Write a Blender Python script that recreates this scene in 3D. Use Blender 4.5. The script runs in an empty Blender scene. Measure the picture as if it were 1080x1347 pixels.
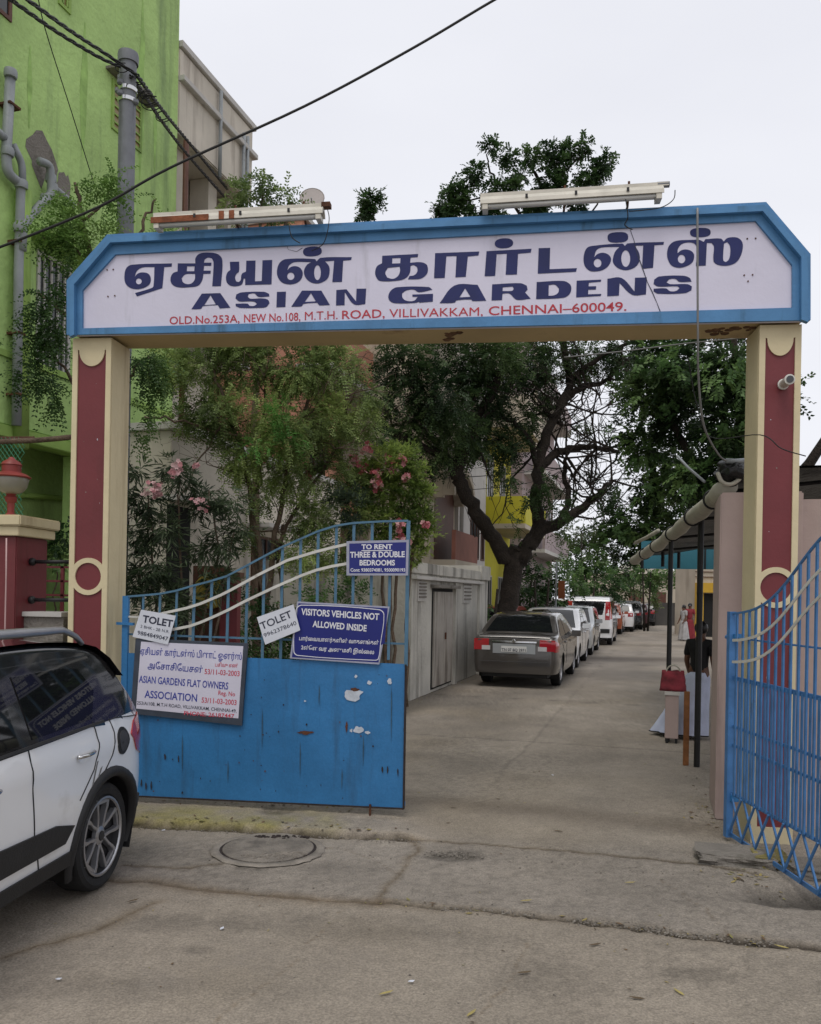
import bpy, bmesh, math, random
import numpy as np
from mathutils import Vector, Matrix, noise
random.seed(7); RNG = np.random.default_rng(7)
sc = bpy.context.scene
COL = sc.collection
# ------------------------------------------------------------------ camera, sky, sun, exposure
EYE = 1.8; F = 1080.0; ROLL = 0.018; CX, CY = 540.0, 782.0
cr, sr = math.cos(ROLL), math.sin(ROLL)
cam = bpy.data.cameras.new('camera'); cam_ob = bpy.data.objects.new('camera', cam); COL.objects.link(cam_ob)
cam.sensor_fit = 'HORIZONTAL'; cam.sensor_width = 36; cam.lens = 36.0 * F / 1080.0
cam.shift_y = (CY - 673.5) / 1080.0
cam.clip_start = 0.05; cam.clip_end = 3000
Rv, Uv, Fv = Vector((cr, 0, sr)), Vector((-sr, 0, cr)), Vector((0, 1, 0))
cam_ob.matrix_world = Matrix(((Rv.x, Uv.x, -Fv.x, 0), (Rv.y, Uv.y, -Fv.y, 0), (Rv.z, Uv.z, -Fv.z, EYE), (0, 0, 0, 1)))
sc.camera = cam_ob
SUN_EL, SUN_AZ = math.radians(62), math.radians(200)
world = bpy.data.worlds.new('World'); sc.world = world; world.use_nodes = True
nt = world.node_tree; N = nt.nodes; L = nt.links
bgn = N['Background']
sky = N.new('ShaderNodeTexSky'); sky.sky_type = 'NISHITA'; sky.sun_disc = False
sky.sun_elevation = SUN_EL; sky.sun_rotation = SUN_AZ; sky.dust_density = 5; sky.air_density = 1.0; sky.altitude = 0
scl = N.new('ShaderNodeVectorMath'); scl.operation = 'SCALE'; scl.inputs['Scale'].default_value = 1.0
L.new(sky.outputs[0], scl.inputs[0])
tc = N.new('ShaderNodeTexCoord'); mp = N.new('ShaderNodeMapping'); mp.inputs['Scale'].default_value = (1, 1, 3)
L.new(tc.outputs['Generated'], mp.inputs[0])
nz = N.new('ShaderNodeTexNoise'); nz.inputs['Scale'].default_value = 1.6; nz.inputs['Detail'].default_value = 4
L.new(mp.outputs[0], nz.inputs['Vector'])
rp = N.new('ShaderNodeValToRGB'); rp.color_ramp.elements[0].position = .3; rp.color_ramp.elements[1].position = .75
rp.color_ramp.elements[0].color = (8.0, 8.1, 8.7, 1); rp.color_ramp.elements[1].color = (9.0, 9.1, 9.6, 1)
L.new(nz.outputs[0], rp.inputs[0])
mx = N.new('ShaderNodeMix'); mx.data_type = 'RGBA'; mx.inputs['Factor'].default_value = 0.93
L.new(scl.outputs[0], mx.inputs['A']); L.new(rp.outputs[0], mx.inputs['B'])
L.new(mx.outputs['Result'], bgn.inputs['Color']); bgn.inputs['Strength'].default_value = 0.1
sun = bpy.data.lights.new('sun', 'SUN'); sun.energy = 1.15; sun.angle = math.radians(28); sun.color = (1, .96, .9)
sun_ob = bpy.data.objects.new('sun', sun); COL.objects.link(sun_ob); sun_ob.location = (0, 0, 30)
sd = Vector((math.sin(SUN_AZ) * math.cos(SUN_EL), math.cos(SUN_AZ) * math.cos(SUN_EL), math.sin(SUN_EL)))
sun_ob.rotation_euler = sd.to_track_quat('Z', 'Y').to_euler()
sc.view_settings.view_transform = 'Standard'; sc.view_settings.look = 'None'
sc.view_settings.exposure = 0.1; sc.view_settings.gamma = 1.0; sc.view_settings.use_curve_mapping = False
sc.cycles.max_bounces = 6; sc.cycles.diffuse_bounces = 3; sc.cycles.glossy_bounces = 3

# ------------------------------------------------------------------ pixel helpers (photograph pixel -> place)
def ray(px, py):
    u = (px - CX) / F; v = (CY - py) / F
    return Vector((u * cr - v * sr, 1.0, u * sr + v * cr))
def P(px, py, Z): return Vector((0, 0, EYE)) + ray(px, py) * Z
def G(px, py, h=0.0):
    r = ray(px, py); return Vector((0, 0, EYE)) + r * ((h - EYE) / r.z)
class Fr:                                   # a frame: x along, y deep, z up
    def __init__(s, o, ex, ey=None, ez=(0, 0, 1)):
        s.o = Vector(o); s.x = Vector(ex).normalized(); s.z = Vector(ez).normalized()
        s.y = Vector(ey).normalized() if ey is not None else s.z.cross(s.x).normalized()
    def __call__(s, p): return s.o + s.x * p[0] + s.y * p[1] + s.z * p[2]
    def px(s, x, y, d=0.0):                 # pixel -> local (x, z) on the plane y = d
        r = ray(x, y); c = Vector((0, 0, EYE)); n = s.y
        t = (s.o + s.y * d - c).dot(n) / r.dot(n); q = c + r * t - s.o
        return (q.dot(s.x), q.dot(s.z))
WF = Fr((0, 0, 0), (1, 0, 0), (0, 1, 0))
TA = math.atan(0.304); ca, sa = math.cos(TA), math.sin(TA)
SF = Fr((0, 0, 0), (sa, ca, 0), (ca, -sa, 0))    # street: x along it, y across (positive to the right)

# ------------------------------------------------------------------ object helpers
XF = {}
def link(o): COL.objects.link(o); return o
def tag(o, label=None, cat=None, group=None, kind=None):
    if label: o['label'] = label
    if cat: o['category'] = cat
    if group: o['group'] = group
    if kind: o['kind'] = kind
    return o
def thing(name, label, cat, loc=(0, 0, 0), group=None, rz=0.0):
    o = link(bpy.data.objects.new(name, None)); o.location = loc; o.rotation_euler = (0, 0, rz)
    o.empty_display_size = .2
    XF[o.name] = Matrix.Translation(Vector(loc)) @ Matrix.Rotation(rz, 4, 'Z')
    return tag(o, label, cat, group)
def inv_of(parent):
    m = Matrix.Identity(4); p = parent; ch = []
    while p is not None: ch.append(XF.get(p.name, Matrix.Identity(4))); p = p.parent
    for k in reversed(ch): m = m @ k
    return m.inverted()
class MB:
    def __init__(s): s.v = []; s.f = []
    def add(s, vs, fs):
        n = len(s.v); s.v += [tuple(v) for v in vs]; s.f += [tuple(i + n for i in f) for f in fs]; return s
    def box(s, fr, a, b):
        (x0, y0, z0), (x1, y1, z1) = a, b
        c = [(x0, y0, z0), (x1, y0, z0), (x1, y1, z0), (x0, y1, z0), (x0, y0, z1), (x1, y0, z1), (x1, y1, z1), (x0, y1, z1)]
        return s.add([fr(p) for p in c], [(0, 3, 2, 1), (4, 5, 6, 7), (0, 1, 5, 4), (1, 2, 6, 5), (2, 3, 7, 6), (3, 0, 4, 7)])
    def quad(s, pts): return s.add(pts, [tuple(range(len(pts)))])
    def prism(s, fr, poly, y0, y1):           # poly in (x,z), extruded along y
        n = len(poly); A = [fr((p[0], y0, p[1])) for p in poly]; B = [fr((p[0], y1, p[1])) for p in poly]
        return s.add(A + B, [tuple(range(n)), tuple(range(2 * n - 1, n - 1, -1))] + [(i, (i + 1) % n, n + (i + 1) % n, n + i) for i in range(n)])
    def tube(s, pts, r, seg=8, cap=True):
        pts = [Vector(p) for p in pts]; n = len(pts)
        rr = r if hasattr(r, '__len__') else [r] * n
        up = Vector((0, 0, 1)); vs = []
        t0 = (pts[1] - pts[0]).normalized()
        if abs(t0.dot(up)) > .95: up = Vector((1, 0, 0))
        a = t0.cross(up).normalized()
        for i, p in enumerate(pts):
            t = (pts[min(i + 1, n - 1)] - pts[max(i - 1, 0)]).normalized()
            a = (a - t * a.dot(t))
            a = a.normalized() if a.length > 1e-6 else t.orthogonal().normalized()
            b = t.cross(a)
            for k in range(seg):
                w = 2 * math.pi * k / seg
                vs.append(p + (a * math.cos(w) + b * math.sin(w)) * rr[i])
        fs = [(i * seg + k, i * seg + (k + 1) % seg, (i + 1) * seg + (k + 1) % seg, (i + 1) * seg + k) for i in range(n - 1) for k in range(seg)]
        if cap: fs += [tuple(range(seg - 1, -1, -1)), tuple((n - 1) * seg + k for k in range(seg))]
        return s.add(vs, fs)
    def lathe(s, fr, prof, seg=20, cap=True):           # prof = [(r,z)]
        vs = []; n = len(prof)
        for r, z in prof:
            for k in range(seg):
                w = 2 * math.pi * k / seg; vs.append(fr((r * math.cos(w), r * math.sin(w), z)))
        fs = [(i * seg + k, i * seg + (k + 1) % seg, (i + 1) * seg + (k + 1) % seg, (i + 1) * seg + k) for i in range(n - 1) for k in range(seg)]
        if cap: fs += [tuple(range(seg - 1, -1, -1)), tuple((n - 1) * seg + k for k in range(seg))]
        return s.add(vs, fs)
    def ball(s, c, r, seg=10, rings=7, sq=(1, 1, 1)):
        c = Vector(c); vs = []
        for i in range(1, rings):
            th = math.pi * i / rings
            for k in range(seg):
                w = 2 * math.pi * k / seg
                vs.append(c + Vector((math.sin(th) * math.cos(w) * sq[0], math.sin(th) * math.sin(w) * sq[1], math.cos(th) * sq[2])) * r)
        top = len(vs); vs += [c + Vector((0, 0, r * sq[2])), c - Vector((0, 0, r * sq[2]))]
        fs = [(i * seg + k, (i + 1) * seg + k, (i + 1) * seg + (k + 1) % seg, i * seg + (k + 1) % seg) for i in range(rings - 2) for k in range(seg)]
        fs += [(top, k, (k + 1) % seg) for k in range(seg)] + [(top + 1, (rings - 2) * seg + (k + 1) % seg, (rings - 2) * seg + k) for k in range(seg)]
        return s.add(vs, fs)
    def build(s, name, m, parent=None, smooth=False, bevel=0, fix=True):
        me = bpy.data.meshes.new(name); I = inv_of(parent) if parent else None
        vs = [I @ Vector(v) for v in s.v] if parent else s.v
        me.from_pydata(vs, [], s.f)
        if fix or bevel:
            bm = bmesh.new(); bm.from_mesh(me)
            if fix: bmesh.ops.recalc_face_normals(bm, faces=bm.faces)
            if bevel:
                try: bmesh.ops.bevel(bm, geom=[e for e in bm.edges if len(e.link_faces) == 2 and e.calc_face_angle(0) > .6], offset=bevel, segments=2, affect='EDGES', clamp_overlap=True)
                except Exception: pass
            bm.to_mesh(me); bm.free()
        if smooth is True: me.shade_smooth()
        elif smooth: me.shade_smooth(); me.set_sharp_from_angle(angle=smooth)
        me.materials.append(m)
        o = link(bpy.data.objects.new(name, me))
        if parent: o.parent = parent
        return o
def copy_of(o, M=None, parent=None):
    c = o.copy(); COL.objects.link(c)
    if parent is not None: c.parent = parent
    for ch in list(o.children): copy_of(ch, None, c)
    return c
def arc(c, r, a0, a1, n=16, ry=None):
    ry = ry or r
    return [(c[0] + r * math.cos(math.radians(a0 + (a1 - a0) * i / n)), c[1] + ry * math.sin(math.radians(a0 + (a1 - a0) * i / n))) for i in range(n + 1)]
def circ(c, r, n=24, ry=None): return arc(c, r, 0, 360, n, ry)[:-1]
def smooth_poly(pts, sub=5, lim=52):
    n = len(pts); P_ = [Vector((p[0], p[1])) for p in pts]; tn = []
    for i in range(n):
        a = P_[i] - P_[i - 1]; b = P_[(i + 1) % n] - P_[i]
        ang = math.degrees(a.angle(b, 0)) if a.length > 1e-6 and b.length > 1e-6 else 0
        tn.append(None if ang > lim else (P_[(i + 1) % n] - P_[i - 1]).normalized())
    out = []
    for i in range(n):
        j = (i + 1) % n; d = (P_[j] - P_[i]); l = d.length
        if tn[i] is None and tn[j] is None: out.append(tuple(P_[i])); continue
        m0 = tn[i] * l if tn[i] is not None else d; m1 = tn[j] * l if tn[j] is not None else d
        for k in range(sub):
            t = k / sub; h = (2*t**3-3*t*t+1, t**3-2*t*t+t, -2*t**3+3*t*t, t**3-t*t)
            out.append(tuple(P_[i] * h[0] + m0 * h[1] + P_[j] * h[2] + m1 * h[3]))
    return out
def curve_mesh(cu):
    ob = bpy.data.objects.new('tmp', cu); COL.objects.link(ob)
    dg = bpy.context.evaluated_depsgraph_get()
    me = bpy.data.meshes.new_from_object(ob.evaluated_get(dg)); bpy.data.objects.remove(ob); return me
def fill2d(name, outs, fr, d, m, parent=None, thick=0.0):
    """Even-odd filled outlines in the (x,z) plane of fr at depth d; thick goes towards -y (the viewer's side)."""
    cu = bpy.data.curves.new(name, 'CURVE'); cu.dimensions = '2D'; cu.fill_mode = 'BOTH'; cu.extrude = thick / 2
    for o in outs:
        sp = cu.splines.new('POLY'); sp.points.add(len(o) - 1)
        for i, p in enumerate(o): sp.points[i].co = (p[0], p[1], 0, 1)
        sp.use_cyclic_u = True
    me = curve_mesh(cu); bpy.data.curves.remove(cu)
    mb = MB(); vs = [fr((v.co.x, d - thick / 2 - v.co.z, v.co.y)) for v in me.vertices]
    mb.add(vs, [tuple(p.vertices) for p in me.polygons]); bpy.data.meshes.remove(me)
    return mb.build(name, m, parent, fix=thick > 0)
def text(name, s, fr, d, m, parent, p0, p1, cap, bold=0.0, pxs=True, capref=None, vert=None):
    """Lettering whose box runs from baseline point p0 to baseline point p1, cap high, on plane fr at depth d."""
    cu = bpy.data.curves.new(name, 'FONT'); cu.body = s; cu.size = 1; cu.offset = bold; cu.resolution_u = 3 if s.isascii() else 7
    me = curve_mesh(cu); bpy.data.curves.remove(cu)
    co = np.array([v.co[:] for v in me.vertices])
    if pxs: a = fr.px(*p0, d); b = fr.px(*p1, d); cc = fr.px(p0[0], p0[1] - cap, d); h = abs(cc[1] - a[1])
    else: a, b, h = p0, p1, cap
    x0, x1 = co[:, 0].min(), co[:, 0].max(); ref = capref or 0.729
    ex = Vector((b[0] - a[0], b[1] - a[1])); ln = ex.length; ex.normalize(); ey = Vector((-ex.y, ex.x)) if vert is None else Vector(vert)
    mb = MB(); vs = []
    for x, y, _ in co:
        q = Vector(a) + ex * ((x - x0) / (x1 - x0) * ln) + ey * (y / ref * h); vs.append(fr((q.x, d, q.y)))
    mb.add(vs, [tuple(p.vertices) for p in me.polygons]); bpy.data.meshes.remove(me)
    return mb.build(name, m, parent, fix=False)

# ------------------------------------------------------------------ materials
def srgb(r, g, b): return tuple(((c / 255 / 12.92) if c <= 10 else ((c / 255 + .055) / 1.055) ** 2.4) for c in (r, g, b))
def mat(name, col, rough=.7, var=.12, vs=2.0, bump=.15, bs=30., metal=0., spec=.4, dirt=None, dscale=1.2, dth=.55, streak=False, attr=None, coat=0., grain=0.0, gs=180., trans=0., bdist=.01):
    m = bpy.data.materials.new(name); m.use_nodes = True; t = m.node_tree; N = t.nodes; L = t.links
    b = N['Principled BSDF']; b.inputs['Roughness'].default_value = rough; b.inputs['Metallic'].default_value = metal
    b.inputs['Specular IOR Level'].default_value = spec; b.inputs['Coat Weight'].default_value = coat; b.inputs['Coat Roughness'].default_value = .05
    tc = N.new('ShaderNodeTexCoord'); oi = N.new('ShaderNodeObjectInfo')
    ad = N.new('ShaderNodeVectorMath'); ad.operation = 'ADD'; L.new(tc.outputs['Object'], ad.inputs[0])
    ml = N.new('ShaderNodeMath'); ml.operation = 'MULTIPLY'; ml.inputs[1].default_value = 37.0; L.new(oi.outputs['Random'], ml.inputs[0]); L.new(ml.outputs[0], ad.inputs[1])
    V = ad.outputs[0]
    def noise_(scale, det=4, stretch=None, rough_=.55):
        n = N.new('ShaderNodeTexNoise'); n.inputs['Scale'].default_value = scale; n.inputs['Detail'].default_value = det; n.inputs['Roughness'].default_value = rough_
        if stretch:
            mp = N.new('ShaderNodeMapping'); mp.inputs['Scale'].default_value = stretch; L.new(V, mp.inputs[0]); L.new(mp.outputs[0], n.inputs['Vector'])
        else: L.new(V, n.inputs['Vector'])
        return n.outputs[0]
    def mix(f, a, b_, mode='MIX'):
        x = N.new('ShaderNodeMix'); x.data_type = 'RGBA'; x.blend_type = mode
        for s, k in ((f, 'Factor'), (a, 'A'), (b_, 'B')):
            if hasattr(s, 'links'): L.new(s, x.inputs[k])
            elif k == 'Factor': x.inputs[k].default_value = s
            else: x.inputs[k].default_value = (*s, 1)
        return x.outputs['Result']
    def ramp(s, a, b_):
        r = N.new('ShaderNodeMapRange'); r.inputs['From Min'].default_value = a; r.inputs['From Max'].default_value = b_; r.clamp = True; L.new(s, r.inputs[0]); return r.outputs[0]
    if attr:
        at = N.new('ShaderNodeAttribute'); at.attribute_name = attr; base = at.outputs['Color']
    else: base = None
    c0 = tuple(x * (1 - var) for x in col); c1 = tuple(min(1, x * (1 + var)) for x in col)
    c = mix(ramp(noise_(vs), .3, .7), c0, c1)
    if base is not None: c = mix(1.0, c, base, 'MULTIPLY')
    if grain: c = mix(ramp(noise_(gs, 2), .35, .65), c, mix(1.0, c, tuple([1 - grain] * 3), 'MULTIPLY'))
    if dirt:
        f = ramp(noise_(dscale * (1 if not streak else 2.2), 6, (1, 1, .12) if streak else None, .65), dth, dth + .2)
        c = mix(f, c, dirt)
    L.new(c, b.inputs['Base Color'])
    if bump:
        bn = N.new('ShaderNodeBump'); bn.inputs['Strength'].default_value = min(1, bump * 2); bn.inputs['Distance'].default_value = bdist
        L.new(noise_(bs, 5), bn.inputs['Height']); L.new(bn.outputs[0], b.inputs['Normal'])
    if trans:
        try: b.inputs['Subsurface Weight'].default_value = 0
        except Exception: pass
        tr = N.new('ShaderNodeBsdfTranslucent'); ms = N.new('ShaderNodeMixShader'); ms.inputs[0].default_value = trans
        L.new(c, tr.inputs['Color']); out = N['Material Output']
        L.new(b.outputs[0], ms.inputs[1]); L.new(tr.outputs[0], ms.inputs[2]); L.new(ms.outputs[0], out.inputs[0])
    return m
GLASSM = {}
def glass(name, col=(.012, .014, .016), rough=.04):
    m = bpy.data.materials.new(name); m.use_nodes = True; b = m.node_tree.nodes['Principled BSDF']
    b.inputs['Base Color'].default_value = (*col, 1); b.inputs['Roughness'].default_value = rough; b.inputs['Specular IOR Level'].default_value = .7
    return m
M = {}
M['ground'] = None
M['white_sign'] = mat('painted white board', (.62, .60, .72), .6, .06, 1.5, .08, 25, dirt=(.42, .41, .47), dscale=2.5, dth=.6, streak=True)
M['sign_blue'] = mat('light blue border paint', (.07, .205, .40), .5, .16, 3, .12, 30, dirt=(.03, .09, .15), dscale=3, dth=.56, streak=True)
M['navy'] = mat('navy lettering paint', (.008, .013, .095), .5, .15, 6, .05)
M['red_letter'] = mat('red lettering paint', (.42, .03, .045), .5, .12, 8, .05)
M['cream'] = mat('cream wall paint', (.60, .515, .33), .65, .08, 2, .15, 20, dirt=(.34, .26, .15), dscale=1.3, dth=.56, streak=True)
M['beam_cream'] = mat('cream beam paint', (.50, .38, .2), .7, .1, 2, .15, 20, dirt=(.25, .15, .08), dscale=2, dth=.64)
M['maroon'] = mat('maroon pillar paint', (.155, .028, .033), .5, .1, 2.5, .08, 25, dirt=(.10, .022, .022), dscale=1.6, dth=.54, streak=True)
M['gate_blue'] = mat('blue gate paint', (.033, .17, .385), .42, .14, 2.2, .1, 12, dirt=(.028, .085, .17), dscale=2.6, dth=.56, streak=True, grain=.1, gs=60, bdist=.02)
M['gate_bar'] = mat('faded blue bar paint', (.065, .15, .23), .5, .15, 8, .1, 40, dirt=(.05, .04, .035), dscale=9, dth=.6)
M['gate_bright'] = mat('bright blue gate bar paint', (.055, .165, .37), .45, .18, 8, .1, 40, dirt=(.04, .035, .05), dscale=9, dth=.62)
M['white_bar'] = mat('white painted bar', (.55, .54, .50), .5, .1, 6, .1, 40, dirt=(.2, .15, .1), dscale=8, dth=.63)
M['rust'] = mat('rusty iron', (.09, .035, .018), .9, .4, 12, .4, 60)
M['rustedge'] = mat('rusty dark edge', (.03, .022, .02), .9, .4, 12, .3, 60)
M['black_iron'] = mat('black iron', (.012, .012, .013), .5, .2, 8, .1)
M['paper'] = mat('paper notice', (.60, .62, .68), .7, .05, 6, .05, 20, dirt=(.42, .42, .45), dscale=8, dth=.62)
M['vinyl_navy'] = mat('dark blue enamel sign', (.012, .018, .16), .35, .1, 3, .02, 20, dirt=(.03, .03, .12), dscale=5, dth=.66)
M['sign_print'] = mat('white sign print', (.66, .66, .70), .5, .04)
M['ink'] = mat('dark ink print', (.03, .035, .06), .6, .05)
M['blue_ink'] = mat('blue board print', (.035, .05, .30), .6, .1)
M['red_ink'] = mat('red board print', (.52, .06, .10), .6, .1)
M['board_white'] = mat('white board face', (.60, .58, .68), .55, .05, 3, .03, 20, dirt=(.42, .40, .46), dscale=4, dth=.62)
M['board_frame'] = mat('dark grey board frame', (.045, .055, .075), .5, .2, 8, .1)
M['grey_frame'] = mat('pale grey sign frame', (.32, .33, .42), .5, .1, 8, .1)
M['peel'] = mat('bare patch where paint has peeled', (.50, .54, .60), .6, .15, 14, .2)
M['green_wall'] = mat('lime green wall paint', (.40, .58, .20), .8, .16, .9, .3, 9, dirt=(.20, .29, .12), dscale=.9, dth=.52, streak=True, grain=.08, gs=30, bdist=.03)
M['green_dark'] = mat('deeper green trim paint', (.27, .41, .10), .8, .15, 1.5, .2, 12, dirt=(.05, .08, .03), dscale=1.6, dth=.55, streak=True)
M['white_wall'] = mat('aged off white wall', (.58, .53, .45), .85, .12, 1.2, .25, 10, dirt=(.27, .23, .19), dscale=.9, dth=.56, streak=True)
M['white_trim'] = mat('pale trim', (.5, .48, .45), .8, .1, 2, .2, 12, dirt=(.22, .2, .17), dscale=2, dth=.6)
M['peach'] = mat('peach wall paint', (.52, .25, .17), .85, .12, 1, .2, 10, dirt=(.3, .16, .12), dscale=.8, dth=.6, streak=True)
M['cream_wall'] = mat('cream house wall', (.48, .42, .33), .85, .12, 1, .2, 10, dirt=(.25, .2, .15), dscale=.8, dth=.57, streak=True)
M['yellow_wall'] = mat('yellow house wall', (.55, .50, .04), .8, .12, 1, .2, 10, dirt=(.3, .27, .04), dscale=.8, dth=.6, streak=True)
M['far_pink'] = mat('greyish pink wall', (.36, .29, .29), .85, .12, 1, .2, 10, dirt=(.22, .18, .17), dscale=.8, dth=.57, streak=True)
M['grey_wall'] = mat('rain stained grey wall', (.50, .48, .43), .9, .16, 1.6, .35, 14, dirt=(.06, .055, .045), dscale=1.0, dth=.51, streak=True, bdist=.02)
M['pink_col'] = mat('dusty pink column', (.40, .31, .285), .8, .1, 1.6, .2, 14, dirt=(.2, .14, .13), dscale=1.2, dth=.6, streak=True)
M['concrete'] = mat('weathered concrete', (.22, .20, .175), .9, .2, 3, .5, 30, dirt=(.07, .065, .05), dscale=3, dth=.52, bdist=.02, grain=.2)
M['moss_stone'] = mat('yellowish mossy stone', (.20, .17, .06), .95, .3, 5, .5, 30, dirt=(.05, .045, .03), dscale=4, dth=.5, bdist=.03)
M['dark'] = mat('dark opening', (.012, .012, .012), .9, .2, 2, 0)
M['brown'] = mat('brown window wood', (.10, .04, .025), .6, .2, 6, .2)
M['louvre'] = mat('yellowish louvre glass', (.26, .20, .08), .35, .2, 8, .1)
M['pvc'] = mat('grey plastic pipe', (.26, .28, .29), .5, .12, 5, .08, dirt=(.1, .1, .09), dscale=4, dth=.62)
M['pole'] = mat('grey galvanised pole', (.17, .18, .20), .6, .14, 6, .12, dirt=(.08, .08, .085), dscale=4, dth=.55, streak=True)
M['cable'] = mat('black cable', (.012, .012, .012), .6, .1, 8, 0)
M['cable_grey'] = mat('grey cable', (.2, .2, .2), .6, .1, 8, 0)
M['tube_white'] = mat('aged white light fitting', (.55, .52, .45), .5, .1, 8, .1, dirt=(.3, .18, .09), dscale=5, dth=.6)
M['tube_glass'] = mat('unlit fluorescent tube', (.5, .5, .48), .25, .05)
M['bark'] = mat('dark wet bark', (.028, .021, .016), .95, .35, 6, .8, 24, bdist=.05)
M['bark2'] = mat('pale brown bark', (.12, .085, .06), .95, .3, 8, .6, 30, bdist=.03)
M['tarp'] = mat('cream rolled tarpaulin', (.42, .40, .33), .6, .12, 4, .2, 14, dirt=(.2, .18, .13), dscale=3, dth=.58, bdist=.03)
M['black_sheet'] = mat('black plastic sheet', (.012, .012, .013), .45, .2, 4, .3, 10, bdist=.05)
M['teal'] = mat('teal board', (.03, .15, .20), .6, .1, 3, .1)
M['wood'] = mat('orange brown timber', (.24, .10, .035), .7, .25, 10, .3, 40)
M['rubber'] = mat('black tyre rubber', (.014, .014, .015), .8, .2, 8, .15, dirt=(.05, .045, .04), dscale=5, dth=.58)
M['alloy'] = mat('silver alloy', (.42, .42, .44), .35, .06, 8, 0, metal=.8)
M['alloy_dark'] = mat('dark alloy', (.02, .02, .022), .4, .06, 8, 0)
M['chrome'] = mat('chrome', (.6, .6, .6), .12, .02, 8, 0, metal=1.)
M['cladding'] = mat('black plastic cladding', (.018, .018, .019), .6, .15, 8, .1, 80)
M['car_white'] = mat('white car paint', (.74, .75, .77), .3, .02, 2, 0, coat=1., dirt=(.52, .51, .50), dscale=2, dth=.6)
M['car_black'] = mat('gloss black car paint', (.008, .008, .009), .15, .05, 2, 0, coat=1.)
M['car_brown'] = mat('grey brown metallic paint', (.072, .064, .057), .35, .04, 2, 0, metal=.5, coat=1.)
M['car_silver'] = mat('silver car paint', (.40, .42, .43), .3, .04, 2, 0, metal=.4, coat=1.)
M['car_red'] = mat('faded red car paint', (.22, .03, .02), .35, .05, 2, 0, coat=.8)
M['car_maroon'] = mat('maroon car paint', (.07, .012, .02), .3, .05, 2, 0, coat=.9)
M['car_orange'] = mat('orange red car paint', (.35, .07, .02), .3, .05, 2, 0, coat=.9)
M['car_dark'] = mat('dark grey car paint', (.02, .021, .024), .25, .05, 2, 0, coat=.9)
M['glass'] = glass('dark tinted car glass', (.008, .009, .010), .03); M['glass'].node_tree.nodes['Principled BSDF'].inputs['Specular IOR Level'].default_value = .45
M['glass_b'] = glass('window glass', (.02, .024, .026), .08)
M['lamp_red'] = mat('red lamp lens', (.33, .010, .014), .12, .05, 8, 0, coat=1.)
M['lamp_clear'] = mat('clear lamp lens', (.5, .48, .48), .12, .05, 8, 0, coat=1.)
M['plate'] = mat('white number plate', (.62, .62, .6), .5, .02, 8, 0)
M['leaf'] = mat('tree leaves', (1, 1, 1), .5, .12, 3, 0, spec=.35, attr='col', trans=.45)
M['petal'] = mat('pink petals', (1, 1, 1), .6, .1, 3, 0, attr='col', trans=.25)
M['skin'] = mat('brown skin', (.12, .055, .032), .55, .05)
M['hair'] = mat('black hair', (.008, .007, .007), .4, .2, 20, .3)
M['cloth_black'] = mat('black cloth', (.012, .012, .013), .9, .2, 10, .3)
M['cloth_pale'] = mat('pale blue white cloth', (.48, .52, .66), .9, .1, 6, .3, 30)
M['cloth_red'] = mat('red cloth', (.20, .02, .028), .8, .2, 6, .2)
M['cloth_white'] = mat('white cloth', (.36, .35, .35), .8, .2, 6, .2)
# ------------------------------------------------------------------ ground
def seg_dist(X, Y, pl):
    D = np.full(X.shape, 1e9); T = np.zeros(X.shape); n = len(pl) - 1
    for i in range(n):
        (ax, ay), (bx, by) = pl[i], pl[i + 1]; dx, dy = bx - ax, by - ay
        t = np.clip(((X - ax) * dx + (Y - ay) * dy) / (dx * dx + dy * dy + 1e-9), 0, 1)
        d = np.hypot(X - ax - t * dx, Y - ay - t * dy); m = d < D
        D[m] = d[m]; T[m] = (i + t[m]) / n
    return D, T
def vnoise(X, Y, s, seed=0):                      # cheap value noise, -1..1
    x = X * s + seed * 17.3; y = Y * s + seed * 9.1; xi = np.floor(x).astype(np.int64); yi = np.floor(y).astype(np.int64)
    fx = x - xi; fy = y - yi; fx = fx * fx * (3 - 2 * fx); fy = fy * fy * (3 - 2 * fy)
    def h(a, b):
        k = (a * 374761393 + b * 668265263 + seed * 974711) & 0xffffffff; k = ((k ^ (k >> 13)) * 1274126177) & 0xffffffff
        return ((k ^ (k >> 16)) & 0xffff) / 32767.5 - 1
    return (h(xi, yi) * (1 - fx) + h(xi + 1, yi) * fx) * (1 - fy) + (h(xi, yi + 1) * (1 - fx) + h(xi + 1, yi + 1) * fx) * fy
def fbm(X, Y, s, seed=0, o=4): return sum(vnoise(X, Y, s * 2 ** k, seed + k) / 2 ** k for k in range(o)) / 1.6
def grow(a, b, step, far, ratio=1.12):
    mid = list(np.arange(a, b, step)); lo, hi = [], []; s = step; v = a
    while v > -far: s *= ratio; v -= s; lo.append(v)
    s = step; v = mid[-1]
    while v < far: s *= ratio; v += s; hi.append(v)
    return np.array(lo[::-1] + mid + hi)
gp = lambda l: [tuple(G(*p)[:2]) for p in l]
gx = grow(-3.0, 3.5, .021, 700, 1.05); gy = grow(3.1, 8.6, .021, 700, 1.03); gy = gy[gy > -700]
GX, GY = np.meshgrid(gx, gy); H = .004 * vnoise(GX, GY, .9, 3); C = np.ones(GX.shape + (3,))
jx = GX + .035 * fbm(GX, GY, 7, 5) ; jy = GY + .035 * fbm(GX, GY, 7, 11)
def stain(d, r, col, amt):
    f = np.clip(1 - d / r, 0, 1)[..., None] * amt; f = f * f * (3 - 2 * f) if amt <= 1 else np.clip(f, 0, 1)
    global C; C = C * (1 - f) + C * np.array(col) * f
base_n = fbm(GX, GY, .55, 21, 5)
C *= (1 + .17 * base_n)[..., None]
C *= (1 + .13 * fbm(GX, GY, 2.3, 31, 4))[..., None]
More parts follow.
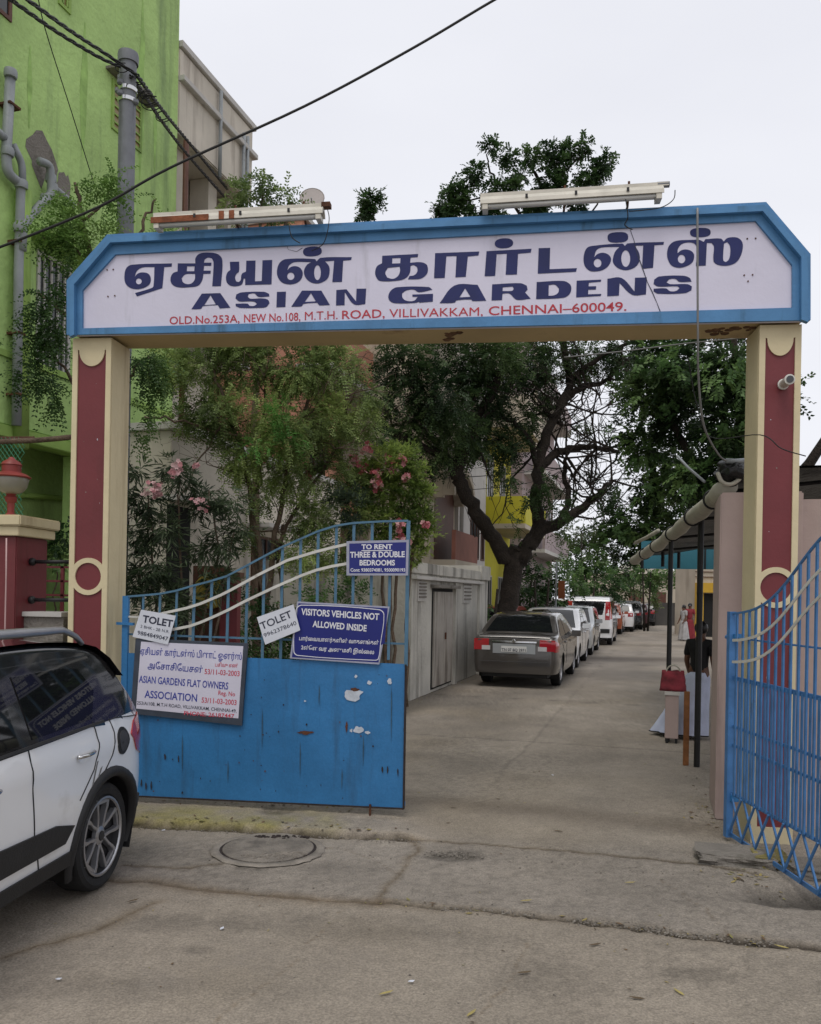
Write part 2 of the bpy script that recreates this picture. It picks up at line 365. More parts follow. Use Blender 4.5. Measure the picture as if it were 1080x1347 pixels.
near = ((np.abs(GX) < 5) & (GY < 16) & (GY > 2)).astype(float)
C *= (1 + near * (.10 * vnoise(GX, GY, 13, 33) * (.5 + .5 * base_n) + .09 * vnoise(GX, GY, 38, 34)))[..., None]
C = C * (1 - np.clip(fbm(GX, GY, .8, 37, 4), 0, 1)[..., None] * np.array((.02, .05, .12)))
rough_ = near * np.clip(fbm(GX, GY, 1.1, 38, 3) * 2 - .1, 0, 1); H += rough_ * .0022 * vnoise(GX, GY, 30, 39); C *= (1 - .16 * rough_ * (vnoise(GX, GY, 34, 36) > .1))[..., None]
def crack(pts, w0, w1, depth, dark, halo=.0, haloc=(.75, .7, .62)):
    global H
    d, t = seg_dist(jx, jy, gp(pts)); w = (w0 + (w1 - w0) * t) * (1 + .55 * fbm(GX, GY, 9, 41)); w = np.maximum(w, .002)
    f = np.clip(1 - d / w, 0, 1); H = H - depth * f ** .7; stain(d, w * 1.15, (dark, dark * .94, dark * .86), 1)
    if halo: stain(d, halo * (1 + .4 * fbm(GX, GY, 5, 51)), haloc, .8)
crack([(505, 1186), (560, 1192), (640, 1198), (700, 1204), (760, 1212), (830, 1218), (880, 1228), (930, 1233), (1034, 1243), (1150, 1254)], .018, .055, .024, .2, .12)
crack([(20, 1150), (150, 1158), (200, 1160), (240, 1165), (290, 1172), (330, 1176), (400, 1182), (505, 1187)], .03, .03, .008, .6, .14, (.70, .63, .54))
crack([(100, 1086), (180, 1088), (250, 1090), (330, 1094), (400, 1100), (480, 1102), (535, 1104)], .035, .03, .024, .18, .06)
crack([(535, 1104), (560, 1106), (600, 1108), (650, 1112), (720, 1118), (790, 1124), (860, 1130), (935, 1138), (1000, 1150)], .014, .024, .008, .45, .06)
crack([(545, 1105), (552, 1115), (525, 1148), (500, 1182)], .012, .009, .004, .72, .07)
crack([(450, 1195), (370, 1280), (275, 1347), (200, 1420)], .008, .008, .002, .8)
crack([(160, 1138), (200, 1140), (235, 1142), (290, 1137)], .018, .012, .006, .6, .06)
crack([(420, 1112), (470, 1120), (520, 1150)], .008, .008, .003, .75)
crack([(850, 1125), (870, 1160), (930, 1195), (960, 1236)], .008, .010, .003, .75)
crack([(700, 1230), (660, 1300), (610, 1360)], .007, .007, .002, .78)
crack([(205, 1185), (120, 1225), (0, 1260)], .010, .016, .003, .7, .1)
for (px, py, rx, ry, dk, dep) in ((598, 1125, .20, .13, .5, .016), (360, 1073, .14, .10, .45, .015), (500, 1040, .3, .12, .75, 0), (265, 1251, .09, .05, .66, .004), (330, 1140, .12, .08, .62, .006), (700, 1160, .5, .2, .88, 0), (420, 1215, .9, .16, .84, 0), (230, 1215, .5, .12, .74, .002)):
    q = G(px, py); d = np.hypot((GX - q.x) / rx, (GY - q.y) / ry) + .55 * fbm(GX, GY, 6, 61)
    f = np.clip(1.15 - d, 0, 1); g_ = f * (.6 + .4 * vnoise(GX, GY, 34, 71)); H -= dep * g_; C *= (1 - (1 - dk) * np.clip(f * 2, 0, 1) * (.75 + .25 * vnoise(GX, GY, 30, 73)))[..., None]
d, t = seg_dist(jx, jy, gp([(540, 1052), (640, 1060), (760, 1072), (930, 1090)])); stain(d, .42, (.70, .68, .66), 1)
d, t = seg_dist(jx, jy, gp([(690, 865), (760, 866), (900, 868)])); stain(d, 1.6, (.52, .5, .5), 1)
d, t = seg_dist(jx, jy, gp([(700, 846), (790, 848), (900, 850)])); stain(d, 1.2, (.75, .73, .7), 1)
S_ = GX * ca - GY * sa; T_ = GX * sa + GY * ca       # across, along the street
inl = np.clip((T_ - 6.5) / 2, 0, 1)
for t_j in (10.2, 14.4, 18.6, 23.0, 27.5, 32.0, 37.0):
    f = np.clip(1 - np.abs(T_ - t_j + .05 * fbm(GX, GY, 2, 140)) / .05, 0, 1) * (S_ > -4) * (S_ < 1.2); C *= (1 - .32 * f)[..., None]; H -= .006 * f
f = np.clip(1 - np.abs(S_ + 1.5 + .05 * fbm(GX, GY, 2, 141)) / .035, 0, 1) * inl; C *= (1 - .25 * f)[..., None]; H -= .004 * f
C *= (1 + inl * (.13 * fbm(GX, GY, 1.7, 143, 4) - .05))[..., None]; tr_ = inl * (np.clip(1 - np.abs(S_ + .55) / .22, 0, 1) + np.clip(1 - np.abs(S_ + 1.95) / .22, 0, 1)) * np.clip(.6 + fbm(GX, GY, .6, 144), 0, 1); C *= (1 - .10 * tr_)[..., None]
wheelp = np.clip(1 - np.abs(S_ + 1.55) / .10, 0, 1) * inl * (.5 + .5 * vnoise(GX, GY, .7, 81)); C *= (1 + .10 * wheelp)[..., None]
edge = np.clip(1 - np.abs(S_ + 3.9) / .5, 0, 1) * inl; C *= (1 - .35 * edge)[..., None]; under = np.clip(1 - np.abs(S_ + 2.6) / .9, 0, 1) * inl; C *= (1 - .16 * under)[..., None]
mk = gp([(20, 1150), (150, 1158), (290, 1172), (400, 1182), (505, 1187), (640, 1198), (760, 1212), (930, 1233), (1034, 1243), (1150, 1254)])
ny_ = GY - np.interp(GX, [p_[0] for p_ in mk], [p_[1] for p_ in mk]) + .03 * fbm(GX, GY, 6, 47); far_ = np.clip(ny_ / .03, 0, 1) * np.clip((6.1 - GY) / .3, 0, 1)
C *= (1 - far_[..., None] * np.array((.035, .025, .0))); H += far_ * .003 * vnoise(GX, GY, 26, 48); C *= (1 - far_ * .15 * (vnoise(GX, GY, 31, 49) > .25))[..., None]; C *= 1 + (1 - np.clip(ny_ / .03, 0, 1))[..., None] * near[..., None] * np.array((.01, .0, -.02))
for k_, (px, py, rx, ry, am) in enumerate(((700, 1290, .5, .22, .16), (330, 1300, .7, .12, .12), (860, 1180, .5, .3, .13), (560, 1230, .35, .10, .18), (780, 970, .9, 1.2, .14), (650, 1010, .6, .7, .12), (450, 1140, .25, .12, .2), (900, 1280, .2, .08, .3), (150, 1300, .4, .1, .16), (760, 890, 1.0, 1.4, .15))):
    q = G(px, py); d = np.hypot((GX - q.x) / rx, (GY - q.y) / ry) + .7 * fbm(GX, GY, 2.5, 120 + k_); C *= (1 - am * np.clip(1.3 - d, 0, 1))[..., None]
# raised strip behind the kerb edge under the left gate, with moss
kl = gp([(100, 1086), (180, 1088), (250, 1090), (330, 1094), (400, 1100), (480, 1102), (535, 1104), (640, 1108)])
ky = np.interp(GX, [p[0] for p in kl], [p[1] for p in kl]); st = np.clip((GY - ky - .0) / .05, 0, 1) * np.clip((.35 - GX) / .5, 0, 1) * np.clip((7.4 - GY) / .8, 0, 1)
H += .05 * st * st * (3 - 2 * st) + .006 * st * vnoise(GX, GY, 12, 91)
ms = np.clip(st * 1.2, 0, 1) * np.clip((-.85 - GX) / .5 + .9, 0, 1) * np.clip(.62 + 1.0 * fbm(GX, GY, 3.5, 93, 4), 0, 1) * np.clip((6.75 - GY) / .3, 0, 1)
ms = np.clip(ms, 0, .9)[..., None]; C = C * (1 - ms) + C * np.array((.92, .95, .34)) * ms
H += .0025 * vnoise(GX, GY, 22, 101) * (np.abs(GX) < 4) * (GY < 9)
# worn ramp up to the gate and a sunken wet corner on the right
q = G(1045, 1178); d = np.hypot((GX - q.x) / .34, (GY - q.y) / .22) + .35 * fbm(GX, GY, 5, 111); f = np.clip(1.2 - d, 0, 1); f = f * f * (3 - 2 * f); H -= .07 * f; C *= (1 - .72 * f)[..., None]
C = np.clip(C, 0, 1.6)
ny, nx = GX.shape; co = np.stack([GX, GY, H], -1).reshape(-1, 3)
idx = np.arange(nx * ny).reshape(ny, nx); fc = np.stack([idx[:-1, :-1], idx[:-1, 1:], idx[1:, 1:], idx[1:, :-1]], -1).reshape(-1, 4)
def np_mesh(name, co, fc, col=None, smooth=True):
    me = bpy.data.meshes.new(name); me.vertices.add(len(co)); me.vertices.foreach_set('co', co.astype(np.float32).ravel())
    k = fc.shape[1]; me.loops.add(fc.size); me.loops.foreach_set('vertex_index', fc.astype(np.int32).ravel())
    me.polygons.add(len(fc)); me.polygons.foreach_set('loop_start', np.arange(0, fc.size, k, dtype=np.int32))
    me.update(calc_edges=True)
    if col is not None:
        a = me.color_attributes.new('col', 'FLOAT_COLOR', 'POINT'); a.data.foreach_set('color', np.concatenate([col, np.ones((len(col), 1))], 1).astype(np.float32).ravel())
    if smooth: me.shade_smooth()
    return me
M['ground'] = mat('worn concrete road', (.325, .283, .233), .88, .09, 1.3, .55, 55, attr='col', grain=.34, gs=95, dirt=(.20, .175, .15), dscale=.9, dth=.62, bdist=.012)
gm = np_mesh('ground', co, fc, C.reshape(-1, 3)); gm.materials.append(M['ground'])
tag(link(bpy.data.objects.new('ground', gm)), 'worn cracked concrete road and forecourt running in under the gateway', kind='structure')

# manhole
mc = G(353, 1118); MF = Fr((mc.x, mc.y, .0), (1, 0, 0), (0, 1, 0))
t = thing('manhole_cover', 'round concrete manhole cover sunk in the road before the blue gate', 'manhole cover', (mc.x, mc.y, 0))
def ringmesh(fr, r0, r1, z0, z1, seg=48, jit=0, ry=1.0):
    mb = MB(); vs = []
    for k in range(seg):
        w = 2 * math.pi * k / seg; j = 1 + random.uniform(-jit, jit)
        for r, z in ((r0, z0), (r0, z1), (r1 * j, z1 * .9), (r1 * j * 1.03, z0)): vs.append(fr((r * math.cos(w), r * math.sin(w) * ry, z)))
    fs = [(k * 4 + a, k * 4 + a + 1, ((k + 1) % seg) * 4 + a + 1, ((k + 1) % seg) * 4 + a) for k in range(seg) for a in range(3)]
    return mb.add(vs, fs)
M['mh_ring'] = mat('pale worn concrete ring', (.27, .24, .205), .9, .3, 6, .5, 40, grain=.25)
M['mh_lid'] = mat('grey concrete lid', (.245, .217, .185), .9, .3, 7, .6, 40, grain=.3, dirt=(.06, .055, .05), dscale=3.2, dth=.54, bdist=.02)
ringmesh(MF, .335, .385, .004, .014, 56, .03, .94).build('rim', M['mh_ring'], t, smooth=True)
ringmesh(MF, .315, .334, .004, .014, 56, 0, .94).build('gap', M['rustedge'], t)
mb = MB(); mb.lathe(Fr((mc.x, mc.y, 0), (1, 0, 0), (0, .94, 0)), [(.314, .002), (.314, .018), (.29, .02), (.1, .021)], 40); lid = mb.build('lid', M['mh_lid'], t)
for (dx, dy, rx, ry) in ((.06, .24, .2, .035), (.05, -.2, .19, .06), (.18, -.14, .1, .04)):
    n = 60; mb = MB()
    for k in range(n):
        a = random.uniform(-1, 1); b = random.uniform(-1, 1) * math.sqrt(1 - a * a); c = Vector((mc.x + dx + a * rx, mc.y + dy + b * ry, .021)); r = random.uniform(.006, .017)
        mb.ball(c, r, 5, 4, (1, random.uniform(.6, 1), .5))
    o = mb.build('loose_rubble', M['rustedge'] if dy > 0 else M['mh_lid'], t); o['kind'] = 'stuff'

# gravel in the cracks
mb = MB()
def scatter_line(pts, n, w):
    pl = [G(*p) for p in pts]
    for _ in range(n):
        i = random.randrange(len(pl) - 1); q = pl[i].lerp(pl[i + 1], random.random()); r = random.uniform(.002, .008)
        mb.ball((q.x + random.gauss(0, w), q.y + random.gauss(0, w), .001), r, 5, 4, (1, random.uniform(.6, 1), .6))
scatter_line([(760, 1212), (830, 1218), (880, 1228), (930, 1233), (1034, 1243)], 420, .03)
scatter_line([(580, 1195), (640, 1198), (700, 1204)], 90, .02)
scatter_line([(565, 1124), (600, 1124), (632, 1127)], 260, .035)
scatter_line([(180, 1090), (330, 1096), (480, 1105), (560, 1108)], 160, .025)
scatter_line([(340, 1070), (380, 1078)], 90, .04)
scatter_line([(560, 1118), (760, 1130), (920, 1150)], 160, .25)
scatter_line([(200, 1200), (500, 1200), (900, 1300)], 120, .5)
tag(mb.build('gravel', mat('small stone grit', (.19, .17, .145), .95, .5, 30, .2), None), 'fine grit and small stones lying in the road cracks', kind='stuff')

# fallen leaves and paper scraps
def scrap(name, px, py, ln, wd, m, label, cat, group, ang):
    q = G(px, py); fr = Fr((q.x, q.y, .012), (math.cos(ang), math.sin(ang), 0)); mb = MB()
    pts = [(-1, 0, 0), (-.4, -.8, .25), (.4, -.7, .1), (1, 0, .5), (.4, .75, .2), (-.4, .8, .1)]
    top = [fr((p[0] * ln, p[1] * wd, p[2] * wd * .8)) for p in pts]; bot = [v - Vector((0, 0, .0015)) for v in top]
    mb.add(top + bot, [(0, 1, 2, 3, 4, 5), (11, 10, 9, 8, 7, 6)] + [(i, (i + 1) % 6, 6 + (i + 1) % 6, 6 + i) for i in range(6)])
    tag(mb.build(name, m), label, cat, group)
M['dry_leaf'] = mat('dry yellow leaf', (.34, .28, .10), .8, .2, 40, .1); M['dry_leaf2'] = mat('dry brown leaf', (.10, .07, .04), .9, .2, 40, .1)
for (px, py, m_, a, l_) in ((692, 1187, 'dry_leaf', .2, 'yellow fallen leaf lying above the long crack in the road'), (893, 1308, 'dry_leaf', 2.0, 'pale yellow fallen leaf near the bottom right of the road'), (508, 1309, 'dry_leaf', .5, 'yellow green fallen leaf on the near road, left of centre'), (620, 1336, 'dry_leaf', .9, 'curled yellow leaf at the bottom edge of the photo'), (1028, 1248, 'dry_leaf', 2.6, 'yellow leaf lying in the right end of the long crack'),
                             (838, 1316, 'dry_leaf2', 2.9, 'thin brown leaf on the near road at right'), (783, 1245, 'dry_leaf2', .3, 'tiny dark leaf just below the long crack'), (734, 1095, 'dry_leaf2', 2.8, 'brown leaf on the ramp in the gateway'), (829, 1163, 'dry_leaf', .1, 'pale leaf on the slab left of the right gate'), (175, 1187, 'dry_leaf2', .7, 'dark leaf near the parked car rear wheel'), (690, 1282, 'dry_leaf2', .2, 'brown leaf below the crack at the road middle')):
    scrap('fallen_leaf', px, py, .036, .009, M[m_], l_, 'leaf', 'fallen leaves on the road', a)
for (px, py, l_) in ((215, 1094, 'white paper scrap at the kerb edge beside the car wheel'), (292, 1224, 'tiny white paper scrap on the road below the manhole'), (77, 1291, 'white paper scrap on the road at lower left'), (541, 1294, 'white paper scrap on the road at lower centre'), (727, 1021, 'white paper scrap on the lane inside the gateway')):
    scrap('paper_scrap', px, py, .016, .011, M['paper'], l_, 'paper scrap', 'paper scraps on the road', random.uniform(0, 3))

# ------------------------------------------------------------------ gateway arch
LA = P(92, 443, 6.70); RA = P(1034, 425, 6.06)
ax = Vector((RA.x - LA.x, RA.y - LA.y, 0))
AF = Fr((LA.x, LA.y, 0), ax)
arch = thing('gateway_arch', 'cream and maroon gateway arch with blue bordered Tamil and English name board', 'gateway', (LA.x, LA.y, 0))
ap = lambda l, d=0.0: [AF.px(x, y, d) for x, y in l]
OUT = ap([(92, 443), (92, 372), (145, 312), (1005, 270), (1063, 338), (1063, 424)])
MID = ap([(103, 443.5), (103, 378), (150, 323.5), (1000, 283), (1050, 343), (1050, 424.2)], -.03)
INN = ap([(110, 433), (110, 383), (153, 336), (993, 292), (1041, 350), (1041, 406)], -.03)
zb = min(OUT[0][1], OUT[5][1]) + .02
beam = [(OUT[0][0] + .02, zb), (OUT[5][0] - .02, zb), (OUT[4][0] - .02, OUT[4][1]), (OUT[3][0], OUT[3][1] - .02), (OUT[2][0], OUT[2][1] - .02), (OUT[1][0] + .02, OUT[1][1])]
beam = [(x, z) for x, z in beam]
MB().prism(AF, beam, .0015, .42).build('beam', M['beam_cream'], arch, bevel=.01)
fill2d('sign_face', [OUT], AF, 0, M['white_sign'], arch, .03)
fill2d('border', [OUT, INN], AF, -.0302, M['sign_blue'], arch, .022)
OC = ap([(92, 443), (92, 372), (145, 312), (1005, 270), (1063, 338), (1063, 424)], -.09)
corn = OC + [MID[5], MID[4], MID[3], MID[2], MID[1], MID[0]]
fill2d('cornice', [corn], AF, -.0524, M['sign_blue'], arch, .045)
TZ = 6.75; o_ = lambda x0, y0, l: [(x0 + x / TZ, y0 + y / TZ) for x, y in l]
W1, W2, W3, W4, W5, W6 = (155, 320), (305, 310), (485, 310), (620, 300), (755, 290), (865, 290)
E1, E2, E3, E4, E5 = (245, 365), (375, 360), (500, 360), (630, 355), (765, 350)
def el(w, cx, cy, rx, ry, tilt=0.0, n=22, sq=2.0):
    out = []
    for k in range(n):
        a = 2 * math.pi * k / n; c, s = math.cos(a), math.sin(a)
        x = rx * math.copysign(abs(c) ** (2 / sq), c); y = ry * math.copysign(abs(s) ** (2 / sq), s)
        out.append((cx + x * math.cos(tilt) - y * math.sin(tilt), cy + x * math.sin(tilt) + y * math.cos(tilt)))
    return (w, out, False)
def pl_(w, l): return (w, l, True)
TAMIL = [
 pl_(W1, [(125,190),(480,178),(478,208),(412,212),(395,398),(170,472),(152,442),(300,397),(316,380),(325,212),(220,215),(170,245),(150,298),(175,270),(215,258),(270,270),(293,315),(275,370),(200,405),(120,400),(70,360),(58,295),(75,220)]), el(W1,186,338,26,26),
 pl_(W1, [(532,178),(688,178),(690,130),(725,92),(810,82),(890,98),(928,150),(915,380),(838,382),(850,170),(835,135),(800,128),(770,145),(765,172),(832,172),(828,200),(765,200),(762,243),(825,243),(822,270),(760,272),(748,330),(715,375),(640,390),(530,390),(478,360),(468,310),(490,265),(530,250)]),
 pl_(W1, [(615,205),(682,205),(678,248),(612,248)]), pl_(W1, [(600,276),(685,272),(683,320),(655,355),(615,362),(578,345),(567,310)]),
 pl_(W2, [(-18,232),(65,230),(62,320),(42,338),(28,370),(38,405),(60,412),(78,395),(88,340),(125,318),(128,222),(210,220),(205,405),(265,402),(272,218),(358,215),(352,432),(118,438),(118,382),(105,382),(90,430),(50,448),(-10,445),(-45,415),(-52,365),(-38,325),(-14,305)]),
 el(W2,715,140,84,44,-.08,sq=2.5),
 pl_(W2, [(480,208),(735,207),(752,228),(790,196),(1065,190),(1058,216),(988,222),(978,410),(892,412),(908,222),(828,228),(862,270),(868,320),(850,380),(800,415),(745,425),(690,408),(652,368),(640,315),(665,260),(705,235),(560,235),(510,262),(492,308),(520,280),(565,270),(610,290),(630,335),(612,390),(565,425),(500,432),(440,412),(405,360),(402,300),(425,240)]), el(W2,523,360,32,33), el(W2,760,328,30,66),
 pl_(W3, [(120,178),(440,162),(435,190),(372,195),(368,240),(460,235),(512,255),(526,300),(512,345),(460,382),(348,388),(362,358),(405,350),(432,318),(430,280),(400,262),(372,268),(365,330),(335,372),(275,397),(100,402),(65,365),(57,320),(75,270),(118,245)]), pl_(W3, [(210,200),(282,198),(280,245),(208,247)]), pl_(W3, [(170,286),(275,275),(278,315),(260,358),(215,383),(165,372),(147,330)]),
 pl_(W3, [(590,155),(982,140),(975,175),(880,185),(862,365),(770,370),(780,180),(690,183),(675,375),(580,378)]),
 el(W4,290,135,82,45,-.06,sq=2.3), pl_(W4, [(135,205),(535,183),(528,218),(415,228),(405,412),(305,415),(315,228),(225,232),(212,425),(118,428)]),
 pl_(W4, [(598,178),(700,175),(695,365),(938,355),(930,388),(590,405)]),
 el(W5,390,150,92,47,-.05,sq=2.8), pl_(W5, [(165,225),(430,205),(452,226),(480,203),(800,190),(795,215),(715,220),(703,420),(605,430),(615,222),(540,225),(575,280),(585,340),(560,400),(500,435),(440,440),(380,415),(347,370),(350,320),(370,270),(405,235),(250,240),(200,265),(180,325),(215,295),(265,287),(312,308),(330,350),(300,410),(240,445),(150,450),(100,410),(85,350),(95,280),(120,240)]), el(W5,210,378,34,38), el(W5,460,338,40,74),
 el(W6,380,107,92,42,-.03,sq=2.6), pl_(W6, [(160,182),(300,172),(370,172),(410,190),(425,166),(560,160),(588,186),(622,155),(700,150),(745,180),(758,230),(740,310),(700,370),(640,398),(560,400),(505,375),(495,330),(500,230),(480,200),(438,200),(428,400),(340,404),(352,260),(332,210),(280,195),(215,210),(182,250),(178,290),(210,265),(255,257),(305,275),(325,310),(310,370),(260,405),(190,420),(125,400),(90,340),(85,280),(105,220)]), el(W6,213,342,33,38), pl_(W6, [(590,205),(618,192),(642,225),(645,300),(630,350),(605,370),(585,355),(583,300)])]
ENG = [
 pl_(E1, [(138,143),(302,138),(392,268),(298,275),(280,245),(148,255),(130,278),(45,282)]), pl_(E1, [(215,158),(262,238),(160,245)]),
 pl_(E1, [(738,168),(640,172),(605,142),(555,147),(545,170),(570,188),(660,185),(722,195),(740,225),(710,262),(640,270),(480,270),(440,255),(437,233),(545,232),(562,250),(600,252),(628,235),(605,216),(560,212),(470,212),(437,185),(445,150),(490,132),(690,127),(735,145)]),
 pl_(E1, [(805,128),(885,125),(880,262),(800,265)]),
 pl_(E2, [(150,150),(322,150),(398,278),(305,283),(285,258),(165,268),(145,290),(55,293)]), pl_(E2, [(230,172),(272,245),(175,250)]),
 pl_(E2, [(455,145),(545,138),(630,245),(635,133),(720,132),(712,270),(612,272),(530,165),(528,280),(452,282)]),
 pl_(E3, [(465,142),(430,118),(150,120),(95,150),(73,200),(85,240),(130,262),(310,260),(345,250),(350,258),(468,248),(470,178),(285,185),(288,205),(335,205),(300,240),(235,240),(200,215),(195,175),(235,148),(300,142),(345,165)]),
 pl_(E3, [(660,105),(865,98),(943,240),(822,243),(808,230),(680,238),(660,258),(528,262)]), pl_(E3, [(755,130),(802,205),(705,210)]),
 pl_(E4, [(118,128),(370,118),(425,140),(432,175),(410,200),(460,255),(335,265),(270,210),(210,212),(205,268),(112,272)]), pl_(E4, [(212,155),(300,148),(310,168),(295,185),(210,188)]),
 pl_(E4, [(513,108),(750,98),(810,130),(820,175),(800,220),(750,248),(508,260)]), pl_(E4, [(620,135),(675,132),(710,165),(705,200),(670,225),(618,230)]),
 pl_(E5, [(-43,129),(175,120),(172,138),(65,148),(62,180),(130,178),(128,208),(60,210),(58,250),(175,247),(172,265),(-48,278)]),
 pl_(E5, [(230,112),(355,105),(470,225),(475,103),(580,100),(572,252),(450,255),(338,150),(332,262),(228,268)]),
 pl_(E5, [(977,138),(870,140),(835,115),(780,118),(755,145),(790,160),(940,160),(980,180),(975,215),(920,240),(680,245),(640,225),(640,200),(750,198),(785,222),(840,220),(870,195),(850,180),(680,182),(640,160),(645,120),(690,92),(900,85),(960,105)])]
LD = -.0325
for nm, grp in (('tamil_letter', TAMIL), ('english_letter', ENG)):
    cur = []; bb = None
    def flush(outs):
        if outs: fill2d(nm, outs, AF, LD, M['navy'], arch)
    for w, l, sm in grp:
        q = [AF.px(x, y, LD) for x, y in o_(w[0], w[1], l)]
        q = smooth_poly(q) if sm else q; b4 = (min(p[0] for p in q), max(p[0] for p in q), min(p[1] for p in q), max(p[1] for p in q))
        if bb and b4[0] > bb[0] and b4[1] < bb[1] and b4[2] > bb[2] and b4[3] < bb[3]: cur.append(q)
        else: flush(cur); cur = [q]; bb = b4
    flush(cur)
for s, a, b, cap in (('OLD.No.253A,', (223, 426.5), (315, 424), 10.5), ('NEW No.108,', (321, 424), (395, 421.5), 11), ('M.T.H.', (401, 421), (444, 419.5), 11.5), ('ROAD,', (450, 419.5), (506, 417.5), 11.5), ('VILLIVAKKAM,', (512, 417.5), (635, 415), 11.5), ('CHENNAI–600049.', (643, 414.5), (824, 408.5), 12)):
    text('address_lettering', s, AF, LD, M['red_letter'], arch, a, b, cap, 0 if 'M' in s else .007)
# small bolt holes and a hairline crack on the board
mb = MB()
for x, y in ((141, 355), (149, 354.5), (142, 390), (151, 389), (983, 314), (994, 313.5), (979, 362), (990, 361.5), (984, 370), (238, 298)):
    a, b = AF.px(x, y, LD); mb.lathe(Fr(AF((a, LD, b)), AF.x, AF.z, AF.y), [(.006, -.003), (.006, .001)], 8)
mb.build('bolt', M['rust'], arch)
def ribbon(pts, fr, d, w, m, parent, name):
    q = [fr.px(x, y, d) for x, y in pts]; mb = MB(); vs = []
    for i, p in enumerate(q):
        a = Vector(q[max(i - 1, 0)]); b = Vector(q[min(i + 1, len(q) - 1)]); t_ = (b - a).normalized(); n = Vector((-t_.y, t_.x)) * w * random.uniform(.5, 1.3)
        vs += [fr((p[0] + n.x, d, p[1] + n.y)), fr((p[0] - n.x, d, p[1] - n.y))]
    mb.add(vs, [(2 * i, 2 * i + 2, 2 * i + 3, 2 * i + 1) for i in range(len(q) - 1)]); return mb.build(name, m, parent, fix=False)
ribbon([(829, 302), (834, 316), (838, 333), (845, 352), (852, 372), (858, 384), (864, 398), (869, 411)], AF, LD - .001, .003, M['ink'], arch, 'hairline_crack')
ribbon([(377, 320), (379, 328), (390, 331), (398, 326)], AF, LD - .001, .002, M['ink'], arch, 'hairline_crack')
# broken plaster under the beam
for (px, py, sx) in ((955, 441, .13), (594, 452, .05)):
    x, z = AF.px(px, py, .2); mb = MB()
    for k in range(14):
        c = AF((x + random.gauss(0, sx * .6), .2 + random.gauss(0, .06), zb + .002)); mb.ball(c, random.uniform(.02, .045), 6, 4, (1, 1, .35))
    o = mb.build('broken_plaster', mat('broken brown plaster', (.13, .07, .04), .95, .5, 14, .4), arch); o['kind'] = 'stuff'
def blob(cx, cy, rx, ry, n=14, jit=.35):
    return [(cx + rx * math.cos(2 * math.pi * k / n) * (1 + random.uniform(-jit, jit)), cy + ry * math.sin(2 * math.pi * k / n) * (1 + random.uniform(-jit, jit))) for k in range(n)]
# pillars
def pillar(x0, x1, z1, label):
    w = x1 - x0; fr = Fr(AF((x0, .04, 0)), AF.x); c = w / 2
    p = MB().box(fr, (0, 0, -.05), (w, .32, z1 - .002)).build('pillar', M['cream'], arch, bevel=.006); p['label'] = label
    MB().box(fr, (.03, -.003, .05), (w - .03, -.0002, z1 - .05)).build('maroon_panel', M['maroon'], p)
    m_ = .046; hw = c - m_; R_ = .152; zc = 1.9; dy = math.sqrt(max(R_ * R_ - hw * hw, 1e-4)); a0 = math.degrees(math.atan2(dy, hw))
    horn = z1 - .10; br = hw - .012
    up = [(m_, zc + dy), (m_, horn)] + [(c + math.cos(math.radians(a)) * br, horn - .005 + math.sin(math.radians(a)) * .13) for a in np.linspace(180, 360, 15)] + [(w - m_, horn), (w - m_, zc + dy)] + arc((c, zc), R_, a0, 180 - a0, 12)[1:-1]
    lo = [(m_, zc - dy)] + arc((c, zc), R_, 180 + a0, 360 - a0, 12)[1:-1] + [(w - m_, zc - dy), (w - m_, .12), (m_, .12)]
    fill2d('moulding', [[(0.002, .0), (w - .002, .0), (w - .002, z1 - .006), (0.002, z1 - .006)], up, circ((c, zc), .112, 28), lo], fr, -.0001, M['cream'], p, .016)
    return fr, w
xl0, xl1 = AF.px(97, 448, .04)[0], AF.px(148, 448, .04)[0]; xr0, xr1 = AF.px(998, 440, .04)[0], AF.px(1054, 440, .04)[0]
LPF, _w = pillar(xl0, xl1, OUT[0][1], 'left pillar of the gateway'); RPF, RPW = pillar(xr0, xr1, OUT[5][1], 'right pillar of the gateway')
for fr_, n_ in ((RPF, 12), (LPF, 8)):
    for _ in range(n_):
        x_, z_ = random.uniform(.08, .25), random.uniform(.4, 3.5); s_ = random.uniform(.002, .006)
        if abs(z_ - 1.9) < .2: continue
        fill2d('paint_chip', [blob(x_, z_, s_, s_ * random.uniform(.8, 2.5), 8)], fr_, -.0034, M['peel'] if random.random() < .4 else M['concrete'], arch)
# camera on the right pillar
x, z = AF.px(1031, 505, .0); b = AF((x, -.05, z))
t = thing('security_camera', 'small white bullet security camera on the right pillar', 'security camera', b)
CFm = Fr(b, AF.x, -AF.z, AF.y)
MB().lathe(Fr(b + AF.y * .06, AF.x, AF.z, -AF.y), [(.028, 0), (.032, .01), (.034, .13), (.038, .14), (.03, .142)], 18).build('housing', M['white_bar'], t, smooth=.6)
MB().lathe(Fr(b + AF.y * .06 - AF.y * .142, AF.x, AF.z, -AF.y), [(.026, 0), (.026, .006), (.012, .007)], 18).build('lens', M['car_black'], t)
MB().lathe(Fr(b + AF.y * .068, AF.x, AF.z, -AF.y), [(.04, 0), (.04, .012), (.02, .02)], 16).build('bracket', M['white_bar'], t)

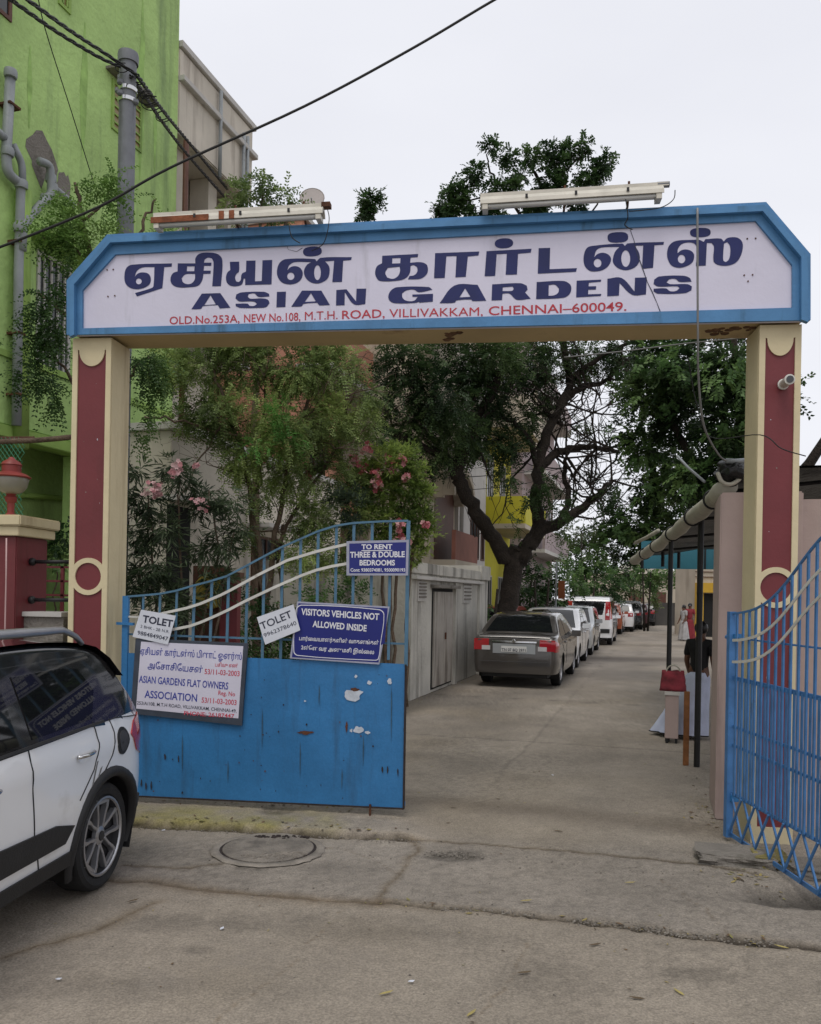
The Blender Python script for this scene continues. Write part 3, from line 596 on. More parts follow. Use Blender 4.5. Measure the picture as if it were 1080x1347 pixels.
# ------------------------------------------------------------------ left gate
HL = P(163, 776, 6.80); HR = P(535, 782, 6.46)
GF = Fr((HL.x, HL.y, 0), (HR.x - HL.x, HR.y - HL.y, 0))
gate = thing('gate_leaf', 'closed left gate leaf, solid blue sheet below curved bars, hung with notices', 'gate', (HL.x, HL.y, 0), 'pair of blue gate leaves')
def bar(pts, w, t_, fr, d, m, nm, parent):       # flat bar following pixels, w wide in plane, t_ thick
    q = [Vector(fr.px(x, y, d)) for x, y in pts]; mb = MB(); vs = []
    for i, p in enumerate(q):
        a = q[max(i - 1, 0)]; b = q[min(i + 1, len(q) - 1)]; tt = (b - a).normalized(); n = Vector((-tt.y, tt.x)) * w / 2
        for sg, dd in ((1, d - t_ / 2), (-1, d - t_ / 2), (-1, d + t_ / 2), (1, d + t_ / 2)): vs.append(fr((p.x + n.x * sg, dd, p.y + n.y * sg)))
    k = len(q); fs = [(4 * i + a, 4 * i + (a + 1) % 4, 4 * i + 4 + (a + 1) % 4, 4 * i + 4 + a) for i in range(k - 1) for a in range(4)] + [(3, 2, 1, 0), (4 * k - 4, 4 * k - 3, 4 * k - 2, 4 * k - 1)]
    return mb.add(vs, fs).build(nm, m, parent)
g2 = lambda l, d=0.0: [GF.px(x, y, d) for x, y in l]
A_, B_, C_, D_ = [Vector(v) for v in g2([(157, 1046), (531, 1063.5), (534, 873.5), (160, 858.5)])]
gu, gv = 90, 46; vv = []
for i in range(gu + 1):
    for j in range(gv + 1):
        u, v = i / gu, j / gv; p_ = (A_ * (1 - u) + B_ * u) * (1 - v) + (D_ * (1 - u) + C_ * u) * v
        n_ = noise.noise(Vector((p_.x * 2.2, p_.y * 2.6, 3))) * .0035 + noise.noise(Vector((p_.x * 6, p_.y * 5, 9))) * .0014 + (.003 if abs((p_.x * 1.0) % .62 - .31) < .008 else 0); vv.append(GF((p_.x, n_, p_.y)))
sheet = MB().add(vv, [(i * (gv + 1) + j, (i + 1) * (gv + 1) + j, (i + 1) * (gv + 1) + j + 1, i * (gv + 1) + j + 1) for i in range(gu) for j in range(gv)]).build('sheet_panel', M['gate_blue'], gate, smooth=True)
for y0, y1 in ((864, 878), (1041, 1057)): bar([(162, y0), (533, y1)], .035, .014, GF, .014, M['gate_blue'], 'frame_rail', gate)
def interp(cv, x):
    for (x0, y0), (x1, y1) in zip(cv, cv[1:]):
        if x0 <= x <= x1: return y0 + (y1 - y0) * (x - x0) / (x1 - x0)
    return cv[-1][1] if x > cv[-1][0] else cv[0][1]
TOPC = [(164, 785), (190, 783), (211, 781), (232, 777), (252, 771), (275, 765), (298, 758), (321, 746), (347, 732), (370, 720), (393, 710), (418, 699), (442, 691.5), (465, 688), (500, 686), (537, 685)]
bar(TOPC, .016, .012, GF, .0, M['gate_bar'], 'top_rail', gate)
for x in (188, 210, 232, 255, 278, 300, 325, 347, 371, 395, 418, 442, 465, 489, 513):
    bar([(x + .8, interp(TOPC, x) + 1), (x - 2.0, 868)], .022 if x > 240 else .018, .010, GF, .012, M['gate_bar'], 'bar', gate)
bar([(166, 784), (161.5, 1046)], .05, .03, GF, .006, M['gate_blue'], 'hinge_stile', gate)
bar([(537.5, 685), (534, 876)], .028, .02, GF, .006, M['gate_bar'], 'end_stile', gate)
bar([(534, 874), (531, 1064)], .014, .03, GF, .004, M['rustedge'], 'edge_strip', gate)
bar([(158, 1046), (340, 1054.5), (531, 1063.5)], .012, .03, GF, .006, M['rustedge'], 'bottom_strip', gate)
bar([(164, 811), (190, 812)], .014, .01, GF, .004, M['white_bar'], 'rail', gate)
bar([(164, 834), (340, 840), (534, 847)], .016, .01, GF, .024, M['gate_bar'], 'rail', gate)
UPB = [(222, 805), (245, 800), (264, 794), (290, 783), (302, 777), (322, 766), (340, 756), (360, 746), (378, 737), (398, 731), (416, 725.6), (436, 720.5), (456, 716), (490, 714)]
LWB = [(215, 830), (233, 827), (250, 823.5), (264, 818.6), (284, 810), (302, 801.5), (322, 791), (340, 782.5), (360, 773), (378, 765), (398, 756.5), (416, 750), (436, 745), (456, 741.5), (490, 738)]
bar(UPB, .022, .008, GF, -.008, M['white_bar'], 'curved_band', gate); bar(LWB, .022, .008, GF, -.008, M['white_bar'], 'curved_band', gate)
bar([(190, 812), (222, 805)], .02, .008, GF, -.008, M['white_bar'], 'curved_band', gate)
# hinges
for y in (820,):
    bar([(154, y), (176, y + 1)], .022, .03, GF, -.01, M['gate_blue'], 'hinge', gate)
a = GF.px(487, 1058, -.012); mb = MB(); mb.tube([GF((a[0], -.012, a[1])), GF((a[0], -.012, .045))], .009, 8); mb.build('drop_bolt', M['rust'], gate)
# peeled paint
SDF = -.0065; M['run'] = mat('dark rust run', (.035, .085, .14), .7, .3, 20, .1)
for cx, cy, rx, ry in ((465, 914, 11, 7), (486, 898, 3.5, 2.5), (468, 890, 2, 2), (512.5, 896, 2.5, 4), (471, 960, 6, 4), (483.5, 963.5, 3, 2), (462, 961, 2, 2), (401, 922, 1.5, 1)):
    fill2d('peeled_patch', [g2(blob(cx, cy, rx, ry), SDF)], GF, SDF - .0006, M['peel'], gate)
for cx, cy, rx, ry in ((466, 907, 6, 2.2), (456, 956, 1.5, 7), (402, 963.5, 9, 2.5)):
    fill2d('peeled_patch', [g2(blob(cx, cy, rx, ry), SDF)], GF, SDF - .0012, M['rust'], gate)
for _ in range(46):
    cx, cy = random.uniform(200, 528), random.uniform(885, 1056)
    fill2d('rust_spot', [g2(blob(cx, cy, random.uniform(.4, 1.1), random.uniform(.4, 1.8), 7), SDF)], GF, SDF - .0009, M['rust' if random.random() < .5 else 'rustedge'], gate)
for cx, cy, ln in ((262, 905, 40), (345, 930, 60), (420, 900, 30), (478, 965, 45), (300, 1000, 30), (395, 975, 50), (515, 900, 80), (240, 965, 55), (450, 1010, 30)):
    fill2d('rust_run', [g2([(cx, cy), (cx + .8, cy + ln * .3), (cx + .3, cy + ln * .7), (cx - .4, cy + ln), (cx - .9, cy + ln * .6), (cx - .6, cy + ln * .2)], SDF)], GF, SDF - .0004, M['run'], gate)
for cx, cy in ((503, 1012), (510, 1013), (523.5, 1016), (533, 920), (532, 960), (532, 1000), (217, 995), (235, 998), (186, 1030), (192, 1034), (199, 1033)):
    fill2d('rust_spot', [g2(blob(cx, cy, 1, 5, 9), SDF)], GF, SDF - .0009, M['rustedge'], gate)

# notices on the gate
def board(name, label, cat, quad, d, thick, m, group='notices hung on the blue gate'):
    q = g2(quad, d); c = GF((sum(p[0] for p in q) / 4, d, min(p[1] for p in q)))
    t_ = thing(name, label, cat, c, group); fill2d('panel', [q], GF, d, m, t_, thick); return t_
T_ = board('association_board', 'large white flat owners association board in dark grey frame on the gate sheet', 'sign board', [(180, 839.5), (327, 846), (319, 954), (173.5, 938)], -.012, .022, M['board_frame'])
D = -.0345
fill2d('board_face', [g2([(185.5, 844), (320, 850), (313.5, 945), (179, 932)], D)], GF, D, M['board_white'], T_)
D = -.036
for s, a, b, cap, m_, bo in (('ஏசியன் கார்டன்ஸ் பிளாட் ஓனர்ஸ்', (184.5, 860.5), (318, 868), 8.5, 'blue_ink', .012), ('அேசாசிேயசன்', (194, 879), (266.5, 885), 8.5, 'blue_ink', .012), ('பதிவு எண்', (283, 876.7), (313, 878), 5, 'red_ink', .01), ('53/11-03-2003', (269, 886.5), (315, 889.5), 7, 'red_ink', .012),
                             ('ASIAN GARDENS FLAT OWNERS', (182.5, 897.5), (300, 907), 9.5, 'blue_ink', .014), ('Reg. No', (287, 914), (309, 916), 6, 'red_ink', .01), ('ASSOCIATION', (190, 917.5), (259, 923), 10, 'blue_ink', .014), ('53/11-03-2003', (265, 924), (311, 927.5), 7, 'red_ink', .012), ('253/A/108, M.T.H ROAD, VILLIVAKKAM, CHENNAI-49,', (180, 926.5), (311, 937.5), 4.6, 'ink', .006), ('PHONE: 26187447', (242, 940.5), (308, 944.6), 5.5, 'red_ink', .014)):
    text('lettering', s, GF, D, M[m_], T_, a, b, cap, bo)
T_ = board('to_let_notice', 'small tilted white TOLET card overlapping the top left of the association board', 'notice', [(186, 802), (231.6, 810), (221, 848), (174.7, 837.5)], -.04, .006, M['paper'])
for s, a, b, cap, bo in (('TOLET', (187, 818), (226.5, 825), 9.5, .03), ('2 BHK - 2B N.R.', (184.5, 825.5), (222.5, 833), 4, 0), ('9884849047', (180.5, 834.5), (220.5, 843), 5.5, .008)): text('lettering', s, GF, -.0475, M['ink'], T_, a, b, cap, bo)
T_ = board('to_let_notice', 'tilted white TOLET paper at the left edge of the visitors sign', 'notice', [(338, 812), (386, 795), (395, 829), (349, 848)], -.05, .003, M['paper'])
for s, a, b, cap, bo in (('TOLET', (344.5, 828.5), (385, 811.5), 10, .012), ('9962378640', (348, 838.5), (390.5, 821.5), 5.5, 0)): text('lettering', s, GF, -.0545, M['ink'], T_, a, b, cap, bo)
T_ = board('visitors_sign', 'dark blue VISITORS VEHICLES NOT ALLOWED INSIDE sign wired to the gate bars', 'sign board', [(391, 791), (512.6, 798), (499, 874), (381.6, 866)], -.018, .004, M['grey_frame'])
vq = [(392.5, 793.5), (510, 800), (506, 846), (500, 849), (498, 871.5), (384, 864.5)]
fill2d('blue_face', [g2(vq, -.0235)], GF, -.0235, M['vinyl_navy'], T_)
inr = smooth_poly(g2([(396, 795.5), (499, 801.5), (505.5, 808), (501, 846), (498, 867), (493, 869), (391, 862.5), (386, 857), (389, 802)], -.0245), 4, 80)
cxm = sum(p[0] for p in inr) / len(inr); czm = sum(p[1] for p in inr) / len(inr)
fill2d('white_line', [inr, [(cxm + (p[0] - cxm) * .985, czm + (p[1] - czm) * .972) for p in inr]], GF, -.0245, M['sign_print'], T_)
for s, a, b, cap, bo in (('VISITORS VEHICLES NOT', (396, 808.5), (498.5, 815.5), 8.6, .028), ('ALLOWED INSIDE', (411, 824.5), (482, 830.5), 8.4, .028), ('பார்ைவயாளர்களின் வாகனங்கள்', (393.5, 842), (498, 848), 5.2, .018), ('2ள்ேள வர அனுமதி இல்ைல', (396, 854), (492, 860.5), 5.2, .018)): text('lettering', s, GF, -.025, M['sign_print'], T_, a, b, cap, bo)
T_ = board('to_rent_sign', 'dark blue TO RENT THREE & DOUBLE BEDROOMS sign at the high end of the gate', 'sign board', [(456, 712), (538, 710), (537, 757), (456, 757)], -.02, .006, M['grey_frame'])
fill2d('blue_face', [g2([(459.5, 715), (534.5, 713.2), (533.5, 754), (459.5, 754)], -.0275)], GF, -.0275, M['vinyl_navy'], T_)
for s, a, b, cap, bo in (('TO RENT', (475.5, 722.3), (516, 722), 6.4, .03), ('THREE & DOUBLE', (460.5, 733.3), (532.5, 732.6), 7.6, .03), ('BEDROOMS', (473, 743.6), (519.5, 743.6), 7.2, .03), ('Cont: 9380374081, 9500090193', (461, 751.8), (533, 751.8), 4.4, .02)): text('lettering', s, GF, -.0285, M['sign_print'], T_, a, b, cap, bo)
fill2d('underline', [g2([(475.5, 723.8), (516, 723.5), (516, 724.6), (475.5, 724.9)], -.0285)], GF, -.0285, M['sign_print'], T_)

# ------------------------------------------------------------------ right gate leaf, swung open towards the road
HG = P(963, 790, 6.15); g_dir = Vector((.045, -1, 0)).normalized()
RF = Fr((HG.x, HG.y, 0), g_dir, (-g_dir.y, g_dir.x, 0) if False else (1, .045, 0))
gr = thing('gate_leaf', 'open right gate leaf of bright blue bars with a lattice foot, swung towards the road', 'gate', (HG.x, HG.y, 0), 'pair of blue gate leaves')
LW = 2.1
def rb(p0, p1, w, m, nm, d=0.0, t_=.012, parent=gr):
    mb = MB(); q = [Vector(p0), Vector(p1)] if not isinstance(p0, list) else [Vector(p) for p in p0]; vs = []
    for i, p in enumerate(q):
        a = q[max(i - 1, 0)]; b = q[min(i + 1, len(q) - 1)]; tt = (b - a).normalized(); n = Vector((-tt.y, tt.x)) * w / 2
        for sg, dd in ((1, d - t_ / 2), (-1, d - t_ / 2), (-1, d + t_ / 2), (1, d + t_ / 2)): vs.append(RF((p.x + n.x * sg, dd, p.y + n.y * sg)))
    k = len(q); fs = [(4 * i + a, 4 * i + (a + 1) % 4, 4 * i + 4 + (a + 1) % 4, 4 * i + 4 + a) for i in range(k - 1) for a in range(4)] + [(3, 2, 1, 0), (4 * k - 4, 4 * k - 3, 4 * k - 2, 4 * k - 1)]
    return mb.add(vs, fs).build(nm, m, parent)
ztop = lambda s: 1.70 + .66 / (1 + math.exp(-(s - .95) * 4.2)) - .012
TC = [(s, ztop(s)) for s in np.linspace(0, LW, 22)]
rb((0.0, .03), (0.0, 1.715), .05, M['gate_bright'], 'hinge_stile', t_=.05); rb((LW, .06), (LW, ztop(LW)), .04, M['gate_bright'], 'end_stile', t_=.04)
rb(TC, None, .014, M['gate_bright'], 'top_rail', t_=.014)
for z, w in ((1.22, .03), (.86, .02), (.72, .02), (.36, .024), (.05, .03), (1.52, .012)): rb((0.0, z), (LW, z), w, M['gate_bright'], 'rail', d=.016)
s = .095; k = 0
while s < LW - .03:
    rb((s, .36), (s, ztop(s)), .020, M['gate_bright'], 'bar', d=0, t_=.012)
    if k % 1 == 0: rb((s + .049, .36), (s + .049, 1.22), .026, M['gate_bright'], 'bar', d=.002, t_=.006)
    s += .098
s = 0.02
while s < LW - .2:
    rb((s, .05), (s + .20, .36), .014, M['gate_bright'], 'lattice_bar', d=-.004); rb((s + .20, .05), (s, .36), .014, M['gate_bright'], 'lattice_bar', d=.010); s += .205
for k2, (a, b) in enumerate(((0.05, .30), (.0, .28))):
    rb([(s_, ztop(s_) - .20 - k2 * .16) for s_ in np.linspace(.05, LW - .05, 18)], None, .02, M['white_bar'], 'curved_band', d=-.012, t_=.006)
for z in (1.50, .30): MB().box(RF, (-.05, .0, z), (.05, .06, z + .05)).build('hinge', M['gate_blue'], gr, bevel=.004)
mb = MB(); mb.tube([RF((-.02, 0, 1.52)), RF((-.08, .0, 1.52)), RF((-.10, .02, 1.53))], .016, 8); mb.build('hinge_pin', M['gate_bright'], gr)
# mossy kerb stones under the open leaf
def rock(name, px, py, sx, sy, sz, m, label, rot=0.0, h=0):
    q = G(px, py); bm = bmesh.new(); bmesh.ops.create_cube(bm, size=1); bmesh.ops.subdivide_edges(bm, edges=bm.edges[:], cuts=9, use_grid_fill=True)
    R = Matrix.Rotation(rot, 3, 'Z')
    for v in bm.verts:
        p = v.co.copy(); n = noise.noise_vector(p * 2.3 + Vector((px, 0, 0))) * .09 + noise.noise_vector(p * 7 + Vector((px, 3, 0))) * .05; p += n
        p = R @ Vector((p.x * sx, p.y * sy, (p.z + .5) * sz - .03)); v.co = p
    me = bpy.data.meshes.new(name); bm.to_mesh(me); bm.free(); me.materials.append(m)
    o = link(bpy.data.objects.new(name, me)); o.location = (q.x, q.y, h); tag(o, label, 'kerb stone', 'kerb stones under the open gate'); return o
rock('kerb_stone', 968, 1132, .50, .30, .10, M['concrete'], 'grey broken concrete kerb block beneath the open gate hinge', -.25)
rock('kerb_stone', 1012, 1136, .22, .26, .10, M['moss_stone'], 'yellow green mossy kerb stone under the open gate leaf', -.2)
rock('kerb_stone', 1080, 1150, .40, .30, .09, M['concrete'], 'grey kerb block half hidden under the far right of the open gate', -.1)

# dry leaf litter blown against the edges
r = np.random.default_rng(5); V, Cc = [], []
def litter(pts, n, w, s0=.010, s1=.028):
    pl = [np.array(G(*p)) for p in pts]
    for _ in range(n):
        i = r.integers(len(pl) - 1); c = pl[i] + (pl[i + 1] - pl[i]) * r.random() + np.array([r.normal() * w, r.normal() * w, 0]); a = r.random() * 6.283; s_ = r.uniform(s0, s1); wd = s_ * r.uniform(.25, .5)
        ix = min(max(np.searchsorted(gx, c[0]), 0), nx - 1); iy = min(max(np.searchsorted(gy, c[1]), 0), ny - 1); z = H[iy, ix] + .006
        d = np.array([math.cos(a), math.sin(a), r.uniform(-.1, .25)]); s2 = np.array([-math.sin(a), math.cos(a), r.uniform(-.2, .2)]); b = np.array([c[0], c[1], z])
        V.extend([b - d * s_, b + s2 * wd, b + d * s_, b - s2 * wd]); k = np.array([(.30, .24, .09), (.14, .09, .05), (.09, .07, .045), (.22, .2, .07)][r.integers(4)]); Cc.extend([k, k * 1.1, k, k * .9])
litter([(180, 1084), (330, 1088), (520, 1100)], 60, .05); litter([(540, 925), (590, 905), (635, 888)], 120, .12); litter([(935, 1085), (925, 1060), (910, 1020)], 60, .08); litter([(640, 908), (760, 900), (790, 860)], 90, .35)
litter([(500, 1187), (760, 1212), (1034, 1243)], 45, .04); litter([(120, 1250), (560, 1230), (1000, 1290)], 40, .5, .006, .014); litter([(560, 1080), (740, 1000), (820, 900)], 70, .8); litter([(940, 1150), (1034, 1160)], 40, .12); litter([(200, 1060), (520, 1070)], 50, .08)
me = np_mesh('leaf_litter', np.array(V), np.arange(len(V)).reshape(-1, 4), np.array(Cc), False); me.materials.append(mat('dry litter', (1, 1, 1), .9, .1, 3, 0, attr='col')); tag(link(bpy.data.objects.new('leaf_litter', me)), 'small dry leaves and litter blown along the kerb and lane edges', kind='stuff')
# ------------------------------------------------------------------ buildings on the left
def SB(mb, s0, s1, t0, t1, z0, z1): return mb.box(SF, (s0, t0, z0), (s1, t1, z1))
def side(t): return Fr(SF((0, t, 0)), SF.x, SF.y)        # plane of a wall along the street at offset t
def st(px, py, t): return side(t).px(px, py, 0)
def sbox(parent, name, m, s0, s1, t0, t1, z0, z1, bevel=0.0):
    o = SB(MB(), s0, s1, t0, t1, z0, z1).build(name, m, parent, bevel=bevel); return o
def window(parent, s0, s1, z0, z1, t, frame_m, pane_m, bars=0, shade=False, shade_m=None, hor=0, deep=.06):
    """window set in a wall whose face is at t (street on the +t side)"""
    fo = side(t); w = .05
    fr = fill2d('window', [[(s0, z0), (s1, z0), (s1, z1), (s0, z1)], [(s0 + w, z0 + w), (s1 - w, z0 + w), (s1 - w, z1 - w), (s0 + w, z1 - w)]], Fr(SF((0, t, 0)), SF.x, -SF.y), .012, frame_m, parent, .035)
    q = [SF((s0 + w, t + .004, z0 + w)), SF((s1 - w, t + .004, z0 + w)), SF((s1 - w, t + .004, z1 - w)), SF((s0 + w, t + .004, z1 - w))]
    MB().quad(q).build('pane', pane_m, fr, fix=False)
    for k in range(bars):
        s = s0 + (s1 - s0) * (k + 1) / (bars + 1); SB(MB(), s - .012, s + .012, t + .006, t + .03, z0 + w, z1 - w).build('bar', frame_m, fr)
    for k in range(hor):
        z = z0 + (z1 - z0) * (k + 1) / (hor + 1); SB(MB(), s0 + w, s1 - w, t + .008, t + .026, z - .012, z + .012).build('louvre', frame_m, fr)
    if shade: SB(MB(), s0 - .15, s1 + .15, t - .02, t + .42, z1 + .12, z1 + .20).build('sunshade', shade_m or frame_m, parent, bevel=.008)
    return fr
def pxtube(pts, r, m, nm, parent=None, seg=8, sub=1):
    q = [P(*p) for p in pts]
    if sub > 1:
        out = []
        for i in range(len(q) - 1):
            p0 = q[max(i - 1, 0)]; p1 = q[i]; p2 = q[i + 1]; p3 = q[min(i + 2, len(q) - 1)]
            for k in range(sub):
                t = k / sub; out.append(.5 * ((2 * p1) + (-p0 + p2) * t + (2 * p0 - 5 * p1 + 4 * p2 - p3) * t * t + (-p0 + 3 * p1 - 3 * p2 + p3) * t ** 3))
        q = out + [q[-1]]
    return MB().tube(q, r, seg).build(nm, m, parent, smooth=True)
M['damp'] = mat('algae stained green paint', (.31, .49, .14), .85, .25, 5, .2, 20)
# -- lime green building
gb = thing('green_building', 'tall lime green apartment building with outside drain pipes at the left', 'building', SF((9, -8.2, 0)))
TG = -8.0
sbox(gb, 'wall', M['green_wall'], 2.0, 12.2, -16, TG, 3.86, 15.5, .02)
sbox(gb, 'ground_floor_wall', M['green_wall'], 2.0, 11.9, -15.6, TG - 1.0, 0, 3.858)
sbox(gb, 'floor_edge', M['green_dark'], 2.0, 12.22, TG - .2, TG + .06, 3.70, 3.857, .01)
sbox(gb, 'plinth_band', M['green_dark'], 2.0, 12.2, TG + .001, TG + .035, 4.72, 4.80)
for s0 in (3.4, 5.4): window(gb, s0, s0 + 1.3, 5.0, 6.4, TG, M['brown'], M['glass_b'], 3, True, M['green_dark'])
a = st(48, 345, TG); b = st(90, 500, TG); window(gb, a[0], b[0], 4.72, 6.3, TG, M['white_trim'], M['glass_b'], 4, False)
SB(MB(), a[0] - .2, b[0] + .2, TG - .02, TG + .4, 6.38, 6.46).build('sunshade', M['green_dark'], gb, bevel=.008)
a = st(147, 100, TG); b = st(160, 175, TG); zt_ = st(148, 104, TG)[1]; z0_ = st(148, 170, TG)[1]
window(gb, a[0], a[0] + .74, z0_, zt_, TG, M['green_dark'], M['louvre'], 0, False, None, 5)
SB(MB(), a[0] - .14, a[0] + .9, TG - .02, TG + .22, zt_ + .06, zt_ + .10).build('sunshade', M['concrete'], gb)
a = st(14, 30, TG); window(gb, a[0] - 1.2, a[0], a[1], a[1] + 1.5, TG, M['brown'], M['glass_b'], 1)
a = st(76, 5, TG); b = st(92, 20, TG); window(gb, a[0], b[0], b[1], b[1] + .9, TG, M['green_dark'], M['louvre'], 2)
def spipe(pts, r, m, nm='drain_pipe', t=TG + .12, parent=gb, seg=10, bend=.08):
    q = [st(x, y, t) for x, y in pts]; q = [SF((s, t, z)) for s, z in q]; out = [q[0]]
    for i in range(1, len(q) - 1):
        a, b, c = q[i - 1], q[i], q[i + 1]; l1 = min(bend, (a - b).length * .45); l2 = min(bend, (c - b).length * .45)
        p0 = b + (a - b).normalized() * l1; p2 = b + (c - b).normalized() * l2
        for k in range(5): u = k / 4; out.append((1 - u) ** 2 * p0 + 2 * u * (1 - u) * b + u * u * p2)
    out.append(q[-1]); return MB().tube(out, r, seg).build(nm, m, parent, smooth=True)
spipe([(14, 93), (8, 207), (10, 228), (28, 243), (25, 352), (22, 560)], .062, M['pvc'])
spipe([(17, 190), (29, 215), (30, 250)], .045, M['pvc']); spipe([(-8, 168), (6, 182)], .05, M['pvc'])
spipe([(52, 212), (66, 217), (68, 254), (48, 275), (31, 296), (29, 330)], .052, M['pvc'], t=TG + .16)
spipe([(70, 246), (84, 257), (97, 271)], .042, M['pvc'], t=TG + .14)
spipe([(31, 250), (30, 300), (27, 590)], .10, M['green_dark'], t=TG + .1)
for (x, y, r) in ((10, 200, .072), (28, 243, .074), (67, 235, .066), (60, 262, .064), (34, 290, .064), (26, 300, .074), (14, 97, .074), (69, 247, .064)):
    s, z = st(x, y, TG + .14); c = SF((s, TG + .14, z)); MB().lathe(Fr(c, (1, 0, 0), (0, 1, 0)), [(r, -.05), (r * 1.08, -.03), (r * 1.08, .03), (r, .05)], 14).build('pipe_socket', M['pvc'], gb, smooth=.7)
for (x, y, rx, ry) in ((55, 208, .24, .34), (84, 243, .14, .2)):
    s, z = st(x, y, TG + .004); fill2d('bare_plaster', [blob(s, z, rx, ry, 16, .3)], Fr(SF((0, TG + .004, 0)), SF.x, SF.y), 0, M['concrete'], gb)
for x_, y_ in ((13, 140), (25, 320), (24, 440), (23, 520)):
    s_, z_ = st(x_, y_, TG + .1); SB(MB(), s_ - .09, s_ + .09, TG + .0, TG + .19, z_ - .015, z_ + .015).build('pipe_bracket', M['rust'], gb)
for x_, y0_, y1_, w_ in ((112, 30, 210, .10), (188, 0, 240, .12), (205, 120, 230, .04), (40, 60, 170, .04), (90, 280, 330, .05)):
    a_ = st(x_, y0_, TG + .003); b_ = st(x_, y1_, TG + .003); zz = np.linspace(a_[1], b_[1], 9)
    o_l = [(a_[0] - w_ * (1 - abs(i / 4 - 1)) * random.uniform(.5, 1.3) - .01, z) for i, z in enumerate(zz)]; o_r = [(a_[0] + w_ * (1 - abs(i / 4 - 1)) * random.uniform(.5, 1.3) + .01, z) for i, z in enumerate(zz)]
    fill2d('damp_streak', [o_l + o_r[::-1]], Fr(SF((0, TG + .003, 0)), SF.x, SF.y), 0, M['damp'], gb)
# conduit and openings under the overhang
spipe([(20, 651), (60, 653), (95, 657), (160, 662)], .04, M['green_dark'], 'conduit', TG - .9)
for s0, s1, z0, z1 in ((6.2, 6.9, .2, 2.6), (11.2, 11.75, .2, 2.9)):
    sbox(gb, 'doorway', M['dark'], s0, s1, TG - .998, TG - .96, z0, z1)
for s0 in (7.3, 9.9, 11.95): sbox(gb, 'column', M['green_wall'], s0, s0 + .25, TG - .3, TG - .05, 0, 3.70)
# -- white building with projecting upper floor
wb = thing('white_building', 'weathered off white flats with stepped parapet beside the green building', 'building', SF((13, -8.4, 0)))
pa = [st(222, 37, -8)[1], st(333, 163, -8)]; S1 = pa[1][0]; ZT = (pa[0] + pa[1][1]) / 2
sbox(wb, 'upper_floor', M['white_wall'], 12.21, S1, -15, -8.0, 9.62, ZT - .12, .02)
sbox(wb, 'parapet_cap', M['white_trim'], 12.21, S1 + .05, -15.05, -7.94, ZT - .118, ZT, .01)
sbox(wb, 'ledge', M['white_trim'], 12.215, S1 + .06, -8.3, -7.90, 10.50, 10.60, .01)
sbox(wb, 'wall', M['white_wall'], 12.21, S1 - .1, -15, -8.75, 0, 9.618)
sbox(wb, 'floor_slab', M['white_trim'], 12.215, S1 + .02, -8.76, -7.98, 6.25, 6.45, .01)
sbox(wb, 'balcony_wall', M['white_wall'], 12.22, S1, -8.12, -8.0, 6.452, 7.35)
for s0, s1 in ((12.55, 12.95), (13.7, 14.0), (S1 - .4, S1 - .1)): sbox(wb, 'pilaster', M['white_wall'], s0, s1, -8.7, -8.3, 6.46, 9.61)
for s0, s1 in ((13.05, 13.6), (14.15, S1 - .6)):
    window(wb, s0, s1, 6.7, 9.0, -8.745, M['brown'], M['dark'], 2)
mb = MB()
for k, (x, y0, y1) in enumerate(((291, 120, 205), (321, 175, 280), (326, 180, 290))):
    a = st(x, y0, -7.93); MB().tube([SF((a[0], -7.93, a[1])), SF((a[0], -7.93, a[1] - 1.6 - k * .8))], .035, 8).build('drain_pipe', M['pvc'], wb, smooth=True)
s, z = st(219, 500, -8.0); MB().tube([SF((12.3, -7.9, 9.5)), SF((12.3, -7.9, 4.4))], .05, 8).build('drain_pipe', M['brown'], wb, smooth=True)
# low annex in front of it
an = thing('garden_outhouse', 'low off white outhouse with a dark doorway behind the oleander', 'building', SF((12, -7.5, 0)))
sbox(an, 'wall', M['white_wall'], 10.5, 17.2, -7.95, -6.9, 0, 4.15, .01); sbox(an, 'parapet_ledge', M['white_trim'], 10.42, 17.3, -7.98, -6.8, 4.152, 4.27, .01)
a = st(222, 665, -6.9); b = st(245, 665, -6.9); sbox(an, 'doorway', M['dark'], a[0], b[0] + .1, -6.93, -6.885, .2, 3.05)
sbox(an, 'door_hood', M['white_trim'], a[0] - .15, b[0] + .25, -6.92, -6.62, 3.10, 3.18)
window(an, 13.0, 14.1, 1.5, 2.8, -6.9, M['brown'], M['glass_b'], 3, True, M['white_trim'])
# red gate post, yellow board seen through the bars
t = thing('red_gate_post', 'dark red iron gate post behind the left gate bars', 'post', P(303, 800, 9.5) * Vector((1, 1, 0)))
q = P(303, 800, 9.6); MB().box(Fr((q.x, q.y, 0), (1, 0, 0), (0, 1, 0)), (-.1, -.1, 0), (.1, .1, 1.95)).build('shaft', M['maroon'], t); MB().box(Fr((q.x, q.y, 0), (1, 0, 0), (0, 1, 0)), (-.13, -.13, 1.95), (.13, .13, 2.02)).build('cap', M['brown'], t)
q = P(277, 778, 9.9); t = thing('yellow_round_board', 'round yellow board on a brown panel behind the gate bars', 'board', (q.x, q.y, 0))
MB().box(Fr((q.x, q.y, 0), (1, 0, 0), (0, 1, 0)), (-.22, .02, 0), (.22, .06, 2.1)).build('panel', M['brown'], t)
MB().lathe(Fr(q, (1, 0, 0), (0, 0, 1), (0, -1, 0)), [(.21, -.015), (.21, 0), (.2, .012)], 24).build('disc', mat('dull yellow board', (.36, .27, .05), .7), t)
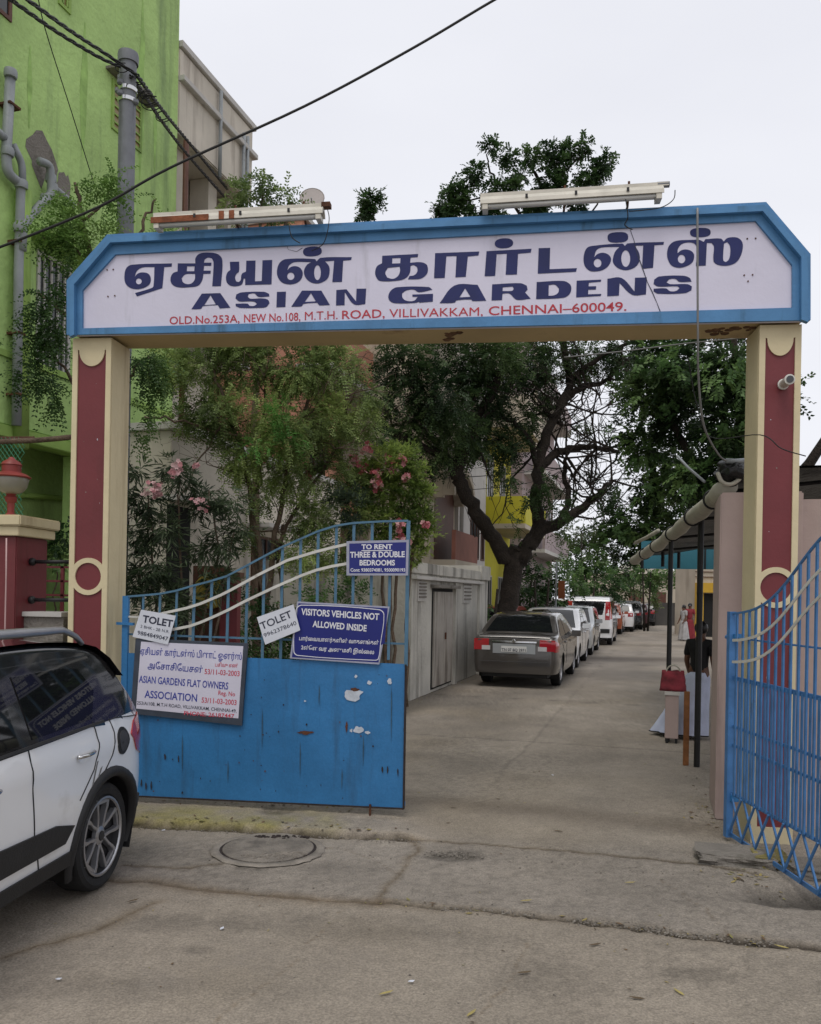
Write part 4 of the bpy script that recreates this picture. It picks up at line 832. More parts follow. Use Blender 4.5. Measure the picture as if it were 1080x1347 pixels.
# -- peach building
pb = thing('peach_building', 'peach coloured apartment block behind the garden trees', 'building', SF((19, -8.2, 0)))
sbox(pb, 'wall', M['peach'], 17.3, 21.6, -16, -8.0, 0, 10.4, .02); sbox(pb, 'parapet_cap', M['white_trim'], 17.25, 21.7, -16.05, -7.93, 10.402, 10.5)
sbox(pb, 'floor_slab', M['white_trim'], 17.25, 21.7, -8.1, -7.2, 3.5, 3.65); sbox(pb, 'floor_slab', M['white_trim'], 17.25, 21.7, -8.1, -7.2, 6.9, 7.05)
sbox(pb, 'balcony_wall', M['peach'], 17.26, 21.68, -7.32, -7.2, 7.052, 8.0); sbox(pb, 'balcony_wall', M['peach'], 17.26, 21.68, -7.32, -7.2, 3.652, 4.6)
for z in (.9, 4.7, 8.1):
    for s0 in (17.8, 19.8): window(pb, s0, s0 + 1.2, z, z + 1.4, -8.0, M['brown'], M['glass_b'], 3)
fxf = Fr(SF((17.3, 0, 0)), SF.y, -SF.x)
for z in (1.0, 4.8, 8.2):
    for t0 in (-11.2, -13.6):
        f_ = fill2d('window', [[(t0, z), (t0 + 1.2, z), (t0 + 1.2, z + 1.4), (t0, z + 1.4)], [(t0 + .06, z + .06), (t0 + 1.14, z + .06), (t0 + 1.14, z + 1.34), (t0 + .06, z + 1.34)]], Fr(SF((17.3, 0, 0)), SF.y, SF.x), -.002, M['brown'], pb, .04)
        MB().quad([SF((17.292, t0 + .06, z + .06)), SF((17.292, t0 + 1.14, z + .06)), SF((17.292, t0 + 1.14, z + 1.34)), SF((17.292, t0 + .06, z + 1.34))]).build('pane', M['glass_b'], f_, fix=False)
q = P(411, 264, 19.6); t = thing('satellite_dish', 'small grey satellite dish on the peach building roof', 'satellite dish', q - Vector((0, 0, .5)))
dfr = Fr(q, (1, 0, 0), (0, .35, 1), (0, -1, .35)); MB().lathe(dfr, [(.30, .09), (.29, .10), (.2, .04), (.08, .005), (.02, 0), (.02, -.012), (.2, .025), (.30, .085)], 20).build('dish', mat('pinkish grey dish', (.30, .26, .25), .5), t, smooth=.5)
MB().tube([q - Vector((0, 0, .62)), q - Vector((0, -.03, .1)), q + Vector((0, -.25, -.05))], .015, 6).build('arm', M['pvc'], t)
# -- grey compound outbuilding along the lane
a0 = st(539, 925, -4.0)[0]; a1 = 19.6
gw = thing('grey_outbuilding', 'rain streaked grey outbuilding along the left edge of the lane', 'building', SF((a0, -4.6, 0)))
sbox(gw, 'wall', M['grey_wall'], a0, a1, -6.8, -4.0, 0, 2.16, .01); sbox(gw, 'parapet', M['grey_wall'], a0 - .02, a1 - 1.0, -6.85, -3.96, 2.162, 2.36, .012)
sbox(gw, 'ledge', M['white_trim'], a0 - .03, a1 - .9, -4.0, -3.9, 2.06, 2.12, .006); sbox(gw, 'parapet', M['grey_wall'], a1 - .98, a1 + .02, -6.85, -3.94, 2.165, 2.5, .012)
da, db = st(568, 830, -4)[0], st(593, 830, -4)[0]
M['door_grey'] = mat('stained steel door', (.36, .33, .29), .7, .15, 2, .1, 20, dirt=(.06, .04, .03), dscale=2, dth=.5, streak=True)
sbox(gw, 'door_recess', M['dark'], da - .04, db + .04, -4.0, -3.985, .06, 1.92)
for k in range(2):
    w_ = (db - da) / 2; d_ = sbox(gw, 'door_leaf', M['door_grey'], da + k * w_ + .012, da + (k + 1) * w_ - .012, -3.984, -3.955, .1, 1.86)
sbox(gw, 'door_hood', M['concrete'], da - .15, db + .15, -4.0, -3.84, 1.93, 1.99)
sbox(gw, 'door_handle', M['rust'], (da + db) / 2 + .05, (da + db) / 2 + .12, -3.95, -3.93, .95, 1.08)
for (x0, x1, y0, y1) in ((549, 559, 757, 787), (609, 618, 760, 790)):
    p0 = st(x0, y0, -4); p1 = st(x1, y1, -4)
    v_ = sbox(gw, 'vent', M['white_trim'], p0[0], p1[0], -4.0, -3.975, p1[1] - .05, p0[1] - .1)
    for k in range(5):
        z = p1[1] - .02 + (p0[1] - .1 - p1[1] + .0) * (k + .5) / 5; SB(MB(), p0[0] + .04, p1[0] - .04, -3.975, -3.955, z, z + .03).build('slat', M['concrete'], v_)
for s in (a0 + 2.9, a0 + 5.2): sbox(gw, 'pilaster', M['grey_wall'], s, s + .22, -4.0, -3.94, 0, 2.05)
# -- cream house with arched balcony
ch = thing('cream_house', 'cream house with an arched balcony behind the grey outbuilding', 'building', SF((21, -5.8, 0)))
sbox(ch, 'wall', M['cream_wall'], 20.0, 22.8, -12, -5.6, 0, 8.6, .02); sbox(ch, 'wall', M['white_trim'], 22.82, 25.9, -12, -5.4, 0, 9.0, .02)
FT = Fr(SF((0, -5.6, 0)), SF.x, -SF.y)
sbox(ch, 'balcony_opening', M['brown'], 20.4, 22.4, -5.6, -5.585, 2.7, 4.6); fill2d('balcony_arch', [[(20.2, 4.3), (20.2, 5.3), (22.6, 5.3), (22.6, 4.3)] + arc((21.4, 4.3), 1.0, 0, 180, 14, .62)], FT, -.02, M['cream_wall'], ch, .25)
fill2d('arch_hood', [arc((21.4, 4.35), 1.25, 0, 180, 16, .85) + arc((21.4, 4.35), 1.08, 180, 0, 16, .68)], FT, -.28, M['cream_wall'], ch, .3)
sbox(ch, 'balcony_wall', M['cream_wall'], 20.1, 22.7, -5.6, -4.95, 2.55, 2.7); sbox(ch, 'balcony_wall', mat('faded red balcony panel', (.25, .10, .07), .8, .15, 2, .1), 20.1, 22.7, -5.05, -4.95, 2.702, 3.45)
sbox(ch, 'cornice', M['white_trim'], 19.95, 22.85, -5.6, -5.2, 5.5, 5.62); sbox(ch, 'corner_strip', M['white_trim'], 22.6, 22.8, -5.6, -5.5, 0, 8.6)
p0 = st(615, 682, -5.4); window(ch, 23.7, 24.9, 2.9, 4.2, -5.4, M['brown'], M['dark'], 2); window(ch, 25.2, 25.7, 2.9, 4.2, -5.4, M['brown'], M['dark'], 1); window(ch, 23.7, 24.9, 6.0, 7.3, -5.4, M['brown'], M['glass_b'], 2, True, M['white_trim'])
# -- yellow house with projecting balconies
yh = thing('yellow_house', 'bright yellow house with projecting balconies behind the big tree trunk', 'building', SF((28, -5.6, 0)))
sbox(yh, 'wall', M['yellow_wall'], 26.0, 31.5, -13, -5.6, 0, 7.2, .02); sbox(yh, 'upper_wall', M['cream_wall'], 26.0, 31.5, -13, -5.6, 7.202, 10.5, .02)
for z in (4.0, 7.3):
    sbox(yh, 'floor_slab', M['cream_wall'], 26.4, 31.2, -5.6, -4.2, z, z + .16, .01); ym_ = M['yellow_wall'] if z < 5 else M['cream_wall']
    sbox(yh, 'balcony_wall', ym_, 26.42, 31.18, -4.32, -4.2, z + .162, z + 1.05); sbox(yh, 'balcony_wall', ym_, 26.42, 26.54, -5.6, -4.33, z + .162, z + 1.05)
    sbox(yh, 'balcony_column', M['cream_wall'], 28.6, 28.8, -4.32, -4.22, z + 1.052, z + 3.2)
for z in (1.0, 5.1, 8.4):
    for s0 in (26.9, 29.2): window(yh, s0, s0 + 1.1, z, z + 1.5, -5.6, M['white_trim'], M['glass_b'], 2)
sbox(yh, 'awning', mat('blue awning sheet', (.08, .16, .30), .6), 29.6, 31.2, -5.59, -4.9, 3.2, 3.26)
# -- far pinkish grey block
fb = thing('pinkish_block', 'pinkish grey apartment block beyond the yellow house', 'building', SF((36, -5.6, 0)))
sbox(fb, 'wall', M['far_pink'], 33.0, 43.0, -15, -5.4, 0, 12.6, .02); sbox(fb, 'parapet_cap', M['white_trim'], 32.9, 43.1, -15, -5.3, 12.602, 12.75)
for z in (3.6, 6.8, 10.0):
    sbox(fb, 'floor_slab', M['white_trim'], 33.4, 42.6, -5.4, -4.5, z, z + .15); sbox(fb, 'balcony_wall', M['far_pink'], 33.4, 42.6, -4.6, -4.5, z + .152, z + 1.0)
    for s0 in (34, 36.5, 39, 41): window(fb, s0, s0 + 1.2, z + 1.2, z + 2.5, -5.4, M['brown'], M['glass_b'], 1)
# -- end of the lane
ew = thing('end_building', 'pale house with two brown windows at the far end of the lane', 'building', P(838, 800, 60) * Vector((1, 1, 0)))
EF = Fr(P(800, 800, 60) * Vector((1, 1, 0)), (1, .0, 0), (0, 1, 0))
MB().box(EF, (-1.5, 0, 0), (5.0, 6, 3.6)).build('wall', M['cream_wall'], ew); MB().prism(Fr(EF.o, EF.x, EF.y), [(.5, 3.602), (5.3, 3.602), (3.0, 4.6)], -.3, 6).build('gable', M['white_wall'], ew)
for x in (1.5, 3.2): MB().box(EF, (x, -.06, 1.2), (x + 1.0, .0, 2.3)).build('window', M['brown'], ew)
cw = thing('end_wall', 'dark compound wall closing the far end of the lane', 'wall', P(870, 820, 56) * Vector((1, 1, 0)))
WFm = Fr(P(800, 800, 56) * Vector((1, 1, 0)), (1, 0, 0), (0, 1, 0)); M['dark_wall'] = mat('dark weathered wall', (.07, .065, .06), .9, .2, 1, .2)
MB().box(WFm, (-8, 0, 0), (26, .25, 1.55)).build('wall', M['dark_wall'], cw); MB().box(WFm, (4.6, -.1, 0), (8.6, -.002, 1.95)).build('gate_panel', M['dark_wall'], cw)
yb = thing('yellow_shop', 'yellow and cream low building beyond the shed at the right of the lane', 'building', P(915, 820, 40) * Vector((1, 1, 0)))
YF = Fr(P(914, 800, 40) * Vector((1, 1, 0)), (1, 0, 0), (0, 1, 0))
MB().box(YF, (0, 0, 0), (9, 3, 3.7)).build('wall', M['cream_wall'], yb); M['ochre'] = mat('ochre paint', (.50, .30, .03), .8, .12, 1, .1)
MB().box(YF, (-.02, -.35, 2.15), (9, -.002, 2.62)).build('fascia', M['ochre'], yb); MB().box(YF, (-.02, -.22, 0), (.35, -.003, 2.15)).build('column', M['ochre'], yb); MB().box(YF, (1.0, -.1, .0), (2.4, -.003, 1.5)).build('panel', M['ochre'], yb); MB().box(YF, (.4, -.05, 0), (.95, -.003, 2.1)).build('doorway', M['dark'], yb); MB().box(YF, (.9, -.12, 1.3), (1.4, -.101, 2.1)).build('window', M['dark'], yb)
for k in range(3): MB().box(YF, (-.02, -.06, 2.9 + k * .25), (9, -.003, 2.93 + k * .25)).build('band', M['brown'], yb)

# ------------------------------------------------------------------ compound pillar, rail, lamp at the left
CPc = AF.px(22, 700, -.02); CPX = CPc[0]; CF = Fr(AF((CPX, -.02, 0)), AF.x)
cp = thing('compound_pillar', 'dark red compound pillar with a cream cap carrying the lamp', 'pillar', AF((CPX - .25, .2, 0)))
MB().box(CF, (-.55, 0, 0), (0, .46, 2.22)).build('shaft', M['maroon'], cp, bevel=.008); 
MB().box(CF, (-.60, -.045, 2.222), (.045, .505, 2.30)).build('cap', M['cream'], cp, bevel=.006); MB().box(CF, (-.63, -.075, 2.302), (.075, .535, 2.39)).build('cap', M['cream'], cp, bevel=.01)
pxtube([(8.5, 708, 6.52), (8, 760, 6.52), (6.5, 830, 6.52), (5, 900, 6.52)], .006, mat('pale pink conduit', (.5, .33, .32), .6), 'conduit', cp)
LF = Fr(AF((AF.px(14, 680, .2)[0], .2, 2.392)), (1, 0, 0), (0, 1, 0))
lp = thing('post_lamp', 'red hooded post lamp with a frosted bowl on the compound pillar', 'lamp', LF.o)
M['lamp_paint'] = mat('dull red lamp paint', (.22, .035, .03), .5, .2, 8, .1, dirt=(.3, .15, .12), dscale=7, dth=.6)
MB().lathe(LF, [(.05, 0), (.05, .02), (.028, .04), (.03, .12), (.045, .14), (.05, .17), (.035, .19), (.055, .215), (.02, .22)], 16).build('stem', M['lamp_paint'], lp, smooth=.6)
bowl = bpy.data.materials.new('frosted lamp bowl'); bowl.use_nodes = True; b_ = bowl.node_tree.nodes['Principled BSDF']; b_.inputs['Base Color'].default_value = (.35, .33, .27, 1); b_.inputs['Roughness'].default_value = .25; b_.inputs['Transmission Weight'].default_value = .35
MB().lathe(LF, [(.045, .20), (.09, .215), (.125, .26), (.14, .32), (.137, .335), (.05, .336)], 20).build('bowl', bowl, lp, smooth=.6)
MB().lathe(LF, [(.15, .335), (.158, .345), (.12, .37), (.078, .385), (.078, .44), (.085, .445), (.07, .47), (.03, .495), (.02, .51), (.004, .515)], 20).build('hood', M['lamp_paint'], lp, smooth=.5)
rl = thing('compound_railing', 'black railing bars between the red pillar and the gateway', 'railing', AF((CPX + .3, .2, 0)))
for y in (739, 789):
    a = CF.px(38, y, .2); L_ = AF.px(95, y, .18)[0] - CPX
    mb = MB(); mb.tube([CF((-.02, .2, a[1])), CF((L_, .2, a[1] + .005))], .016, 8); mb.build('rail', M['black_iron'], rl, smooth=True)
    MB().ball(CF((.02, .2, a[1])), .034, 10, 7).build('boss', M['black_iron'], rl, smooth=True)
lw = thing('low_compound_wall', 'low weathered compound wall below the railing at the left', 'wall', AF((CPX + .3, .3, 0)))
MB().box(CF, (.002, .12, 0), (AF.px(92, 800, .2)[0] - CPX, .34, 1.56)).build('wall', M['concrete'], lw); MB().box(CF, (.002, .09, 1.562), (AF.px(92, 800, .2)[0] - CPX - .003, .37, 1.6)).build('coping', M['white_trim'], lw)
MB().box(CF, (-5.5, .12, 0), (-.552, .34, 1.9)).build('wall', M['maroon'], lw)
fr_ = Fr(P(50, 790, 8.2) * Vector((1, 1, 0)), (1, 0, 0), (0, 1, 0))
rk = thing('red_iron_rack', 'dark red iron rack stacked behind the low wall', 'rack', fr_.o)
for z in (1.72, 1.86, 2.0): MB().box(fr_, (.02, 0, z), (.55, .03, z + .02)).build('rung', M['maroon'], rk)
for x in (.02, .22, .42): MB().box(fr_, (x, 0, 0), (x + .03, .03, 2.02)).build('upright', M['maroon'], rk)
MB().box(fr_, (-.08, -.1, 0), (-.03, -.06, 2.1)).build('pale_post', M['pvc'], rk)
# netting behind the lamp
q = P(12, 630, 8.0); nf = Fr((q.x, q.y, 0), AF.x); nt_ = thing('green_net', 'green garden netting hanging behind the red lamp', 'net', (q.x, q.y, 2.4)); mb = MB()
for k in range(-30, 12):
    for sg in (1, -1):
        pts = [(k * .045 + sg * u, 2.42 + u * 1.35) for u in np.linspace(0, .62, 12)] if sg > 0 else [(k * .045 + .62 - u, 2.42 + u * 1.35) for u in np.linspace(0, .62, 12)]
        pts = [p_ for p_ in pts if -.95 < p_[0] < .16]
        if len(pts) > 1: mb.tube([nf((pts[0][0], .004 * sg, pts[0][1])), nf((pts[-1][0], .004 * sg, pts[-1][1]))], .0035, 4, False)
mb.build('mesh', mat('green net cord', (.05, .22, .12), .7), nt_)['kind'] = 'stuff'
MB().box(nf, (-.9, .0, 3.25), (.25, .012, 3.27)).build('rod', M['brown'], nt_)
br_ = pxtube([(-60, 584, 7.4), (0, 581, 7.35), (50, 579, 7.3), (94, 575, 7.2)], .024, M['bark2'], 'horizontal_pole', None, 8, 3); tag(br_, 'brown bamboo pole running level to the left gateway pillar', 'pole')

# ------------------------------------------------------------------ street pole and overhead wires
q = P(166.5, 200, 9.0); PF = Fr((q.x, q.y, 0), (1, 0, 0), (0, 1, 0)); ptop = 1.8 + (779 - 76) / 1080 * 9.0
up = thing('utility_pole', 'grey round utility pole rising behind the left end of the name board', 'pole', (q.x, q.y, 0))
MB().lathe(PF, [(.088, 0), (.09, ptop - .12), (.09, ptop)], 20).build('shaft', M['pole'], up, smooth=.6); MB().lathe(PF, [(.108, ptop - .10), (.112, ptop - .02), (.108, ptop + .012), (.09, ptop + .014)], 20).build('cap', M['pole'], up, smooth=.6)
for z in (ptop - .42, ptop - .54): MB().lathe(PF, [(.098, z), (.104, z + .005), (.104, z + .045), (.098, z + .05)], 20).build('clamp', M['chrome'], up, smooth=.6)
for k in range(7):
    a = random.uniform(0, 6.28); z = ptop - .2 - k * .06; p0 = PF((.1 * math.cos(a), .1 * math.sin(a), z)); MB().lathe(Fr(p0, (1, 0, 0), (0, 1, 0)), [(.02, 0), (.035, .015), (.035, .05), (.015, .06)], 10).build('insulator', M['pole'], up, smooth=.5)
def wire(pts, r, m, label, cat='cable', sub=6, twist=0):
    q = [P(*p) for p in pts]; out = []
    for i in range(len(q) - 1):
        p0 = q[max(i - 1, 0)]; p1 = q[i]; p2 = q[i + 1]; p3 = q[min(i + 2, len(q) - 1)]
        for k in range(sub):
            t = k / sub; out.append(.5 * ((2 * p1) + (-p0 + p2) * t + (2 * p0 - 5 * p1 + 4 * p2 - p3) * t * t + (-p0 + 3 * p1 - 3 * p2 + p3) * t ** 3))
    out.append(q[-1])
    if not twist: o = MB().tube(out, r, 6).build('overhead_cable', m, None, smooth=True)
    else:
        dense = []
        for a, b in zip(out, out[1:]):
            n = max(2, int((b - a).length / .05))
            for k in range(n): dense.append(a.lerp(b, k / n))
        mb = MB()
        for j in range(3):
            mb.tube([p + Vector((math.cos(i * .55 + j * 2.09), 0, math.sin(i * .55 + j * 2.09))) * r * 1.1 for i, p in enumerate(dense)], r * .8, 5)
        o = mb.build('overhead_cable', m, None, smooth=True)
    return tag(o, label, cat, 'overhead cables')
wire([(720, -38, 5.6), (650, 0, 5.6), (540, 65, 5.6), (400, 140, 5.6), (225, 220, 5.6), (130, 272, 5.6), (0, 325, 5.6), (-120, 368, 5.6)], .0085, M['cable'], 'long black cable sagging across the sky above the name board')
wire([(-40, -38, 6), (15, 0, 6.6), (75, 42, 7.6), (130, 75, 8.5), (160, 88, 8.9)], .011, M['cable'], 'lower twisted cable from the top left corner to the pole', twist=1)
wire([(-10, -35, 6), (37, 0, 6.7), (95, 42, 7.7), (141, 72, 8.5), (182, 100, 8.9)], .011, M['cable'], 'upper twisted cable from the top left corner to the pole', twist=1)
wire([(180, 98, 8.9), (197, 122, 9.8), (222, 155, 11.5), (255, 195, 13.5), (300, 250, 16)], .014, M['cable'], 'right hand twisted cable running from the pole along the lane', twist=1)
wire([(172, 100, 8.9), (192, 128, 9.8), (215, 162, 11.5), (248, 205, 13.5), (298, 262, 16)], .014, M['cable'], 'left hand twisted cable running from the pole along the lane', twist=1)
wire([(48, -15, 8), (60, 40, 9), (95, 150, 10), (125, 246, 10.5)], .006, M['cable'], 'thin wire hanging in front of the green wall')
for k in range(9):
    x = random.uniform(160, 215); y = 100 + (x - 170) * 1.2; r_ = random.uniform(6, 14); Z = 8.85 + max(0, (x - 175)) * .02
    q_ = [(x + r_ * math.cos(a), y + r_ * .7 * math.sin(a), Z) for a in np.linspace(.4, 5.2, 9)]
    pxtube(q_, .006, M['cable'], 'wire_coil', up, 5, 2)
wire([(742, 470, 8), (820, 462, 8), (900, 452, 7.6), (985, 444, 7)], .006, M['cable_grey'], 'pale thin wire slung below the beam at right')
wire([(500, 628, 21), (600, 628, 21), (700, 620, 22), (850, 600, 24)], .012, M['cable_grey'], 'thin wire crossing the lane in front of the big tree')
wire([(610, 645, 22), (700, 634, 22), (800, 596, 22), (950, 560, 20)], .010, M['cable_grey'], 'second thin wire crossing the lane below the first')
wire([(917.5, 286, 6.5), (917.5, 276, 6.2), (917.5, 277, 5.97), (917.5, 300, 5.93), (918, 436, 6.0), (919, 500, 6.2), (926, 560, 6.5), (944, 596, 6.8), (958, 607, 6.9), (978, 608, 6.9)], .008, M['cable_grey'], 'grey cable hanging down over the right part of the name board')
wire([(905, 470, 6.6), (916, 530, 6.6), (935, 575, 6.6), (1000, 572, 5.9), (1028, 590, 5.8), (1060, 600, 5.8)], .004, M['cable'], 'thin cable looping from the beam to the right pillar')
wire([(823, 262, 5.7), (826, 285, 5.72), (822, 296, 5.8), (832, 302, 5.8)], .004, M['cable'], 'short wire drooping from the right tube light')
wire([(431, 276, 6.1), (433, 288, 6.1), (430, 308, 6.1), (424, 322, 6.15), (410, 330, 6.3)], .0035, M['cable'], 'short wire drooping from the left tube light')
wire([(888, 250, 5.7), (886, 262, 5.7), (872, 272, 5.7), (850, 276, 5.8), (828, 278, 5.9)], .0035, M['cable'], 'looped wire under the right tube light end')
wire([(380, 296, 6.2), (384, 312, 6.2), (395, 320, 6.2)], .004, M['cable'], 'wire stub hanging over the top blue border')

# ------------------------------------------------------------------ tube lights over the board
def tube_light(label, xl, yl, xr, yr, hpx, d, rusty):
    c = AF.px((xl + xr) / 2, (yl + yr) / 2, d); t = thing('tube_light', label, 'light fitting', AF((c[0], d, c[1])), 'tube lights over the name board')
    a = AF.px(xl, yl, d); b = AF.px(xr, yr, d); a_ = Vector(AF((a[0], d, a[1]))); b_ = Vector(AF((b[0], d, b[1]))); L_ = (b_ - a_).length
    f = Fr(a_, b_ - a_, AF.y, (b_ - a_).normalized().cross(AF.y)); f.z = f.x.cross(f.y).normalized()
    prof = [(-.055, -.03), (-.05, .0), (-.022, .035), (.022, .035), (.05, .0), (.055, -.03), (.05, -.032), (.018, .005), (-.018, .005), (-.05, -.032)]
    mb = MB(); n = len(prof); vs = [f((x, p[0], p[1])) for x in (0, L_) for p in prof]
    mb.add(vs, [tuple(range(n)), tuple(range(2 * n - 1, n - 1, -1))] + [(i, (i + 1) % n, n + (i + 1) % n, n + i) for i in range(n)]); mb.build('reflector', M['tube_white'], t)
    MB().box(f, (L_ * .0, -.02, .036), (L_ * 1.03, .02, .062)).build('spine', M['tube_white'] if not rusty else M['tube_white'], t)
    MB().tube([f((.04, -.028, -.045)), f((L_ - .04, -.028, -.045))], .017, 10).build('tube', M['tube_glass'], t, smooth=True)
    for x in (.015, L_ - .055): MB().box(f, (x, -.05, -.07), (x + .04, .045, -.033)).build('lamp_holder', M['tube_white'], t)
    for x in (.25, .52, .80): MB().box(f, (x * L_, -.06, -.008), (x * L_ + .018, -.052, .02)).build('clip', M['black_iron'], t)
    if rusty:
        for x0, x1 in ((-.004, .34), (.40, .43), (.46, .49)): MB().box(f, (x0 * L_, -.0575, -.0335), (x1 * L_, -.0505, .012 if x0 < 0 else .03)).build('rust_patch', M['rust_orange'], t)
        MB().box(f, (L_ * .99, -.03, .03), (L_ * 1.04, .03, .066)).build('end_cap', M['rust'], t)
    else: MB().tube([f((L_ * .97, 0, .05)), f((L_ * 1.035, 0, .05))], .022, 10).build('end_cap', M['pole'], t)
    for x in (.47, .82) if not rusty else (.48, .88):
        p_ = f((x * L_, .02, .05)); q_ = Vector((p_.x, p_.y, 0)) + AF.y * .30; top = np.interp((q_ - AF.o).dot(AF.x), [OUT[2][0], OUT[3][0]], [OUT[2][1], OUT[3][1]])
        MB().tube([p_ + Vector((0, 0, .05)), p_, Vector((p_.x, p_.y, top + .01)) + AF.y * .06, Vector((q_.x, q_.y, top + .01))], .009, 6).build('bracket', M['rust'], t)
M['rust_orange'] = mat('orange rust', (.22, .075, .035), .9, .35, 14, .3, 60, dirt=(.40, .33, .26), dscale=8, dth=.6)
tube_light('rusty white tube light fitting over the left half of the name board', 203, 292, 426, 279, 20, -.14, True)
tube_light('pale grey tube light fitting over the right half of the name board', 632, 267, 872, 252, 20, -.14, False)

# ------------------------------------------------------------------ shed on the right
sh = thing('roadside_shed', 'open shed with a rolled cream tarpaulin edge on dark posts right of the lane', 'shed', G(900, 1000))
R0, R1 = P(958, 640, 7.0), P(834, 737, 15.0); n_ = 26; pts = []; rr = []
for i in range(n_):
    u = i / (n_ - 1); p = R0.lerp(R1, u); p.z -= .05 * math.sin(u * math.pi) ; p.z += .012 * math.sin(u * 31); pts.append(p); rr.append(.080 * (1 + .09 * math.sin(u * 47) - (.10 if i % 5 == 2 else 0)))
MB().tube(pts, rr, 16).build('rolled_tarpaulin', M['tarp'], sh, smooth=True)
dirr = (R1 - R0).normalized()
for u in (.08, .22, .40, .60, .78):
    p = R0.lerp(R1, u); p.z -= .05 * math.sin(u * math.pi); s2 = dirr.cross(Vector((0, 0, 1))).normalized(); u2 = s2.cross(dirr)
    MB().tube([p + (s2 * math.cos(a) + u2 * math.sin(a)) * .088 for a in np.linspace(0, 6.283, 19)], .011, 6, False).build('rope', M['black_iron'], sh)
side_v = Vector((ca, -sa, 0)); e0 = R0 + Vector((0, 0, .07)); e1 = R1 + Vector((0, 0, .07))
mb = MB(); rows = []
for i in range(14):
    u = i / 13; row = []
    for j in range(7):
        v = j / 6; p = e0.lerp(e1, u) + side_v * (v * 3.2 + .02) + Vector((0, 0, .30 * v + .03 * math.sin(i * 1.7 + j * 2.3) * (1 if 0 < j < 6 else 0))); row.append(p)
    rows.append(row)
vs = [p for r in rows for p in r]; vs2 = [p + Vector((0, 0, .02)) for p in vs]; fs = [(i * 7 + j, i * 7 + j + 1, (i + 1) * 7 + j + 1, (i + 1) * 7 + j) for i in range(13) for j in range(6)]
MB().add(vs, fs).add(vs2, [f[::-1] for f in fs]).build('roof_sheet', M['black_sheet'], sh, smooth=True, fix=False)
pxtube([(890, 636, 7.3), (929, 636, 7.3)], .0, M['pvc'], 'x', sh) if False else None
pxtube([(891, 600, 7.6), (905, 615, 7.4), (927, 634, 7.2)], .012, M['pvc'], 'rod', sh); pxtube([(836, 714, 13.6), (851, 707, 12.8), (866, 698, 12)], .03, M['tarp'], 'rod', sh)
pxtube([(955, 606, 6.9), (966, 607, 6.9), (980, 606, 6.9)], .022, M['pvc'], 'rod', sh)
a = P(944, 628, 6.95); pxtube([(944, 622, 6.93), (950, 634, 6.9), (962, 637, 6.9), (974, 628, 6.9), (977, 615, 6.9)], .018, M['tarp'], 'tarpaulin_fold', sh, 8, 4)
# knot of sheet at the near end
bm = bmesh.new(); bmesh.ops.create_icosphere(bm, subdivisions=4, radius=1)
for v in bm.verts: n = noise.noise_vector(v.co * 2.2) * .35 + noise.noise_vector(v.co * 6) * .1; v.co = Vector((v.co.x * .12, v.co.y * .16, v.co.z * .10)) + n * .12
cen = P(962, 622, 7.0); me = bpy.data.meshes.new('bundled_sheet'); bmesh.ops.translate(bm, verts=bm.verts, vec=cen - XF[sh.name].translation); bm.to_mesh(me); bm.free(); me.shade_smooth(); me.materials.append(M['black_sheet']); o = link(bpy.data.objects.new('bundled_sheet', me)); o.parent = sh
def post(px, py, r, h, m=None, nm='post'):
    q = G(px, py); MB().tube([(q.x, q.y, -.02), (q.x + h * .0, q.y, h)], r, 10).build(nm, m or M['black_iron'], sh, smooth=.6); return q
post(878, 975, .030, 2.62); post(916.5, 1009, .032, 2.66); q = G(878, 975)
for x, Z in ((845, 15.2), (872, 14.2), (893, 14.8)): p = P(x, 730, Z); MB().tube([(p.x, p.y, 2.36), (p.x, p.y, 2.66)], .03, 8).build('strut', M['black_iron'], sh, smooth=.6)
p0 = P(843, 748, 15.4); p1 = P(960, 748, 15.0); tf = Fr((p0.x, p0.y, 0), (p1.x - p0.x, p1.y - p0.y, 0)); Lp = (p1 - p0).length
MB().box(tf, (0, 0, p0.z), (Lp, .03, p0.z + .52)).build('teal_panel', M['teal'], sh)
for k in range(3): MB().box(tf, (.5 + k * .62, -.02, p0.z + .002), (.53 + k * .62, -.001, p0.z + .515)).build('panel_strip', M['black_iron'], sh)
for u in (.05, .3, .55, .8): a = e0.lerp(e1, u); MB().tube([a - Vector((0, 0, .06)), a + side_v * 3.2 + Vector((0, 0, .24))], .02, 6).build('rafter', M['black_iron'], sh)
pcw = thing('pink_wall_end', 'dusty pink plastered wall end just inside the right gateway pillar', 'wall', G(940, 1072))
c0 = P(945.5, 800, 6.72); pf = Fr((c0.x, c0.y, 0), (ca, -sa, 0), (sa, ca, 0))
MB().box(pf, (0, 0, 0), (.62, .8, 2.68)).build('wall', M['pink_col'], pcw, bevel=.012); MB().box(pf, (.622, .05, 0), (3.2, .25, 2.62)).build('return_wall', M['pink_col'], pcw)
# plank, box with bag
q0 = G(902, 1007); pk = MB().box(Fr((q0.x, q0.y, 0), (.995, .1, 0), (-.1, .995, 0), (.02, .06, 1)), (-.03, -.012, 0), (.03, .012, .80)).build('timber_plank', M['wood'], None, bevel=.004); tag(pk, 'orange brown timber plank leaning beside the shed post', 'plank')
q0 = G(882, 978); bf = Fr((q0.x, q0.y, 0), (ca, -sa, 0), (sa, ca, 0)); bx_ = thing('stool_box', 'small pale pinkish box stand carrying the red bag beside the shed post', 'stand', (q0.x, q0.y, 0))
MB().box(bf, (-.07, 0, .06), (.09, .3, .60)).build('body', M['pink_col'], bx_, bevel=.006); MB().box(bf, (-.08, -.01, .602), (.10, .31, .645)).build('top', M['white_trim'], bx_)
for x in (-.06, .05): MB().box(bf, (x, .01, 0), (x + .03, .04, .06)).build('foot', M['black_iron'], bx_)
